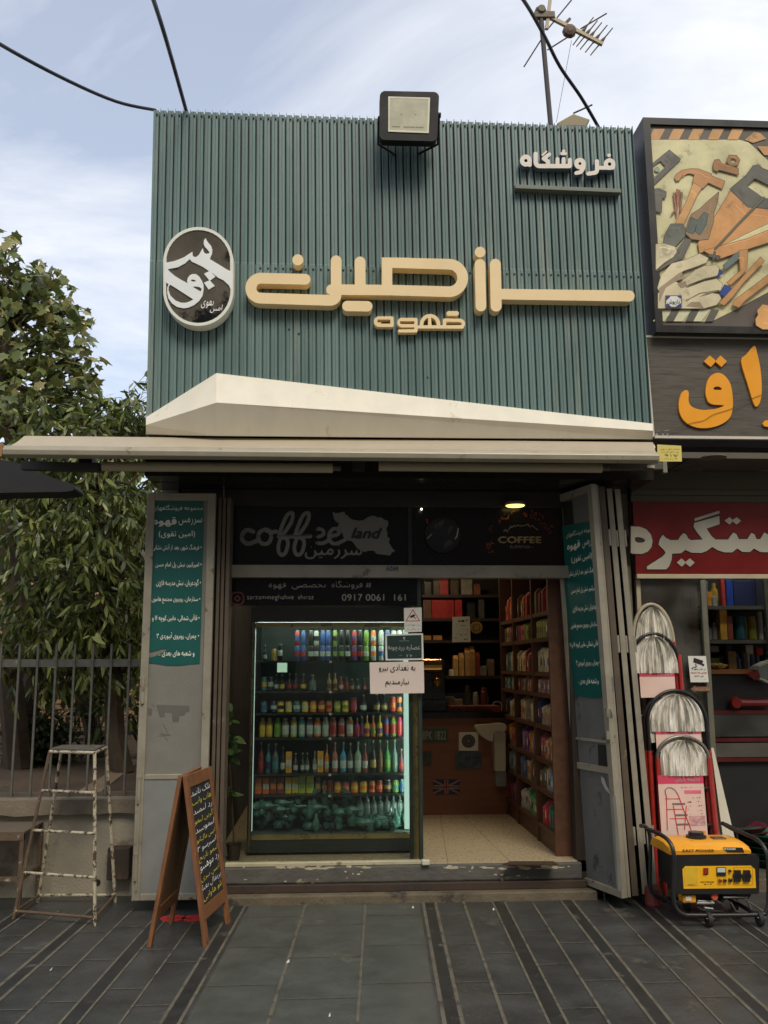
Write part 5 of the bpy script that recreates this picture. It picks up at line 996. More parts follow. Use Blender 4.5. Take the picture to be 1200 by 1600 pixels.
# ================================================================ CHALKBOARD
cb = thing('chalkboard_sign', 'wooden folding chalkboard with white and yellow Persian drink names standing on the pavement', 'chalkboard', on_z(295, 1460, 0))
A0, B0, C0, D0 = on_z(323, 1480, 0), on_z(361, 1441, 0), on_z(229, 1480, 0), on_z(266, 1440, 0)
m1, m2 = (A0+C0)/2, (B0+D0)/2; ht = on_y(297, 1212, m1.y).z; m2.z = m1.z = 0
T1_, T2_ = V((m1.x, m1.y, ht)), V((m2.x, m2.y, ht)); wood = pm('orange_brown_wood', S(122, 80, 48), .55, var=.25, scale=5, stretch=(6, 6, 1), stain=S(90, 56, 32), st_amt=.2, st_scale=8)
hw_ = .018
def side_board(Fa, Fb, Ta, Tb, front):
    Ta, Tb = Ta+(V((hw_+.004, 0, 0)) if front else V((-hw_-.004, 0, 0))), Tb+(V((hw_+.004, 0, 0)) if front else V((-hw_-.004, 0, 0)))
    u = (Fb-Fa).normalized(); dn = (Fa-Ta).normalized(); nrm = u.cross(dn).normalized(); nrm = nrm if (nrm.x > 0) == front else -nrm
    Lh = (Fa-Ta).length; Wb = (Fb-Fa).length; T = .022
    def q(a, b, c=0): return Ta+dn*a+u*b+nrm*c      # a down, b across, c outward
    def beam(a0, a1, b0, b1, nm, mat, t0=-T, t1=0): return MB().slab([q(a0, b0, t1), q(a0, b1, t1), q(a1, b1, t1), q(a1, b0, t1)], nrm*(t0-t1)).build(nm, mat, cb, bevel=.002)
    sw = .05; beam(0, Lh, 0, sw, 'leg', wood); beam(0, Lh, Wb-sw, Wb, 'leg', wood); beam(.0, .07, sw, Wb-sw, 'top_rail', wood, -T, -.002); beam(Lh-.20, Lh-.13, sw, Wb-sw, 'bottom_rail', wood, -T, -.002)
    beam(.07, Lh-.20, sw-.004, Wb-sw+.004, 'board_panel', pm('chalk_black', S(34, 32, 32), .8, var=.15, scale=12, stain=S(48, 46, 44), st_amt=.3) if front else pm('board_back', S(112, 84, 50), .7, var=.12), -.016, -.008)
    return q, Lh, Wb
q, Lh, Wb = side_board(A0, B0, T1_, T2_, True); side_board(C0, D0, T1_, T2_, False)
wk = pm('chalk_white', S(225, 225, 220), .8); yk = pm('chalk_yellow', S(206, 190, 60), .8)
menu = ['بلک تایید', 'هات وایت', 'رد لیمید', 'گرین لیمو', 'لیموبیید', 'آیس ماکیاتو', 'اسپرسو ۳', 'لیمو نارنج', 'رد موهیتو', 'آیس بیری', 'پرتقال نعنا', 'بلو هاوایی']
n = len(menu); a_ = .085; step = (Lh-.20-.095)/n
for i, s_ in enumerate(menu):
    b0_a, b1_a = .068, Wb-.060; wdt = b1_a-b0_a; top_ = a_+i*step; 
    O = q(top_+step*.92, b0_a+.0, -.0075); text_on(s_, yk if i % 2 else wk, cb, O, q(top_+step*.80, b1_a, -.0075)-O, q(top_+step*.10, b0_a, -.0075)-O, name='chalk_writing', bold=-.06, lift=.0008, shear=.15)
for z in (.02, Lh-.02, Lh*.85):
    MB().lathe([(.006, 0), (.006, .004)], q(z, .022, 0), 8, 'x').build('screw', structm, cb)
for i, x in enumerate((270, 304)):
    p = on_z(x, 1435, .001); tag(MB().lathe([(.075, 0), (.075, .003)], (p.x, p.y, .0005), 24).build('floor_sticker', pm('red_sticker', S(180, 44, 44), .6, var=.15, scale=8)), ['left round red sticker on the pavement under the chalkboard', 'right round red sticker on the pavement behind the front chalkboard leg'][i], 'floor sticker', 'red floor stickers')
# ================================================================ PAPERS ON THE WINDOW
YG = -.019
s1_ = thing('camera_warning_notice', 'small white notice with a red triangle, top right of the shop window', 'notice', on_y(645, 987, YG))
MBX = lambda pts, Y, d=.0012: None
def sheet(nm, mat, par, pts, Y, d=.0012): return px_shape(nm, mat, par, Y, polys=[pts], h=.7, depth=d)
sheet('paper', wpap, s1_, [(631,950),(659,949),(659,987),(632,988)], YG)
px_shape('triangle', redink, s1_, YG-.0008, [[(645,952.5,.6),(655.5,970,.6),(634.5,970.5,.6),(645,952.5,.6)]], h=.35)
px_shape('camera_symbol', ink, s1_, YG-.0008, polys=[[(640,963),(647,959.5),(649,962.5),(642,966)]], strokes=[[(646,964,.5),(650,966.5,.6)]], h=.35)
text_px('این مکان مجهز به دوربین', ink, s1_, YG, 634, 974, 657, 979, bold=.1, res=14); text_px('مداربسته می باشد', ink, s1_, YG, 636, 981, 655, 985, bold=.1, res=14)
s2_ = thing('product_notice', 'dark green notice with white border and Persian words on the shop window', 'notice', on_y(632, 1031, YG)); YG2 = YG-.002
sheet('paper', wpap, s2_, [(602,991),(661,989.5),(662,1031),(602.5,1032)], YG2)
sheet('green_print', pm('dark_green_print', S(22, 50, 46), .5), s2_, [(604.5,993.5),(658.5,992),(659,1028.5),(605.5,1029.5)], YG2-.001, .0005)
text_px('عصاره زردچوبه', whp, s2_, YG2-.001, 606, 1007, 656.5, 1018, bold=.15); text_px('موجود است', whp, s2_, YG2-.001, 620, 1022, 644, 1027, bold=.05, res=14)
px_shape('emblem', whp, s2_, YG2-.0018, [[(630.5,996,.8),(632.5,996,.8),(631.5,999,.8),(630.5,996,.8)], [(624,1001.5,.3),(639,1001.2,.3)]], h=.4)
s3n = thing('hiring_notice', 'white paper with bold black Persian hiring text on the shop window', 'notice', on_y(620, 1083, YG)); YG3 = YG-.004
sheet('paper', pm('pinkish_paper', S(212, 196, 184), .7, var=.02), s3n, [(577.5,1035),(662,1033.5),(663,1083),(578.5,1084)], YG3)
text_px('به تعدادی نیرو', ink, s3n, YG3, 592, 1038, 649, 1051, bold=.12); text_px('نیازمندیم', ink, s3n, YG3, 602, 1060, 639, 1074, bold=.12)
# ================================================================ DRINKS FRIDGE
YR = .30; fr = thing('drinks_fridge', 'wide glass fronted drinks fridge lit inside behind the shop window', 'fridge', on_y(520, 1335, YR))
f0, f1 = on_y(385, 1330, YR), on_y(655, 1330, YR); ft = on_y(500, 972, YR).z; fb = on_y(500, 1318, YR).z; fz0 = .24
X0f, X1f = f0.x, f1.x; D_ = .62; blackm = pm('fridge_black', S(20, 21, 20), .4)
ins = pm('fridge_inside', S(84, 98, 94), .5)
MB().box(X0f, X0f+.03, YR, YR+D_, fz0, ft).build('side_wall', blackm, fr); MB().box(X1f-.03, X1f, YR, YR+D_, fz0, ft).build('side_wall', blackm, fr)
MB().box(X0f+.03, X1f-.03, YR+D_-.03, YR+D_, fz0, ft).build('back_panel', ins, fr); MB().box(X0f, X1f, YR, YR+D_, ft, ft+.10).build('top_panel', blackm, fr)
zf_b = on_y(500, 1303, YR).z; MB().box(X0f+.03, X1f-.03, YR+.02, YR+D_-.03, zf_b-.03, zf_b).build('inner_floor', ins, fr)
brass = pm('brass_trim', S(150, 134, 84), .3, metal=.6, var=.3, scale=6)
MB().box(X0f+.03, X1f-.03, YR-.01, YR+.02, on_y(500, 980, YR).z, on_y(500, 974, YR).z).build('top_trim', brass, fr)
MB().box(X0f+.03, X1f-.03, YR-.01, YR+.02, on_y(500, 1311, YR).z, on_y(500, 1303.5, YR).z).build('bottom_trim', brass, fr)
MB().box(X0f, X1f, YR-.005, YR+.3, fz0, on_y(500, 1312, YR).z).build('plinth', pm('fridge_plinth', S(38, 44, 40), .4), fr)
for x in (X0f+.012, X1f-.02): MB().box(x, x+.012, YR-.012, YR, fz0, ft).build('side_trim', pm('brass_strip', (0,0,0)), fr)
for xa, xb in ((390, 400), (632, 643)):
    p, q = on_y(xa, 1300, YR+.03), on_y(xb, 984, YR+.03); MB().box(p.x, q.x, YR+.02, YR+.035, zf_b+.02, q.z).build('light_tube', em('cool_light', (.66, .86, .80), .52), fr)
for s_ in (on_y(395,1100,YR+.04).x, on_y(637.5,1100,YR+.04).x): MB().box(s_-.006, s_+.006, YR+.037, YR+.043, zf_b+.02, ft-.03).build('hidden_fill_strip', em('hidden_fill_strip', (.85, .95, .85), 38.0), fr)  # hidden glowing strips added to brighten the drinks
MB().box(X0f+.04, X1f-.04, YR+.06, YR+.08, ft-.03, ft-.012).build('light_tube', em('cool_light2', (.85, .95, .85), 14.0), fr)
for x in (385, 655):
    p = on_y(x, 1330, YR); MB().lathe([(.02, -.012), (.028, 0), (.02, .012)], (p.x+(.04 if x < 500 else -.04), YR+.03, .248), 12, 'x').build('castor', blackm, fr)
YI = YR+.16
inner_glass = glassm('fridge_glass', (.92, .96, .94), ior=1.2); MB().box(X0f+.03, X1f-.03, YR+.008, YR+.012, zf_b, on_y(500, 981, YR).z).build('door_glass', inner_glass, fr)
mid = on_y(519, 1100, YR).x; MB().box(mid-.004, mid+.004, YR+.004, YR+.016, zf_b, ft-.02).build('door_seam', blackm, fr)
K1, K2 = (380, 940, 4.138), (380, 1080, 4.138)
def kx(X, k): return k[0]+X/k[2]
def ky(Y, k): return k[1]+Y/k[2]
shelves = [ky(382, K1), ky(574, K1), ky(714, K1), ky(293, K2), ky(523, K2), ky(657, K2)]
wire = pm('shelf_dark', S(34, 38, 36), .4)
zs = [on_y(520, y, YI).z for y in shelves]
for z in zs:
    fs__ = MB().box(X0f+.035, X1f-.035, YR+.07, YR+D_-.04, z-.014, z-.001).build('fridge_shelf', wire, fr)
    MB().box(on_y(514,1100,YR+.06).x, on_y(520,1100,YR+.06).x, YR+.062, YR+.069, z-.016, z).build('price_clip', pm('white_paper', (0,0,0)), fs__)
def dm(c, rough=.35):
    c = tuple(int(v*.86+18) for v in c); return pm('drink_%d_%d_%d' % c, S(*c), rough, var=.25, scale=28)
ROWN = ['top', 'second', 'third', 'fourth', 'fifth', 'sixth']; ORD = ['first', 'second', 'third', 'fourth', 'fifth', 'sixth', 'seventh', 'eighth', 'ninth', 'tenth', 'eleventh', 'twelfth', 'thirteenth', 'fourteenth', 'fifteenth', 'sixteenth', 'seventeenth', 'eighteenth', 'nineteenth', 'twentieth', 'twenty first', 'twenty second', 'twenty third', 'twenty fourth', 'twenty fifth', 'twenty sixth', 'twenty seventh', 'twenty eighth']
R_c, OR, YE, GR, BL_, BK, WH, TE, PU, MG, BR_, GD, NV, CL = (170,36,30), (226,120,36), (224,186,50), (110,150,50), (50,84,150), (24,24,26), (190,196,186), (50,120,130), (104,70,120), (180,50,90), (96,62,38), (180,146,70), (26,34,70), (90,110,104)
NAMES = {R_c:'red', OR:'orange', YE:'yellow', GR:'green', BL_:'blue', BK:'black', WH:'white', TE:'teal', PU:'purple', MG:'magenta', BR_:'brown', GD:'gold', NV:'navy', CL:'clear'}
rows = [
 [('bottle',135,30,275,380,BK,WH),('can',195,34,265,345,GD,GD),('can',235,34,262,372,BK,WH)]+[('pair',x,36,180,378,c,c2) for x,c,c2 in ((345,BL_,R_c),(385,BL_,R_c),(435,BK,WH),(469,BK,WH),(511,BL_,WH),(547,BL_,WH),(590,BK,GR),(634,BK,GR),(675,BK,WH),(718,PU,R_c),(756,BK,R_c),(796,GR,WH),(843,WH,OR),(893,WH,BL_),(935,BL_,WH),(975,BL_,WH),(1015,WH,BL_))],
 [('jar',133,38,480,570,TE,YE),('jar',175,38,480,570,NV,WH),('bottle',213,30,465,570,BK,WH),('bottle',250,34,465,570,BK,YE),('bottle',297,34,460,570,BK,R_c),('bottle',337,34,460,570,BK,R_c),('bottle',387,42,462,570,BK,YE),('bottle',447,52,470,572,CL,CL),('bottle',555,30,465,575,GD,BR_),('bottle',594,30,465,575,GD,BR_),('bottle',633,32,480,568,R_c,WH),('bottle',668,32,485,568,BR_,R_c),('bottle',703,32,495,568,BK,GD),('bottle',738,32,495,568,BK,CL),('bottle',780,32,490,568,BK,R_c)],
 [('can',x,46,638,712,c,c2) for x,c,c2 in ((135,TE,BL_),(198,NV,WH),(243,YE,BK),(295,YE,WH),(347,TE,WH),(400,YE,WH),(453,OR,YE),(507,R_c,YE),(557,OR,R_c),(608,GR,YE),(661,YE,GR))]+[('can',714,44,620,712,R_c,MG),('bottle',775,44,600,712,BK,WH),('bottle',864,44,590,705,BK,GD),('bottle',910,44,590,705,BK,GD),('can',967,42,612,708,R_c,OR),('can',1010,40,612,708,OR,NV)],
 [('juice',127,42,170,293,GD,YE),('juice',172,42,170,293,GD,YE),('juice',224,44,170,293,GR,GR),('juice',275,48,172,293,(130,120,110),WH),('juice',329,44,172,298,(196,180,70),WH),('juice',381,44,170,297,(90,176,170),WH),('juice',432,46,170,295,(116,96,116),WH),('juice',482,48,168,290,OR,WH),('juice',534,46,165,290,(170,170,156),WH),('juice',582,46,165,290,(196,110,96),R_c),('juice',637,44,165,288,(176,160,140),R_c),('juice',690,46,162,288,(200,140,80),WH),('bottle',737,38,170,288,MG,R_c),('bottle',768,30,160,288,PU,MG),('bottle',800,40,155,288,YE,MG),('bottle',840,36,155,288,OR,GR),('bottle',882,40,150,285,YE,PU),('juice',922,38,155,283,BL_,R_c),('juice',968,42,155,283,GR,R_c),('juice',1012,36,160,283,MG,R_c)],
 [('bottle',122,36,330,528,(120,30,34),R_c),('bottle',168,34,340,528,TE,NV),('bottle',214,44,325,515,(70,90,92),TE),('bottle',262,32,340,505,BK,WH),('carton',300,40,395,530,(226,150,40),WH),('bottle',343,32,375,500,(40,44,40),WH),('bottle',388,28,370,495,(40,44,40),WH),('bottle',418,28,365,490,(60,60,52),WH),('bottle',466,30,390,525,(120,116,90),WH),('carton',502,40,385,523,(226,150,40),WH),('bottle',543,30,340,520,OR,WH),('bottle',595,42,322,515,(170,96,80),WH),('bottle',648,42,322,515,(70,150,180),WH),('bottle',693,38,322,510,(60,66,66),WH),('bottle',742,44,320,515,(150,180,150),WH),('bottle',788,36,318,500,(150,60,60),WH),('bottle',840,38,312,515,BK,GD),('bottle',884,36,312,515,BR_,BR_),('bottle',930,40,312,512,(40,130,50),GR),('bottle',978,38,305,512,CL,CL),('bottle',1022,36,360,505,(90,44,50),R_c)],
 [('carton',108,44,557,665,(226,90,40),OR),('carton',157,44,557,663,(226,100,44),WH),('carton',204,42,557,662,(130,40,30),OR),('carton',250,44,555,662,(130,40,30),OR),('carton',299,40,555,660,YE,WH),('carton',342,40,550,658,YE,WH),('carton',386,46,545,660,(170,180,60),GR),('carton',437,48,545,660,(200,190,60),GR),('can',486,40,555,655,BR_,GD),('can',529,34,572,652,BR_,OR),('can',566,38,570,652,(150,70,50),R_c),('can',614,48,565,638,OR,YE),('can',666,48,565,636,MG,OR),('can',721,50,565,638,OR,YE),('can',777,50,563,638,YE,OR),('can',832,44,560,635,OR,R_c),('can',879,42,555,632,R_c,OR),('can',931,50,557,637,BK,GD),('can',981,44,555,632,GR,TE),('can',1026,36,550,632,TE,BL_)]]
capw = pm('cap_steel', S(160, 160, 150), .35, metal=.5)
nd = 0
def drink(kind, cx, z0, w_, H_, c, c2, lab, y=None):
    y = YI if y is None else y; r = w_/2; c0 = dm(c)
    nm = {'can': 'drink_can', 'pair': 'drink_can', 'bottle': 'drink_bottle', 'juice': 'juice_bottle', 'jar': 'drink_jar', 'carton': 'juice_carton'}[kind]
    t_ = thing(nm, lab, {'can': 'can', 'pair': 'can', 'bottle': 'bottle', 'juice': 'bottle', 'jar': 'jar', 'carton': 'carton'}[kind], (cx, y, z0), 'drinks on the fridge shelves')
    o = V((cx, y, z0))
    if kind in ('can', 'pair', 'jar'):
        MB().lathe([(r*.8, 0), (r, H_*.05), (r, H_*.86), (r*.78, H_*.96), (r*.72, H_*.96)], o, 14).build('can_body', c0, t_, smooth=True)
        MB().lathe([(r*1.008, H_*.30), (r*1.01, H_*.32), (r*1.01, H_*.60), (r*1.008, H_*.62)], o, 14).build('printed_band', dm(c2), t_, smooth=True)
        MB().lathe([(r*.80, H_*.955), (r*.80, H_), (r*.7, H_*.985)], o, 14).build('lid', capw, t_)
    elif kind == 'carton':
        MB().box(cx-r, cx+r, y-r*.8, y+r*.8, z0, z0+H_).build('carton_body', c0, t_, bevel=.003)
        MB().box(cx-r*.8, cx+r*.8, y-r*.8-.002, y-r*.8-.0006, z0+H_*.30, z0+H_*.62).build('printed_label', dm(c2), t_)
        MB().tube([(cx-r*.2, y-r*.8-.003, z0+H_*.2), (cx+r*.55, y-r*.8-.003, z0+H_*.92)], .0018, 5).build('straw', capw, t_)
    else:
        nk = .30 if kind == 'bottle' else .5; sh_ = .52 if kind == 'bottle' else .74
        MB().lathe([(r*.85, 0), (r, H_*.03), (r, H_*sh_), (r*.8, H_*(sh_+.08)), (r*nk, H_*(sh_+.2)), (r*nk*.9, H_*.95)], o, 14).build('bottle_body', dm(c, .12), t_, smooth=True)
        MB().lathe([(r*1.02, H_*.14), (r*1.025, H_*.15), (r*1.025, H_*(sh_-.14)), (r*1.02, H_*(sh_-.13))], o, 14).build('bottle_label', dm(c2), t_, smooth=True)
        MB().lathe([(r*nk*1.15, H_*.93), (r*nk*1.2, H_*.94), (r*nk*1.2, H_), (r*nk, H_)], o, 10).build('cap', dm(c2 if kind == 'juice' else (170, 160, 120)), t_)
    return t_
WRD = {'can': 'can', 'pair': 'can', 'bottle': 'bottle', 'juice': 'plastic juice bottle', 'jar': 'jar', 'carton': 'carton'}
for ri, row in enumerate(rows):
    kk = K1 if ri < 3 else K2; z0 = zs[ri]
    for ci, (kind, x, w_, t, b, c, c2) in enumerate(row):
        p, q, tp_ = on_y(kx(x-w_/2, kk), 1100, YI), on_y(kx(x+w_/2, kk), 1100, YI), on_y(kx(x, kk), ky(t, kk), YI)
        bp = on_y(kx(x, kk), ky(b, kk), YI).z; H_ = tp_.z-bp; cx = (p.x+q.x)/2; wd = (q.x-p.x)*.96
        cn_ = NAMES.get(c, 'tinted'); lab = f"{cn_} {WRD[kind]}, {ORD[ci]} from the left on the {ROWN[ri]} fridge shelf"
        if kind == 'pair':
            drink(kind, cx, z0, wd, H_/2-.002, c, c2, 'lower '+lab); drink(kind, cx, z0+H_/2, wd, H_/2-.002, c2 if ci % 3 == 0 else c, c, 'upper '+lab)
        else: drink(kind, cx, z0, wd, H_, c, c2, lab)
# row of clear bottles and the heap of green bottles at the bottom
for i in range(7):
    p = on_y(kx(757+i*43, K2), ky(790, K2), YI-.02); drink('bottle', p.x, zf_b+.09, .058, .15, CL, CL, f'clear bottle at the bottom right of the fridge, {ORD[i]} from the left', YI)
random.seed(21); gh = MB()
for k in range(340):
    x = random.uniform(X0f+.06, X1f-.06); u = (x-X0f)/(X1f-X0f); hmax = .26 if u < .62 else .08; y = random.uniform(YR+.06, YR+.4); z = zf_b+.03+random.random()*hmax*(.4+.6*min(1, (y-YR)/.2))
    gh.lathe([(.012, -.05), (.028, -.03), (.03, .0), (.028, .02), (.011, .05), (.010, .08)], (x, y, z), 8, random.choice('yyxz'))
o = gh.build('bottle_heap', pm('dark_green_glass', S(60, 98, 88), .12, var=.6, scale=9, spec=.7), smooth=True, kind='stuff'); tag(o, 'heap of dark green glass bottles filling the bottom of the drinks fridge', 'bottles')
p = on_y(441, 1043, YI-.08); tag(MB().box(p.x-.035, p.x+.035, YI-.09, YI-.085, p.z-.033, p.z+.033).build('price_card', em('self_glowing_card', (.55, .75, .6), .5)), 'small pale green card standing between the top two fridge shelves', 'card')  # card given a glow of its own so that it looks lit
pt = thing('climbing_plant', 'leafy green plant in a pot between the window and the left of the fridge', 'plant', (on_y(366, 1300, .16).x, .16, .22)); random.seed(4); cm = MB(); tm = MB(); b_ = V((on_y(366, 1300, .16).x, .16, .22))
tm.tube([b_+V((0, 0, .1)), on_y(362, 1240, .16), on_y(358, 1180, .15), on_y(356, 1110, .15)], .006, 6)
for (x, y, n_) in ((355,1100,9),(358,1130,10),(362,1150,14),(362,1180,10),(360,1235,8)):
    for k in range(n_): add_leaf(cm, on_y(x, y, .15)+rnd()*.03, rnd()+V((0, -.2, -.5)), rnd()+V((0, -1, 0)), random.uniform(.05, .1), [(0, 0), (.25, .3), (.22, .6), (0, 1), (-.22, .6), (-.25, .3)])
tm.build('stem', bark, pt); cm.build('foliage', leaf_mat('house_plant_leaf', S(60, 90, 44), S(84, 120, 54), S(110, 140, 70)), pt); MB().lathe([(.035, 0), (.05, .10), (.055, .11), (.045, .10)], b_, 14).build('pot', pm('pot_brown', S(60, 44, 34), .6), pt)
# ================================================================ INSIDE THE SHOP
wd_ = pm('shelf_wood', S(84, 54, 34), .5, var=.25, scale=3, stretch=(8, 1, 8)); XS = 1.52; XB = XW1-.02
us = thing('wall_shelf', 'tall dark wooden shelf unit with rows of coffee bags along the right wall', 'shelf', (1.75, 1.0, .22))
zrow = [on_x(876, y, XS).z for y in (1310, 1249, 1198, 1141, 1087, 1051, 992, 948)]
Y0s, Y1s = .14, 2.02
for i, z in enumerate(zrow): MB().box(XS, XB, Y0s, Y1s, z-.03, z).build('shelf_board', wd_, us)
MB().box(XS+.01, XB, Y0s, Y1s, .22, zrow[0]-.031).build('kick_board', wd_, us); MB().box(XB-.012, XB+.0, Y0s, Y1s, .22, 2.6).build('back_board', pm('shelf_back', S(40, 28, 20), .7), us)
ydiv = [Y0s, on_x(836, 1150, XS).y, on_x(806, 1150, XS).y, Y1s]
for y in ydiv: MB().box(XS-.004, XB, y-.012, y+.012, .221, 2.58).build('upright', wd_, us)
pal = [[(60,150,80),(180,40,40),(210,180,60),(40,60,120),(200,196,180),(30,90,60),(200,60,50)], [(196,170,120),(90,110,140),(170,150,110),(120,140,150),(200,180,150),(110,90,60)], [(200,120,50),(110,60,120),(190,170,70),(130,80,140),(180,60,70),(200,140,60)], [(196,176,130),(200,180,140),(180,150,110),(190,120,100),(30,36,70),(206,196,160)], [(190,110,90),(120,140,110),(200,190,150),(110,150,130),(170,80,80)], [(206,190,140),(190,170,120),(150,60,50),(110,140,130),(200,180,130)], [(150,150,50),(180,170,60),(170,50,110),(200,60,40),(90,80,50)], [(196,60,30),(210,90,40),(150,30,30),(196,180,140),(120,90,50)]]
random.seed(31); RW = ['lowest', 'second', 'third', 'fourth', 'fifth', 'sixth', 'seventh', 'eighth']
def bag_mesh(mb, cx, cy, z0, w_, d_, H_, face='x'):
    # pinched-top bag; its face looks toward -x (or -y)
    prof = [(0, 1, 1), (.04, 1.0, 1.02), (.82, 1, 1), (.93, .99, .45), (1, .98, .12)]; b = len(mb.v)
    for (t, a, c) in prof:
        for sx_, sy_ in ((-1, -1), (1, -1), (1, 1), (-1, 1)):
            u, v = sx_*w_/2*a, sy_*d_/2*c; mb.v.append((cx+v, cy+u, z0+t*H_) if face == 'x' else (cx+u, cy+v, z0+t*H_))
    for i in range(len(prof)-1):
        for k in range(4): a = b+i*4+k; c = b+i*4+(k+1) % 4; mb.f.append((a, c, c+4, a+4))
    mb.f.append((b+3, b+2, b+1, b)); e = b+(len(prof)-1)*4; mb.f.append((e, e+1, e+2, e+3))
for ri, z in enumerate(zrow):
    hmax = (zrow[ri+1]-.03-z if ri+1 < len(zrow) else 2.56-z)
    y = Y0s+.03; k = 0; cur = None
    while y < Y1s-.08:
        if any(abs(y+.03-d) < .03 for d in ydiv): y += .03; continue
        w_ = random.uniform(.038, .058); H_ = min(hmax*.92, random.uniform(.13, .185)) if hmax < .3 else random.uniform(.16, .21)
        if random.random() < .5 or cur is None: cur = tuple(int(c*.78+36) for c in random.choice(pal[ri]))
        if random.random() < .07: y += .08; continue
        jx = random.uniform(.0, .03); mb = MB(); bag_mesh(mb, XS+.055+jx, y+w_/2, z+.001, w_*.93, .075, H_)
        t_ = tag(mb.build('coffee_bag', pm('bag_%d_%d_%d' % cur, S(*cur), .45, var=.35, scale=18)), f"coffee bag {ORD[k] if k < 28 else 'twenty '+['ninth','tenth','eleventh','twelfth','thirteenth','fourteenth','fifteenth','sixteenth','seventeenth'][k-28]} from the door on the {RW[ri]} right hand shelf", 'coffee bag', 'coffee bags on the right wall shelf')
        lc = random.choice([(190,180,150),(60,50,44),(170,60,50),(206,200,180),(70,90,110),(150,120,60)]); MB().box(XS+.055+jx-.0395, XS+.055+jx-.0383, y+w_*.18, y+w_*.80, z+H_*.28, z+H_*.58).build('bag_label', pm('label_%d_%d_%d' % lc, S(*lc), .5, var=.3, scale=50), t_)
        y += w_+.004; k += 1
# back wall shelf, counter
YCn = 1.92; zc_t = on_y(720, 1122, YCn).z; xcl = on_y(655, 1200, YCn).x-.4; xcr = on_y(772, 1200, YCn).x
panel = pm('counter_wood', S(128, 80, 50), .45, var=.18, scale=2.5, stretch=(1, 1, 9))
ctn = thing('shop_counter', 'reddish brown wooden counter at the back of the coffee shop, dark glass top', 'counter', (0, YCn+.3, .22)); 
MB().box(xcl, xcr+.35, YCn, YCn+.5, .22, zc_t-.001).build('counter_front', panel, ctn)
MB().box(xcl, xcr+.35, YCn-.03, YCn+.55, zc_t, zc_t+.05).build('counter_top', pm('counter_black', S(22, 20, 19), .15), ctn)
gd_ = MB().box(xcl, on_y(745,1100,YCn).x+.1, YCn-.01, YCn-.005, zc_t+.051, zc_t+.22).build('display_glass', inner_glass, ctn)
tag(MB().box(on_y(704,1100,YCn+.1).x, on_y(780,1100,YCn+.1).x, YCn+.05, YCn+.3, zc_t+.052, zc_t+.10).build('pastry_tray', pm('reddish_sweets', S(140, 60, 44), .6, var=.6, scale=34)), 'tray of reddish sweets on the back counter', 'tray', None)
def cpanel(nm, l, t, r, b, mat, lab, cat, Y=YCn-.006, d=.005):
    th = thing(nm, lab, cat, on_y((l+r)/2, b, Y)); px_shape('panel', mat, th, Y, polys=[[(l,t),(r,t),(r,b),(l,b)]], h=.8, depth=d); return th
t_ = cpanel('number_plate', 657, 1138, 700, 1159, pm('plate_green', S(54, 92, 70), .5), 'green vehicle number plate fixed at the top left of the counter front', 'number plate'); text_px('8PK', whp, t_, YCn-.007, 660, 1142, 675, 1156, bold=.2); text_px('1B22', whp, t_, YCn-.007, 680, 1142, 697, 1156, bold=.2)
t_ = cpanel('fan_picture', 717, 1144, 747, 1173, pm('white_paper', (0,0,0)), 'white square vent cover with dark round grille on the counter front', 'vent cover'); px_shape('grille', pm('grille_dark', S(40, 40, 38), .5), t_, YCn-.008, [[(732, 1158, 10.5)]], h=.5, depth=.002); px_shape('grille_ring', pm('grille_light', S(120, 116, 104), .5), t_, YCn-.010, [arc(732,1158,r_,0,360,.5) for r_ in (3, 6, 8.5)]+[[(732,1158,2)]], h=.35, depth=.001)
t_ = cpanel('dark_picture', 711, 1175, 752, 1201, pm('dark_photo', S(64, 74, 84), .4, var=.8, scale=18), 'dark bluish picture under the white vent cover on the counter front', 'picture')
t_ = cpanel('dark_picture', 652, 1174, 674, 1197, pm('dark_photo2', S(60, 62, 56), .4, var=.8, scale=18), 'dark picture beside the door frame on the counter front', 'picture')
t_ = cpanel('flag_plaque', 676.5, 1218, 718.5, 1241, pm('flag_navy', S(30, 34, 66), .5), 'small union flag plaque low on the counter front', 'flag plaque')
px_shape('flag_white', whp, t_, YCn-.0075, [[(678,1219.5,1.3),(717,1239.5,1.3)], [(717,1219.5,1.3),(678,1239.5,1.3)]], polys=[[(694.5,1218.5),(700.5,1218.5),(700.5,1240.5),(694.5,1240.5)], [(677,1227),(718,1227),(718,1232.5),(677,1232.5)]], h=.4, depth=.001)
px_shape('flag_red', pm('flag_red', S(150, 34, 34), .5), t_, YCn-.0085, [[(678,1219.5,.4),(717,1239.5,.4)], [(717,1219.5,.4),(678,1239.5,.4)]], polys=[[(696,1218.5),(699,1218.5),(699,1240.5),(696,1240.5)], [(677,1228.5),(718,1228.5),(718,1231),(677,1231)]], h=.35, depth=.001)
wc_ = thing('wash_basin', 'white wash basin on a tall white cabinet at the right end of the counter', 'wash basin', on_y(780, 1232, YCn-.15)); creamy = pm('basin_white', S(196, 188, 164), .4, var=.04)
YWb = YCn-.12
px_shape('cabinet', creamy, wc_, YWb, polys=[[(771,1144),(790,1144),(790,1205),(774,1205)]], h=.8, depth=.3); px_shape('lower_cabinet', pm('basin_grey', S(130, 128, 116), .5), wc_, YWb+.01, polys=[[(775,1206),(791,1206),(791,1229),(775,1229)]], h=.8, depth=.28)
px_shape('bowl', creamy, wc_, YWb-.03, polys=[smooth_pts([(744,1135),(765,1132),(789,1131),(789,1143),(772,1144),(770,1158),(762,1156),(752,1149)], 3, True)], h=.7, depth=.3); px_shape('tap', pm('worn_steel', (0,0,0)), wc_, YWb, [arc(777, 1103, 7, 180, 350, .8)+[(784,1110,.8)]], h=.4, depth=.01)
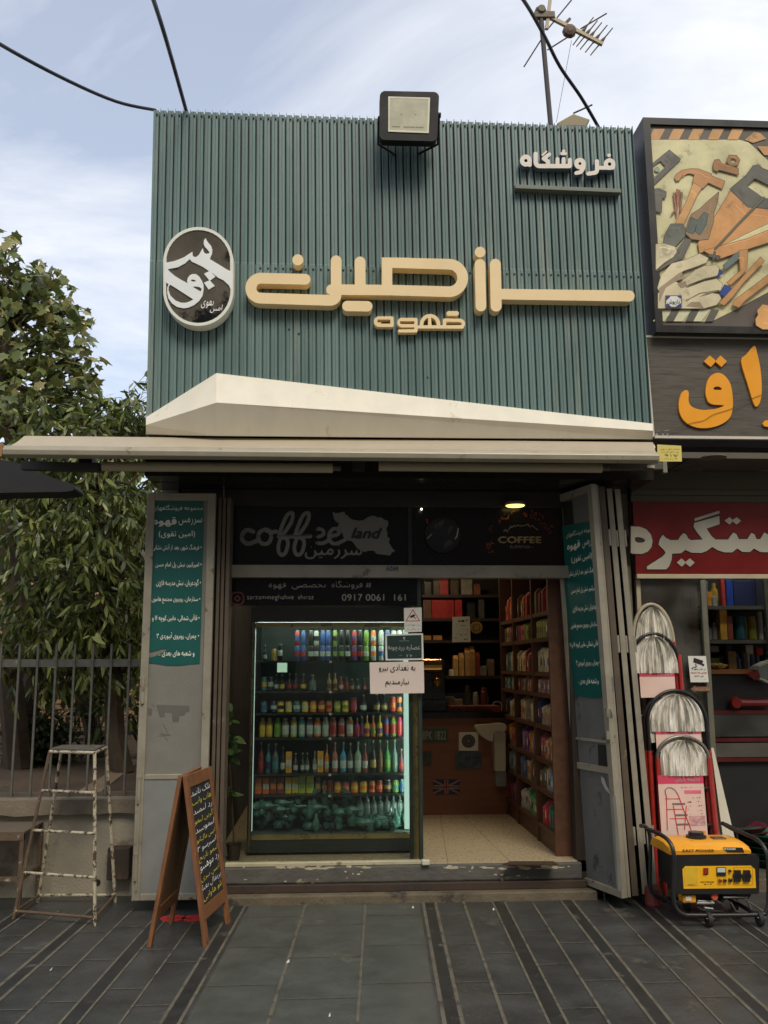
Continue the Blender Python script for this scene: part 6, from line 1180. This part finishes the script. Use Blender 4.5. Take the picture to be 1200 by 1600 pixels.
bs = thing('back_shelf', 'dark shelves with red and brown packs high on the back wall of the coffee shop', 'shelf', (.9, 3.3, 1.2)); YBk = 3.2
zbk = [on_y(740, y, YBk).z for y in (929, 966, 1000, 1056)]; xq0, xq1 = on_y(655, 950, YBk).x-.3, on_y(800, 950, YBk).x+.4
for z in zbk: MB().box(xq0, xq1, YBk, YBk+.35, z-.03, z).build('shelf_board', pm('dark_shelf', S(42, 30, 22), .6), bs)
bk_items = [(668,905,928,10,(40,36,34)),(682,903,928,10,(60,56,40)),(693,903,928,14,(140,34,30)),(710,903,928,12,(70,56,40)),(729,903,928,17,(120,112,100)),(745,912,928,10,(120,70,46)),(668,932,964,14,(90,66,44)),(679,932,964,12,(150,30,26)),(691,932,964,12,(150,34,28)),(703,932,964,12,(140,30,26)),(716,932,964,11,(150,36,28)),(736,940,964,12,(30,30,30)),(752,930,964,8,(70,66,56)),(665,1004,1028,18,(150,110,60)),(684,1006,1028,14,(170,120,60)),(712,1024,1055,7,(190,150,90)),(721,1020,1055,7,(180,140,84)),(730,1012,1055,7,(170,128,76)),(738,1010,1055,7,(160,120,70)),(746,1018,1055,7,(120,50,36)),(706,1046,1056,7,(200,196,180)),(755,1040,1056,10,(120,110,96)),(767,1030,1056,10,(110,96,70))]
for i, (x, t, b, w_, c) in enumerate(bk_items):
    a, q = on_y(x-w_/2, b, YBk+.05), on_y(x+w_/2, t, YBk+.05); z0 = min(zbk, key=lambda z: abs(z-a.z)); mb = MB(); bag_mesh(mb, (a.x+q.x)/2, YBk+.08, z0+.001, (q.x-a.x)*.96, .09, max(.05, q.z-z0), 'y')
    tag(mb.build('coffee_pack', pm('bag_%d_%d_%d' % c, S(*c), .45, var=.35, scale=18)), f"coffee pack, {ORD[i]} counting left to right and down on the back wall shelves", 'coffee pack', 'packs on the back wall shelves')
pp = thing('price_list', 'white price list sheet hanging above the counter at the back of the coffee shop', 'price list', on_y(721, 1004, 2.6)); px_shape('sheet', pm('white_paper', (0,0,0)), pp, 2.6, polys=[[(707,964),(734,963),(735.5,1003),(706.5,1003.5)]], h=.8, depth=.002)
for i, s_ in enumerate(('قهوه', 'اسپرسو دبل ۷۰', 'لاته ۸۵ ترک ۶۰', 'فرانسه ۶۵', 'موکا ۹۰')): text_px(s_, ink, pp, 2.6, 711+i % 2*2, 968+i*7, 731-i % 2*2, 972+i*7, bold=.1, res=12)
gc = thing('round_wall_disc', 'round gold disc to the right of the hanging price list', 'wall disc', on_y(744, 990, 2.7)); px_shape('disc', pm('gold_disc', S(170, 140, 76), .35, metal=.3), gc, 2.7, [[(744.5, 980.5, 9.5)]], h=.6, depth=.02); px_shape('disc_mark', pm('disc_brown', S(100, 76, 36), .5), gc, 2.695, [arc(744.5,980.5,5.5,0,360,.7)], h=.4, depth=.002)
rb = thing('round_glossy_sign', 'dark glossy round sign hanging behind the right transom panel', 'sign', on_y(693, 866, -.04)); px_shape('disc', pm('glossy_disc', (.02, .02, .022), .05, spec=.2), rb, -.03, [[(692, 836, 27)]], h=.8, depth=.012)
px_shape('painted_glint', whp, rb, -.0345, [[(716,826,1),(714,838,1.3),(711,842,.8)], [(667,842,.5),(671,838,.7),(675,834,.5)]], h=.5); px_shape('painted_red_glint', pm('red_glint_paint', S(150, 40, 34), .4), rb, -.0345, [[(667,812,1.4),(668,818,1)]], h=.5); px_shape('dark_pattern', pm('pattern_grey', S(52, 46, 42), .3, var=.6, scale=30), rb, -.0315, [[(684,822,5),(692,816,3)], [(702,848,5),(695,854,3)], [(705,824,3),(700,834,2)]], h=.7)  # white and red glints painted onto the disc as small shapes
px_shape('disc_rim', pm('disc_rim', S(44, 42, 40), .3, metal=.5), rb, -.034, [arc(692,836,27,0,360,.9)], h=.5, depth=.016)
cm_ = thing('coffee_machine', 'brass and black coffee machine at the left end of the back counter', 'coffee machine', (on_y(672, 1110, YCn+.2).x, YCn+.25, zc_t+.051)); cx = on_y(676, 1110, YCn+.2).x; zc_ = zc_t+.051
MB().box(cx-.16, cx+.12, YCn+.12, YCn+.42, zc_, zc_+.10).build('base', pm('machine_black', S(30, 28, 26), .3), cm_, bevel=.008); MB().box(cx-.16, cx+.12, YCn+.22, YCn+.42, zc_+.101, zc_+.46).build('body', pm('machine_black', (0,0,0)), cm_, bevel=.01)
MB().lathe([(.05, -.13), (.07, -.12), (.07, .10), (.05, .11)], (cx-.02, YCn+.20, zc_+.40), 18, 'x').build('brass_boiler', pm('machine_brass', S(190, 150, 84), .18, metal=.9), cm_, smooth=True)
for dx in (-.09, .04): MB().lathe([(.03, 0), (.032, .06), (.018, .08)], (cx+dx, YCn+.17, zc_+.22), 14).build('brew_head', pm('machine_brass', (0,0,0)), cm_, smooth=True)
for i, (x, w_, H_, c, lab) in enumerate(((702, .09, .12, (120, 92, 60), 'brown cardboard box on the back counter beside the coffee machine'), (716, .07, .10, (150, 120, 80), 'small tan box on the back counter, right of the cardboard box'), (731, .05, .22, (60, 46, 38), 'dark canister on the back counter between the tan box and the tap'), (744, .05, .16, (170, 160, 140), 'pale canister on the back counter near the wash basin'), (757, .06, .20, (110, 40, 34), 'reddish tin on the back counter above the wash basin'))):
    x_ = on_y(x, 1100, YCn+.38).x; mb = MB()
    if i < 2: mb.box(x_-w_/2, x_+w_/2, YCn+.33, YCn+.43, zc_, zc_+H_)
    else: mb.lathe([(w_*.5, 0), (w_*.52, .01), (w_*.52, H_*.8), (w_*.42, H_*.86), (w_*.44, H_)], (x_, YCn+.39, zc_), 14)
    tag(mb.build('counter_box' if i < 2 else 'canister', pm('goods_%d_%d_%d' % c, S(*c), .5, var=.3, scale=22), bevel=.003), lab, 'box' if i < 2 else 'canister')
# lamps that are lit
wl = em('warm_fill_glow', (1, .78, .5), 75.0)
p = on_y(805, 790, -.085); dlp = thing('downlight', 'lit warm round downlight at the right above the transom', 'downlight', p); MB().lathe([(.0, -.006), (.058, -.006), (.066, .0)], p, 24).build('lamp_disc', em('downlight_glow', (1, .74, .2), 2.0), dlp); MB().lathe([(.0, .002), (.07, .002), (.07, .02), (.0, .02)], p, 24).build('lamp_rim', ds, dlp)
for i, (x, y, z, lab) in enumerate(((.55, 1.2, 2.60, 'over the open doorway floor'), (1.0, 2.6, 2.60, 'near the back wall'), (.0, 2.2, 2.60, 'behind the drinks fridge'))):  # unseen warm lamps added to light the shop interior
    t_ = thing('added_interior_lamp', f'small warm round fill lamp added unseen inside the coffee shop {lab}', 'lamp', (x, y, z)); MB().lathe([(.0, -.0), (.06, -.0), (.07, .02)], (x, y, z), 20).build('lamp_disc', wl, t_)
t_ = thing('pendant_bulb', 'tiny bright bulb seen at the top of the right transom', 'bulb', on_y(659, 795, -.05)); MB().lathe([(.001, -.007), (.007, -.004), (.007, .004), (.001, .007)], on_y(658.5, 795.5, -.05), 10).build('bulb', em('tiny_bulb', (1, .9, .6), 6), t_); MB().box(on_y(658.5,795,-.05).x-.003, on_y(658.5,795,-.05).x+.003, -.05, -.02, on_y(659, 795.5, -.05).z+.007, on_y(659, 795.5, -.05).z+.02).build('bulb_holder', structm, t_)
mt = thing('door_mat', 'dark brown mat corner lying inside the doorway on the floor', 'mat', on_z(820, 1347, .222)); mb = MB(); mb.slab([on_z(x, y, .2212) for x, y in ((785,1352),(797,1347),(865,1347),(873,1352))], (0, 0, .006)); mb.build('mat', pm('mat_brown', S(60, 44, 30), .95, var=.3, scale=40), mt)
# ================================================================ LADDERS WRAPPED IN FILM, LEANING IN A ROW
filmm = bpy.data.materials.new('crumpled_film'); filmm.use_nodes = True; n = filmm.node_tree.nodes; l = filmm.node_tree.links; p = n['Principled BSDF']
p.inputs['Base Color'].default_value = (.62, .58, .50, 1); p.inputs['Roughness'].default_value = .22; p.inputs['Specular IOR Level'].default_value = .7
t = n.new('ShaderNodeTexCoord'); mpn = n.new('ShaderNodeMapping'); mpn.inputs['Scale'].default_value = (70, 20, 6); l.new(t.outputs['Object'], mpn.inputs[0]); nz_ = n.new('ShaderNodeTexNoise'); nz_.inputs['Scale'].default_value = 1.0; nz_.inputs['Detail'].default_value = 3; l.new(mpn.outputs[0], nz_.inputs[0])
bp_ = n.new('ShaderNodeBump'); bp_.inputs['Strength'].default_value = .6; bp_.inputs['Distance'].default_value = .01; l.new(nz_.outputs[0], bp_.inputs['Height']); l.new(bp_.outputs[0], p.inputs['Normal'])
mp2 = n.new('ShaderNodeMapping'); mp2.inputs['Scale'].default_value = (16, 8, 5); l.new(t.outputs['Object'], mp2.inputs[0]); nz2 = n.new('ShaderNodeTexNoise'); nz2.inputs['Scale'].default_value = 1.4; nz2.inputs['Detail'].default_value = 6; nz2.inputs['Distortion'].default_value = .8; l.new(mp2.outputs[0], nz2.inputs[0]); rr = n.new('ShaderNodeValToRGB'); l.new(nz2.outputs[0], rr.inputs[0]); rr.color_ramp.elements[0].position = .36; rr.color_ramp.elements[1].position = .60; rr.color_ramp.elements[0].color = (.40, .38, .32, 1); rr.color_ramp.elements[1].color = (.82, .78, .68, 1); l.new(rr.outputs[0], p.inputs['Base Color'])
thin = glassm('thin_film', (.9, .88, .84), refl=1, rough=.12, dirt=.35)
pinkp = pm('pink_print', S(206, 66, 96), .5, var=.06); paperp = pm('poster_pink_paper', S(222, 190, 176), .6, var=.06); redr = pm('ladder_red', S(158, 44, 36), .35, var=.25, scale=14); steel_b = pm('rail_black', S(44, 44, 44), .3, metal=.4); steel_g = pm('rail_grey', S(120, 118, 108), .3, metal=.6); grayp = pm('print_grey', S(120, 104, 98), .6)
def ladder(Y, xl, xr, ytop, ybot, yarc, dep, lab, red_from=None, poster=None, pic=False, rail=None, fcol=filmm, lean=.06, Rt=.0125, header='نردبان'):
    """folded step ladder: hoop of tube leaning back, red side rails, treads, film over the hoop, printed sheet"""
    rail = rail or steel_b; a, b = on_y(xl, yarc, Y), on_y(xr, yarc, Y); cx, hw = (a.x+b.x)/2, (b.x-a.x)/2; zt = on_y((xl+xr)/2, ytop, Y).z; za = a.z; zb = 0.012; 
    t_ = thing('folded_step_ladder', lab, 'ladder', (cx, Y, 0), 'film wrapped folded step ladders')
    def yy(z): return Y+(z-za)*lean                       # the top leans back
    rise = zt-za
    arcp = [V((cx-hw*math.cos(math.pi*i/18), yy(za+rise*math.sin(math.pi*i/18)), za+rise*math.sin(math.pi*i/18))) for i in range(19)]
    zr = on_y(xl, red_from, Y).z if red_from else za
    MB().tube([V((cx-hw, yy(zr), zr))]+arcp+[V((cx+hw, yy(zr), zr))], Rt, 10).build('handle_hoop', rail, t_, smooth=True)
    for s_ in (-1, 1):
        fl__ = MB().tube([V((cx+s_*hw, yy(zr+.03), zr+.03)), V((cx+s_*(hw+.012), yy(zb), zb))], Rt*1.25, 10).build('front_leg', redr, t_, smooth=True)
        MB().tube([V((cx+s_*(hw-.02), yy(zr)+.03, zr)), V((cx+s_*(hw+.0), yy(zb)+.04, zb))], Rt, 8).build('rear_leg', redr, t_, smooth=True)
        MB().lathe([(Rt*1.6, 0), (Rt*1.6, .03), (Rt*1.3, .035)], (cx+s_*(hw+.012), yy(zb), 0), 10).build('foot', steel_b, fl__)
    k = 3 if zt < 1.35 else 5
    for i in range(k):
        z = .22+i*.23
        if z > zr-.02: break
        MB().box(cx-hw+.012, cx+hw-.012, yy(z)+.0, yy(z)+.03, z, z+.02).build('tread', steel_b, t_, bevel=.004)
    # crumpled film over the hoop: a bulging sheet
    mb = MB(); NU, NV = 56, 14; random.seed(int(abs(xl))); fold = [random.gauss(0, 1) for _ in range(NU+9)]; fold2 = [random.gauss(0, 1) for _ in range(NU+9)]; z_lo = on_y(xl, poster[1] if poster else ybot, Y).z
    for j in range(NV+1):
        for i in range(NU+1):
            u = -1+2*i/NU; vv = j/NV; z = z_lo+(zt-.022-z_lo)*vv; 
            wmax = hw*.90 if z <= za else hw*.90*math.sqrt(max(0, 1-((z-za)/(rise-.02))**2)); 
            mb.v.append((cx+u*wmax, yy(z)-.014-.016*(1-u*u)+.0075*(fold[i]*(1-vv)+fold2[i]*vv)+random.gauss(0, .0012), z))
    for j in range(NV):
        for i in range(NU): a_ = j*(NU+1)+i; mb.f.append((a_, a_+1, a_+NU+2, a_+NU+1))
    mb.v = [(x, y, z-.004 if z > zt-.002 else z) for x, y, z in mb.v]
    mb.build('crumpled_film', fcol, t_, smooth=True)
    if poster:
        pl_, pt_, pr_, pb_ = poster; Yp = yy(on_y(xl, (pt_+pb_)/2, Y).z)-.018
        Z0, Z1 = on_y(pl_, pb_, Yp).z, on_y(pl_, pt_, Yp).z; X0_, X1_ = on_y(pl_, pb_, Yp).x, on_y(pr_, pb_, Yp).x
        q = lambda u, v, l_=0: V((X0_+(X1_-X0_)*u, yy(Z0+(Z1-Z0)*v)-.020-l_, Z0+(Z1-Z0)*v))
        def rect(nm, m, u0, u1, v0, v1, l_, par=None): par = par or sh_; return MB().slab([q(u0, v0, l_), q(u1, v0, l_), q(u1, v1, l_), q(u0, v1, l_)], (0, .0008, 0)).build(nm, m, par)
        sh_ = rect('printed_sheet', paperp, 0, 1, 0, 1, 0, t_)
        rect('pink_header', pinkp, 0, 1, .865, 1, .0015)
        tm_ = lambda s_, m, u0, u1, v0, v1, **k_: text_on(s_, m, sh_, q(u0, v0, .003), q(u1, v0, .003)-q(u0, v0, .003), q(u0, v1, .003)-q(u0, v0, .003), lift=.0, **k_)
        tm_(header, whp, .38, .92, .885, .975, bold=.2)
        if pic:
            rect('pink_band', pm('pink_print2', S(222, 110, 130), .5), .56, .93, .70, .755, .0015)
            tm_('نردبان خانگی سه پله', pinkp, .50, .93, .785, .83, bold=.1, res=14)
            for i in range(5): tm_(['مقاوم و سبک', 'دارای پله پهن', 'قفل ایمنی', 'ضد زنگ', 'کف لاستیکی'][i], grayp, .60, .92, .62-.065*i, .65-.065*i, bold=.05, res=12)
            rect('orange_patch', pm('orange_print', S(226, 150, 70), .5), .70, .96, .02, .10, .0015)
            def sline(pts, r_, m, nm):
                F, x0, y0, h = shape_field([[(x*100, y*190, r_) for x, y in pts]], (), (), .55); vs, fs, sg_ = field_mesh(F, x0, y0, h); extrude_field(vs, fs, sg_, lambda x, y: q(x/100, y/190, .0025)).build(nm, m, sh_)
            rp = pm('red_picture_line', S(196, 56, 56), .5)
            for pts in ([(.16, .68), (.13, .12)], [(.42, .68), (.66, .07)], [(.30, .50), (.36, .02)], [(.58, .50), (.50, .12)], [(.14, .62), (.44, .62)], [(.15, .45), (.5, .45)], [(.2, .30), (.55, .30)]): sline(pts, 1.0, rp, 'printed_ladder_line')
            sline([(.15, .68), (.14, .76), (.20, .80), (.28, .80), (.36, .76), (.42, .68)], 1.0, grayp, 'printed_ladder_hoop')
            for v in (.52, .34, .19): rect('printed_tread', grayp, .28+.06*(.52-v)*3, .56+.06*(.52-v)*3, v, v+.03, .002)
            rect('printed_rug', pm('rug_print', S(196, 150, 146), .6, var=.4, scale=40), .62, .97, .18, .34, .0015)
    return t_
ladder(-.02, 990, 1052, 944, 1080, 1000, .1, 'tallest film wrapped step ladder at the back of the row beside the shutters', rail=pm('rail_cream', S(170, 160, 136), .4), red_from=1010, poster=(1000, 1045, 1048, 1085))
ladder(-.055, 985, 1062, 990, 1085, 1040, .1, 'second tallest film wrapped step ladder, red rails and pink sheet showing', red_from=1030, poster=(1001, 1052, 1056, 1090), header='پارس')
ladder(-.11, 1012, 1104, 1079, 1160, 1130, .1, 'film wrapped step ladder with a large black hoop, third from the back', red_from=1180, poster=(1026, 1143, 1097, 1175), header='نردبان')
ladder(-.085, 1007, 1098, 1083, 1160, 1128, .1, 'film wrapped black hooped step ladder just behind the third one', red_from=1180)
ladder(-.155, 1027, 1107, 1151, 1212, 1185, .1, 'shortest film wrapped red step ladder at the front with a pink ladder advert', rail=steel_g, red_from=1192, poster=(1033, 1212, 1105, 1308), pic=True, header='مدیسه پارس')
wp = tag(MB().slab([on_y(1110, 1160, -.01), on_y(1113, 1160, -.01), on_y(1162, 1370, -.13), on_y(1138, 1370, -.13)], (0, .012, 0)).build('white_board', pm('white_panel', S(206, 200, 180), .5, var=.05)), 'tapering white panel leaning beside the red rail of the front ladder', 'panel')
wp = tag(MB().slab([on_y(1110, 1240, .0), on_y(1114, 1230, .0), on_y(1136, 1360, -.10), on_y(1120, 1360, -.10)], (0, .01, 0)).build('white_board', pm('white_panel2', S(170, 165, 148), .5, var=.05)), 'narrower greyish panel behind the tapering white panel', 'panel')
# ================================================================ GENERATOR
gn_p = on_z(1118, 1449, 0); YGn = gn_p.y+.03; GT = (1000, 1260, 6)
gen = thing('portable_generator', 'yellow and black portable generator in a tube frame on castors in front of the ladders', 'generator', on_z(1118, 1449, 0))
yl = pm('generator_yellow', S(232, 160, 40), .35, var=.08, scale=6, stain=S(186, 140, 62), st_amt=.1, st_scale=9); bkm = pm('generator_black', S(34, 34, 33), .35, var=.12); gl_ = pm('panel_yellow', S(240, 180, 30), .35, var=.05)
gq = lambda x, y, Y=YGn: on_y(1000+x/6, 1260+y/6, Y); DG = .34
ta, tb_ = gq(300, 455), gq(1045, 455); tt = gq(300, 395).z
tc_, td = gq(320, 300, YGn+.0), gq(1000, 300, YGn)
# tank: rounded trapezoid in section, running across
z0, z1 = ta.z, gq(600, 300, YGn+.13).z; xa, xb = ta.x-.012, tb_.x
sec = [(0, z0), (-.002, z0+(z1-z0)*.35), (.03, z0+(z1-z0)*.72), (.10, z0+(z1-z0)*.97), (.16, z1), (DG-.16, z1), (DG-.08, z0+(z1-z0)*.95), (DG-.02, z0+(z1-z0)*.6), (DG, z0)]
mb = MB(); secn = []
for (u, k) in ((0, .80), (.03, .95), (.08, 1), (.88, 1), (.95, .93), (1, .72)):
    secn.append([(xa+(xb-xa)*u, YGn+(y-DG/2)*(.9+.1*k)+DG/2, z0+(z-z0)*k) for y, z in sec])
for s_ in secn: mb.v += s_
m_ = len(sec)
for i in range(len(secn)-1):
    for k in range(m_): a = i*m_+k; b = i*m_+(k+1) % m_; mb.f.append((a, b, b+m_, a+m_))
mb.f.append(tuple(range(m_))[::-1]); mb.f.append(tuple((len(secn)-1)*m_+k for k in range(m_))); mb.build('fuel_tank', yl, gen, smooth=True)
cpt = V(((xa+xb)/2-.02, YGn+.16, z1)); MB().lathe([(.055, -.01), (.06, .0), (.06, .012), (.045, .016), (.045, .034), (.02, .036)], cpt, 20).build('fuel_cap', bkm, gen, smooth=True)
p = V((xb-.14, YGn+.13, z1)); MB().box(p.x-.04, p.x+.04, p.y-.03, p.y+.03, z1-.01, z1+.006).build('fuel_gauge', pm('gauge_brown', S(96, 66, 40), .5), gen, bevel=.004)
def gt(s_, l_, t_, r_, b_, m, dy=0., **k): 
    O = gq(l_, b_, YGn+dy); return text_on(s_, m, gen, O, gq(r_, b_, YGn+dy)-O, gq(l_, t_, YGn+dy)-O, name='generator_lettering', **k)
gt('EAST POWER', 398, 402, 694, 424, pm('dark_ink', (0,0,0)), -.006, bold=.25)
px_shape('badge', bkm, gen, YGn-.006, polys=[[(775,385),(960,387),(980,430),(820,428)]], tr=GT, h=3, depth=.004); gt('R5500', 790, 390, 895, 408, pm('badge_white', S(215, 210, 190), .5), -.0065, bold=.2)
# black shell with cut window, yellow panel
px_shape('front_shell', bkm, gen, YGn-.004, polys=[[(325,470),(345,458),(1105,458),(1118,475),(1118,810),(1100,822),(350,822),(325,800)]], tr=GT, h=4, depth=.05)
cpn = px_shape('control_panel', gl_, gen, YGn-.007, polys=[[(398,590),(425,562),(1040,556),(1078,590),(1088,765),(410,772)]], tr=GT, h=3, depth=.003)
def gs(nm, m, l_, t_, r_, b_, dy=-.010, d=.003, **k): return px_shape(nm, m, gen if nm == 'filter_label' else cpn, YGn+dy, polys=[[(l_,t_),(r_,t_),(r_,b_),(l_,b_)]], tr=GT, h=2.4, depth=d, **k)
gs('info_label', pm('label_yellow', S(214, 172, 40), .5), 420, 572, 540, 745, -.0085, .001)
for i in range(7): gt('ــــــــــ' if i % 2 else 'ـــــــ', 430, 590+i*20, 500+(i*37) % 40, 594+i*20, pm('dark_ink', (0,0,0)), -.0088, bold=.0, res=10) if False else None
gt('WARNING', 450, 728, 512, 740, pm('dark_ink', (0,0,0)), -.0088, bold=.1, res=14)
gs('power_switch', pm('switch_red', S(150, 34, 28), .4), 600, 584, 636, 634, -.018, .012); gs('switch_surround', bkm, 595, 578, 641, 640, -.0095, .002)
gt('EAST POWER', 568, 702, 692, 714, pm('dark_ink', (0,0,0)), -.0072, bold=.2, res=14); gt('AVR', 600, 722, 670, 734, pm('dark_ink', (0,0,0)), -.0072, bold=.1, res=12)
gs('voltmeter', bkm, 720, 572, 806, 652, -.014, .008); gs('voltmeter_dial', pm('dial_white', S(196, 204, 200), .3), 726, 578, 800, 618, -.0155, .001)
for (x, y, r_, m) in ((748, 692, 13, pm('switch_red', (0,0,0))), (791, 692, 13, bkm), (842, 688, 15, bkm), (838, 602, 11, bkm)): MB().lathe([(r_/6*.0042, 0), (r_/6*.0042, -.014), (r_/6*.003, -.016)], gq(x, y, YGn-.008), 12, 'y').build('terminal', m, cpn)
for x in (917, 1005):
    px_shape('socket', bkm, cpn, YGn-.022, [arc(x, 654, 30, 0, 360, 11)], polys=[[(x-30, 600), (x+30, 600), (x+30, 708), (x-30, 708)]], tr=GT, h=2.4, depth=.014); px_shape('socket_well', pm('socket_dark', (.006, .006, .006), .5), cpn, YGn-.0225, [[(x, 654, 24)]], tr=GT, h=2.4, depth=.002)
px_shape('panel_line', pm('panel_dark_line', S(110, 80, 20), .5), gen, YGn-.0078, [[(728,655,1.2),(728,738,1.2),(805,738,1.2),(805,655,1.2)], [(878,575,1.2),(878,738,1.2),(1055,738,1.2),(1055,575,1.2),(878,575,1.2)]], tr=GT, h=1.2)
# frame tubes: front and rear hoops joined
def hoop(Y, nm):
    c = [(300,600),(298,860),(330,960),(400,1005),(500,1008),(1100,1000),(1165,970),(1185,900),(1180,650),(1160,420)]
    if nm == 'frame_hoop': pts = [(165,248),(230,275),(280,330),(298,420)]+c+[(1130,330),(1100,305),(940,225),(905,235)]
    return MB().tube([V((gq(x, y, YGn).x, Y+(.10 if i < 1 or i > len(pts)-3 else .03 if i < 2 or i > len(pts)-4 else 0), gq(x, y, YGn).z)) for i, (x, y) in enumerate(smooth_pts(pts, 3))], .0125, 10).build(nm, bkm, gen, smooth=True)
pts = smooth_pts([(160,262,.20),(215,275,.12),(270,320,.04),(298,420,0),(300,600,0),(298,860,0),(325,950,0),(390,1000,0),(500,1008,0),(1090,1002,0),(1160,970,0),(1182,900,0),(1180,650,0),(1165,430,0),(1130,330,.05),(1080,300,.14),(950,230,.26)], 3)
MB().tube([V((gq(x, y).x, YGn-.03+d, gq(x, y).z)) for x, y, d in pts], .0125, 10).build('frame_tube', bkm, gen, smooth=True)
MB().tube([V((gq(x, y).x, YGn+DG+.03-d*.4, gq(x, y).z)) for x, y, d in pts], .0125, 10).build('frame_tube', bkm, gen, smooth=True)
zf_ = gq(600, 1005).z
for x in (430, 1060): MB().tube([(gq(x, 1000).x, YGn-.03, zf_), (gq(x, 1000).x, YGn+DG+.03, zf_)], .0125, 10).build('cross_tube', bkm, gen)
gxa, gxb = gq(330, 700).x, gq(1118, 700).x
MB().box(gxa+.01, gxb-.01, YGn+.05, YGn+DG-.02, gq(0, 800).z, z0+.003).build('rear_shell', bkm, gen, bevel=.01)
eng = pm('engine_grey', S(96, 92, 84), .4, metal=.5, var=.4, scale=18); 
MB().lathe([(.07, -.10), (.085, -.09), (.085, .09), (.07, .10)], (gq(640, 0).x, YGn+.2, zf_+.12), 20, 'x').build('engine_block', eng, gen, smooth=True)
for i in range(6): MB().lathe([(.10, -.003), (.10, .003)], (gq(820, 0).x+i*.022, YGn+.22, zf_+.13), 16, 'x').build('cooling_fin', eng, gen)
MB().lathe([(.08, -.09), (.10, -.08), (.10, .08), (.08, .09)], (gq(960, 0).x, YGn+.22, zf_+.125), 18, 'x').build('alternator', bkm, gen, smooth=True)
a, b = gq(400, 905, YGn+.03), gq(520, 828, YGn+.03); MB().box(a.x, b.x, YGn+.02, YGn+.10, a.z, b.z).build('air_filter', yl, gen, bevel=.008); gs('filter_label', pm('badge_white', (0,0,0)), 428, 845, 482, 888, .014, .001)
for (x0_, y0_, x1_, y1_, r_) in ((530,905,690,905,.010), (540,885,680,890,.006), (780,852,1000,852,.008), (1000,880,1050,980,.006), (850,900,900,985,.006), (600,950,680,960,.008)): MB().tube([gq(x0_, y0_, YGn+.03), gq(x1_, y1_, YGn+.05)], r_, 8).build('engine_rod', pm('bright_steel', S(176, 172, 160), .25, metal=.8), gen)
MB().lathe([(.018, -.01), (.022, 0), (.014, .012)], gq(697, 845, YGn+.02), 14, 'y').build('red_knob', pm('orange_red_plastic', S(206, 84, 50), .4), gen)
MB().tube([gq(535, 940, YGn+.05), gq(590, 975, YGn+.03), gq(700, 980, YGn+.03), gq(770, 985, YGn+.06)], .010, 8).build('fuel_hose', bkm, gen)
for (x, y) in ((565, -.0), (1030, -.0), (565, DG), (1030, DG)):
    cx = gq(x, 0).x; cw = MB().lathe([(.020, -.016), (.040, -.012), (.042, 0), (.040, .012), (.020, .016)], (cx, YGn+y-.03, .043), 18, 'x').build('castor_wheel', pm('castor_rubber', S(34, 32, 30), .7), gen, smooth=True)
    MB().slab([(cx-.028, YGn+y-.055, zf_-.012), (cx+.028, YGn+y-.055, zf_-.012), (cx+.014, YGn+y-.055, .05), (cx-.014, YGn+y-.055, .05)], (0, .006, 0)).build('castor_fork', pm('fork_steel', S(150, 146, 130), .4, metal=.5), cw); 
    MB().lathe([(.012, -.006), (.012, .006)], (cx, YGn+y-.062, .045), 10, 'y').build('axle_bolt', pm('fork_steel', (0,0,0)), cw)
p = on_z(1032, 1425, 0); tag(MB().lathe([(.045, 0), (.055, .02), (.05, .11), (.035, .13)], (p.x, p.y+.12, 0), 14).build('red_weight', pm('red_rust', S(110, 48, 40), .6, var=.3)), 'dark red rounded weight on the pavement between the shutter leaves and the generator', 'weight')
# small litter
random.seed(9)
for i, (x, y, lab) in enumerate(((645,1419,'white paper scrap on the pavement in front of the doorway'),(771,1422,'white scrap lying between the dark paving strips right of the doorway'),(80,1516,'white speck of litter on the pavement at the lower left'),(450,1504,'small pale crumb of litter on the greenish paving, middle'),(515,1588,'tiny litter speck at the bottom edge of the greenish paving'))):
    p = on_z(x, y, .004); s_ = random.uniform(.004, .008); tag(MB().slab([p+V((-s_, -.01, 0)), p+V((s_, -.014, .004)), p+V((s_*.8, .012, .009)), p+V((-s_*.6, .01, .002))], (0, 0, .003)).build('litter', wpap), lab, 'litter', 'litter on the pavement')
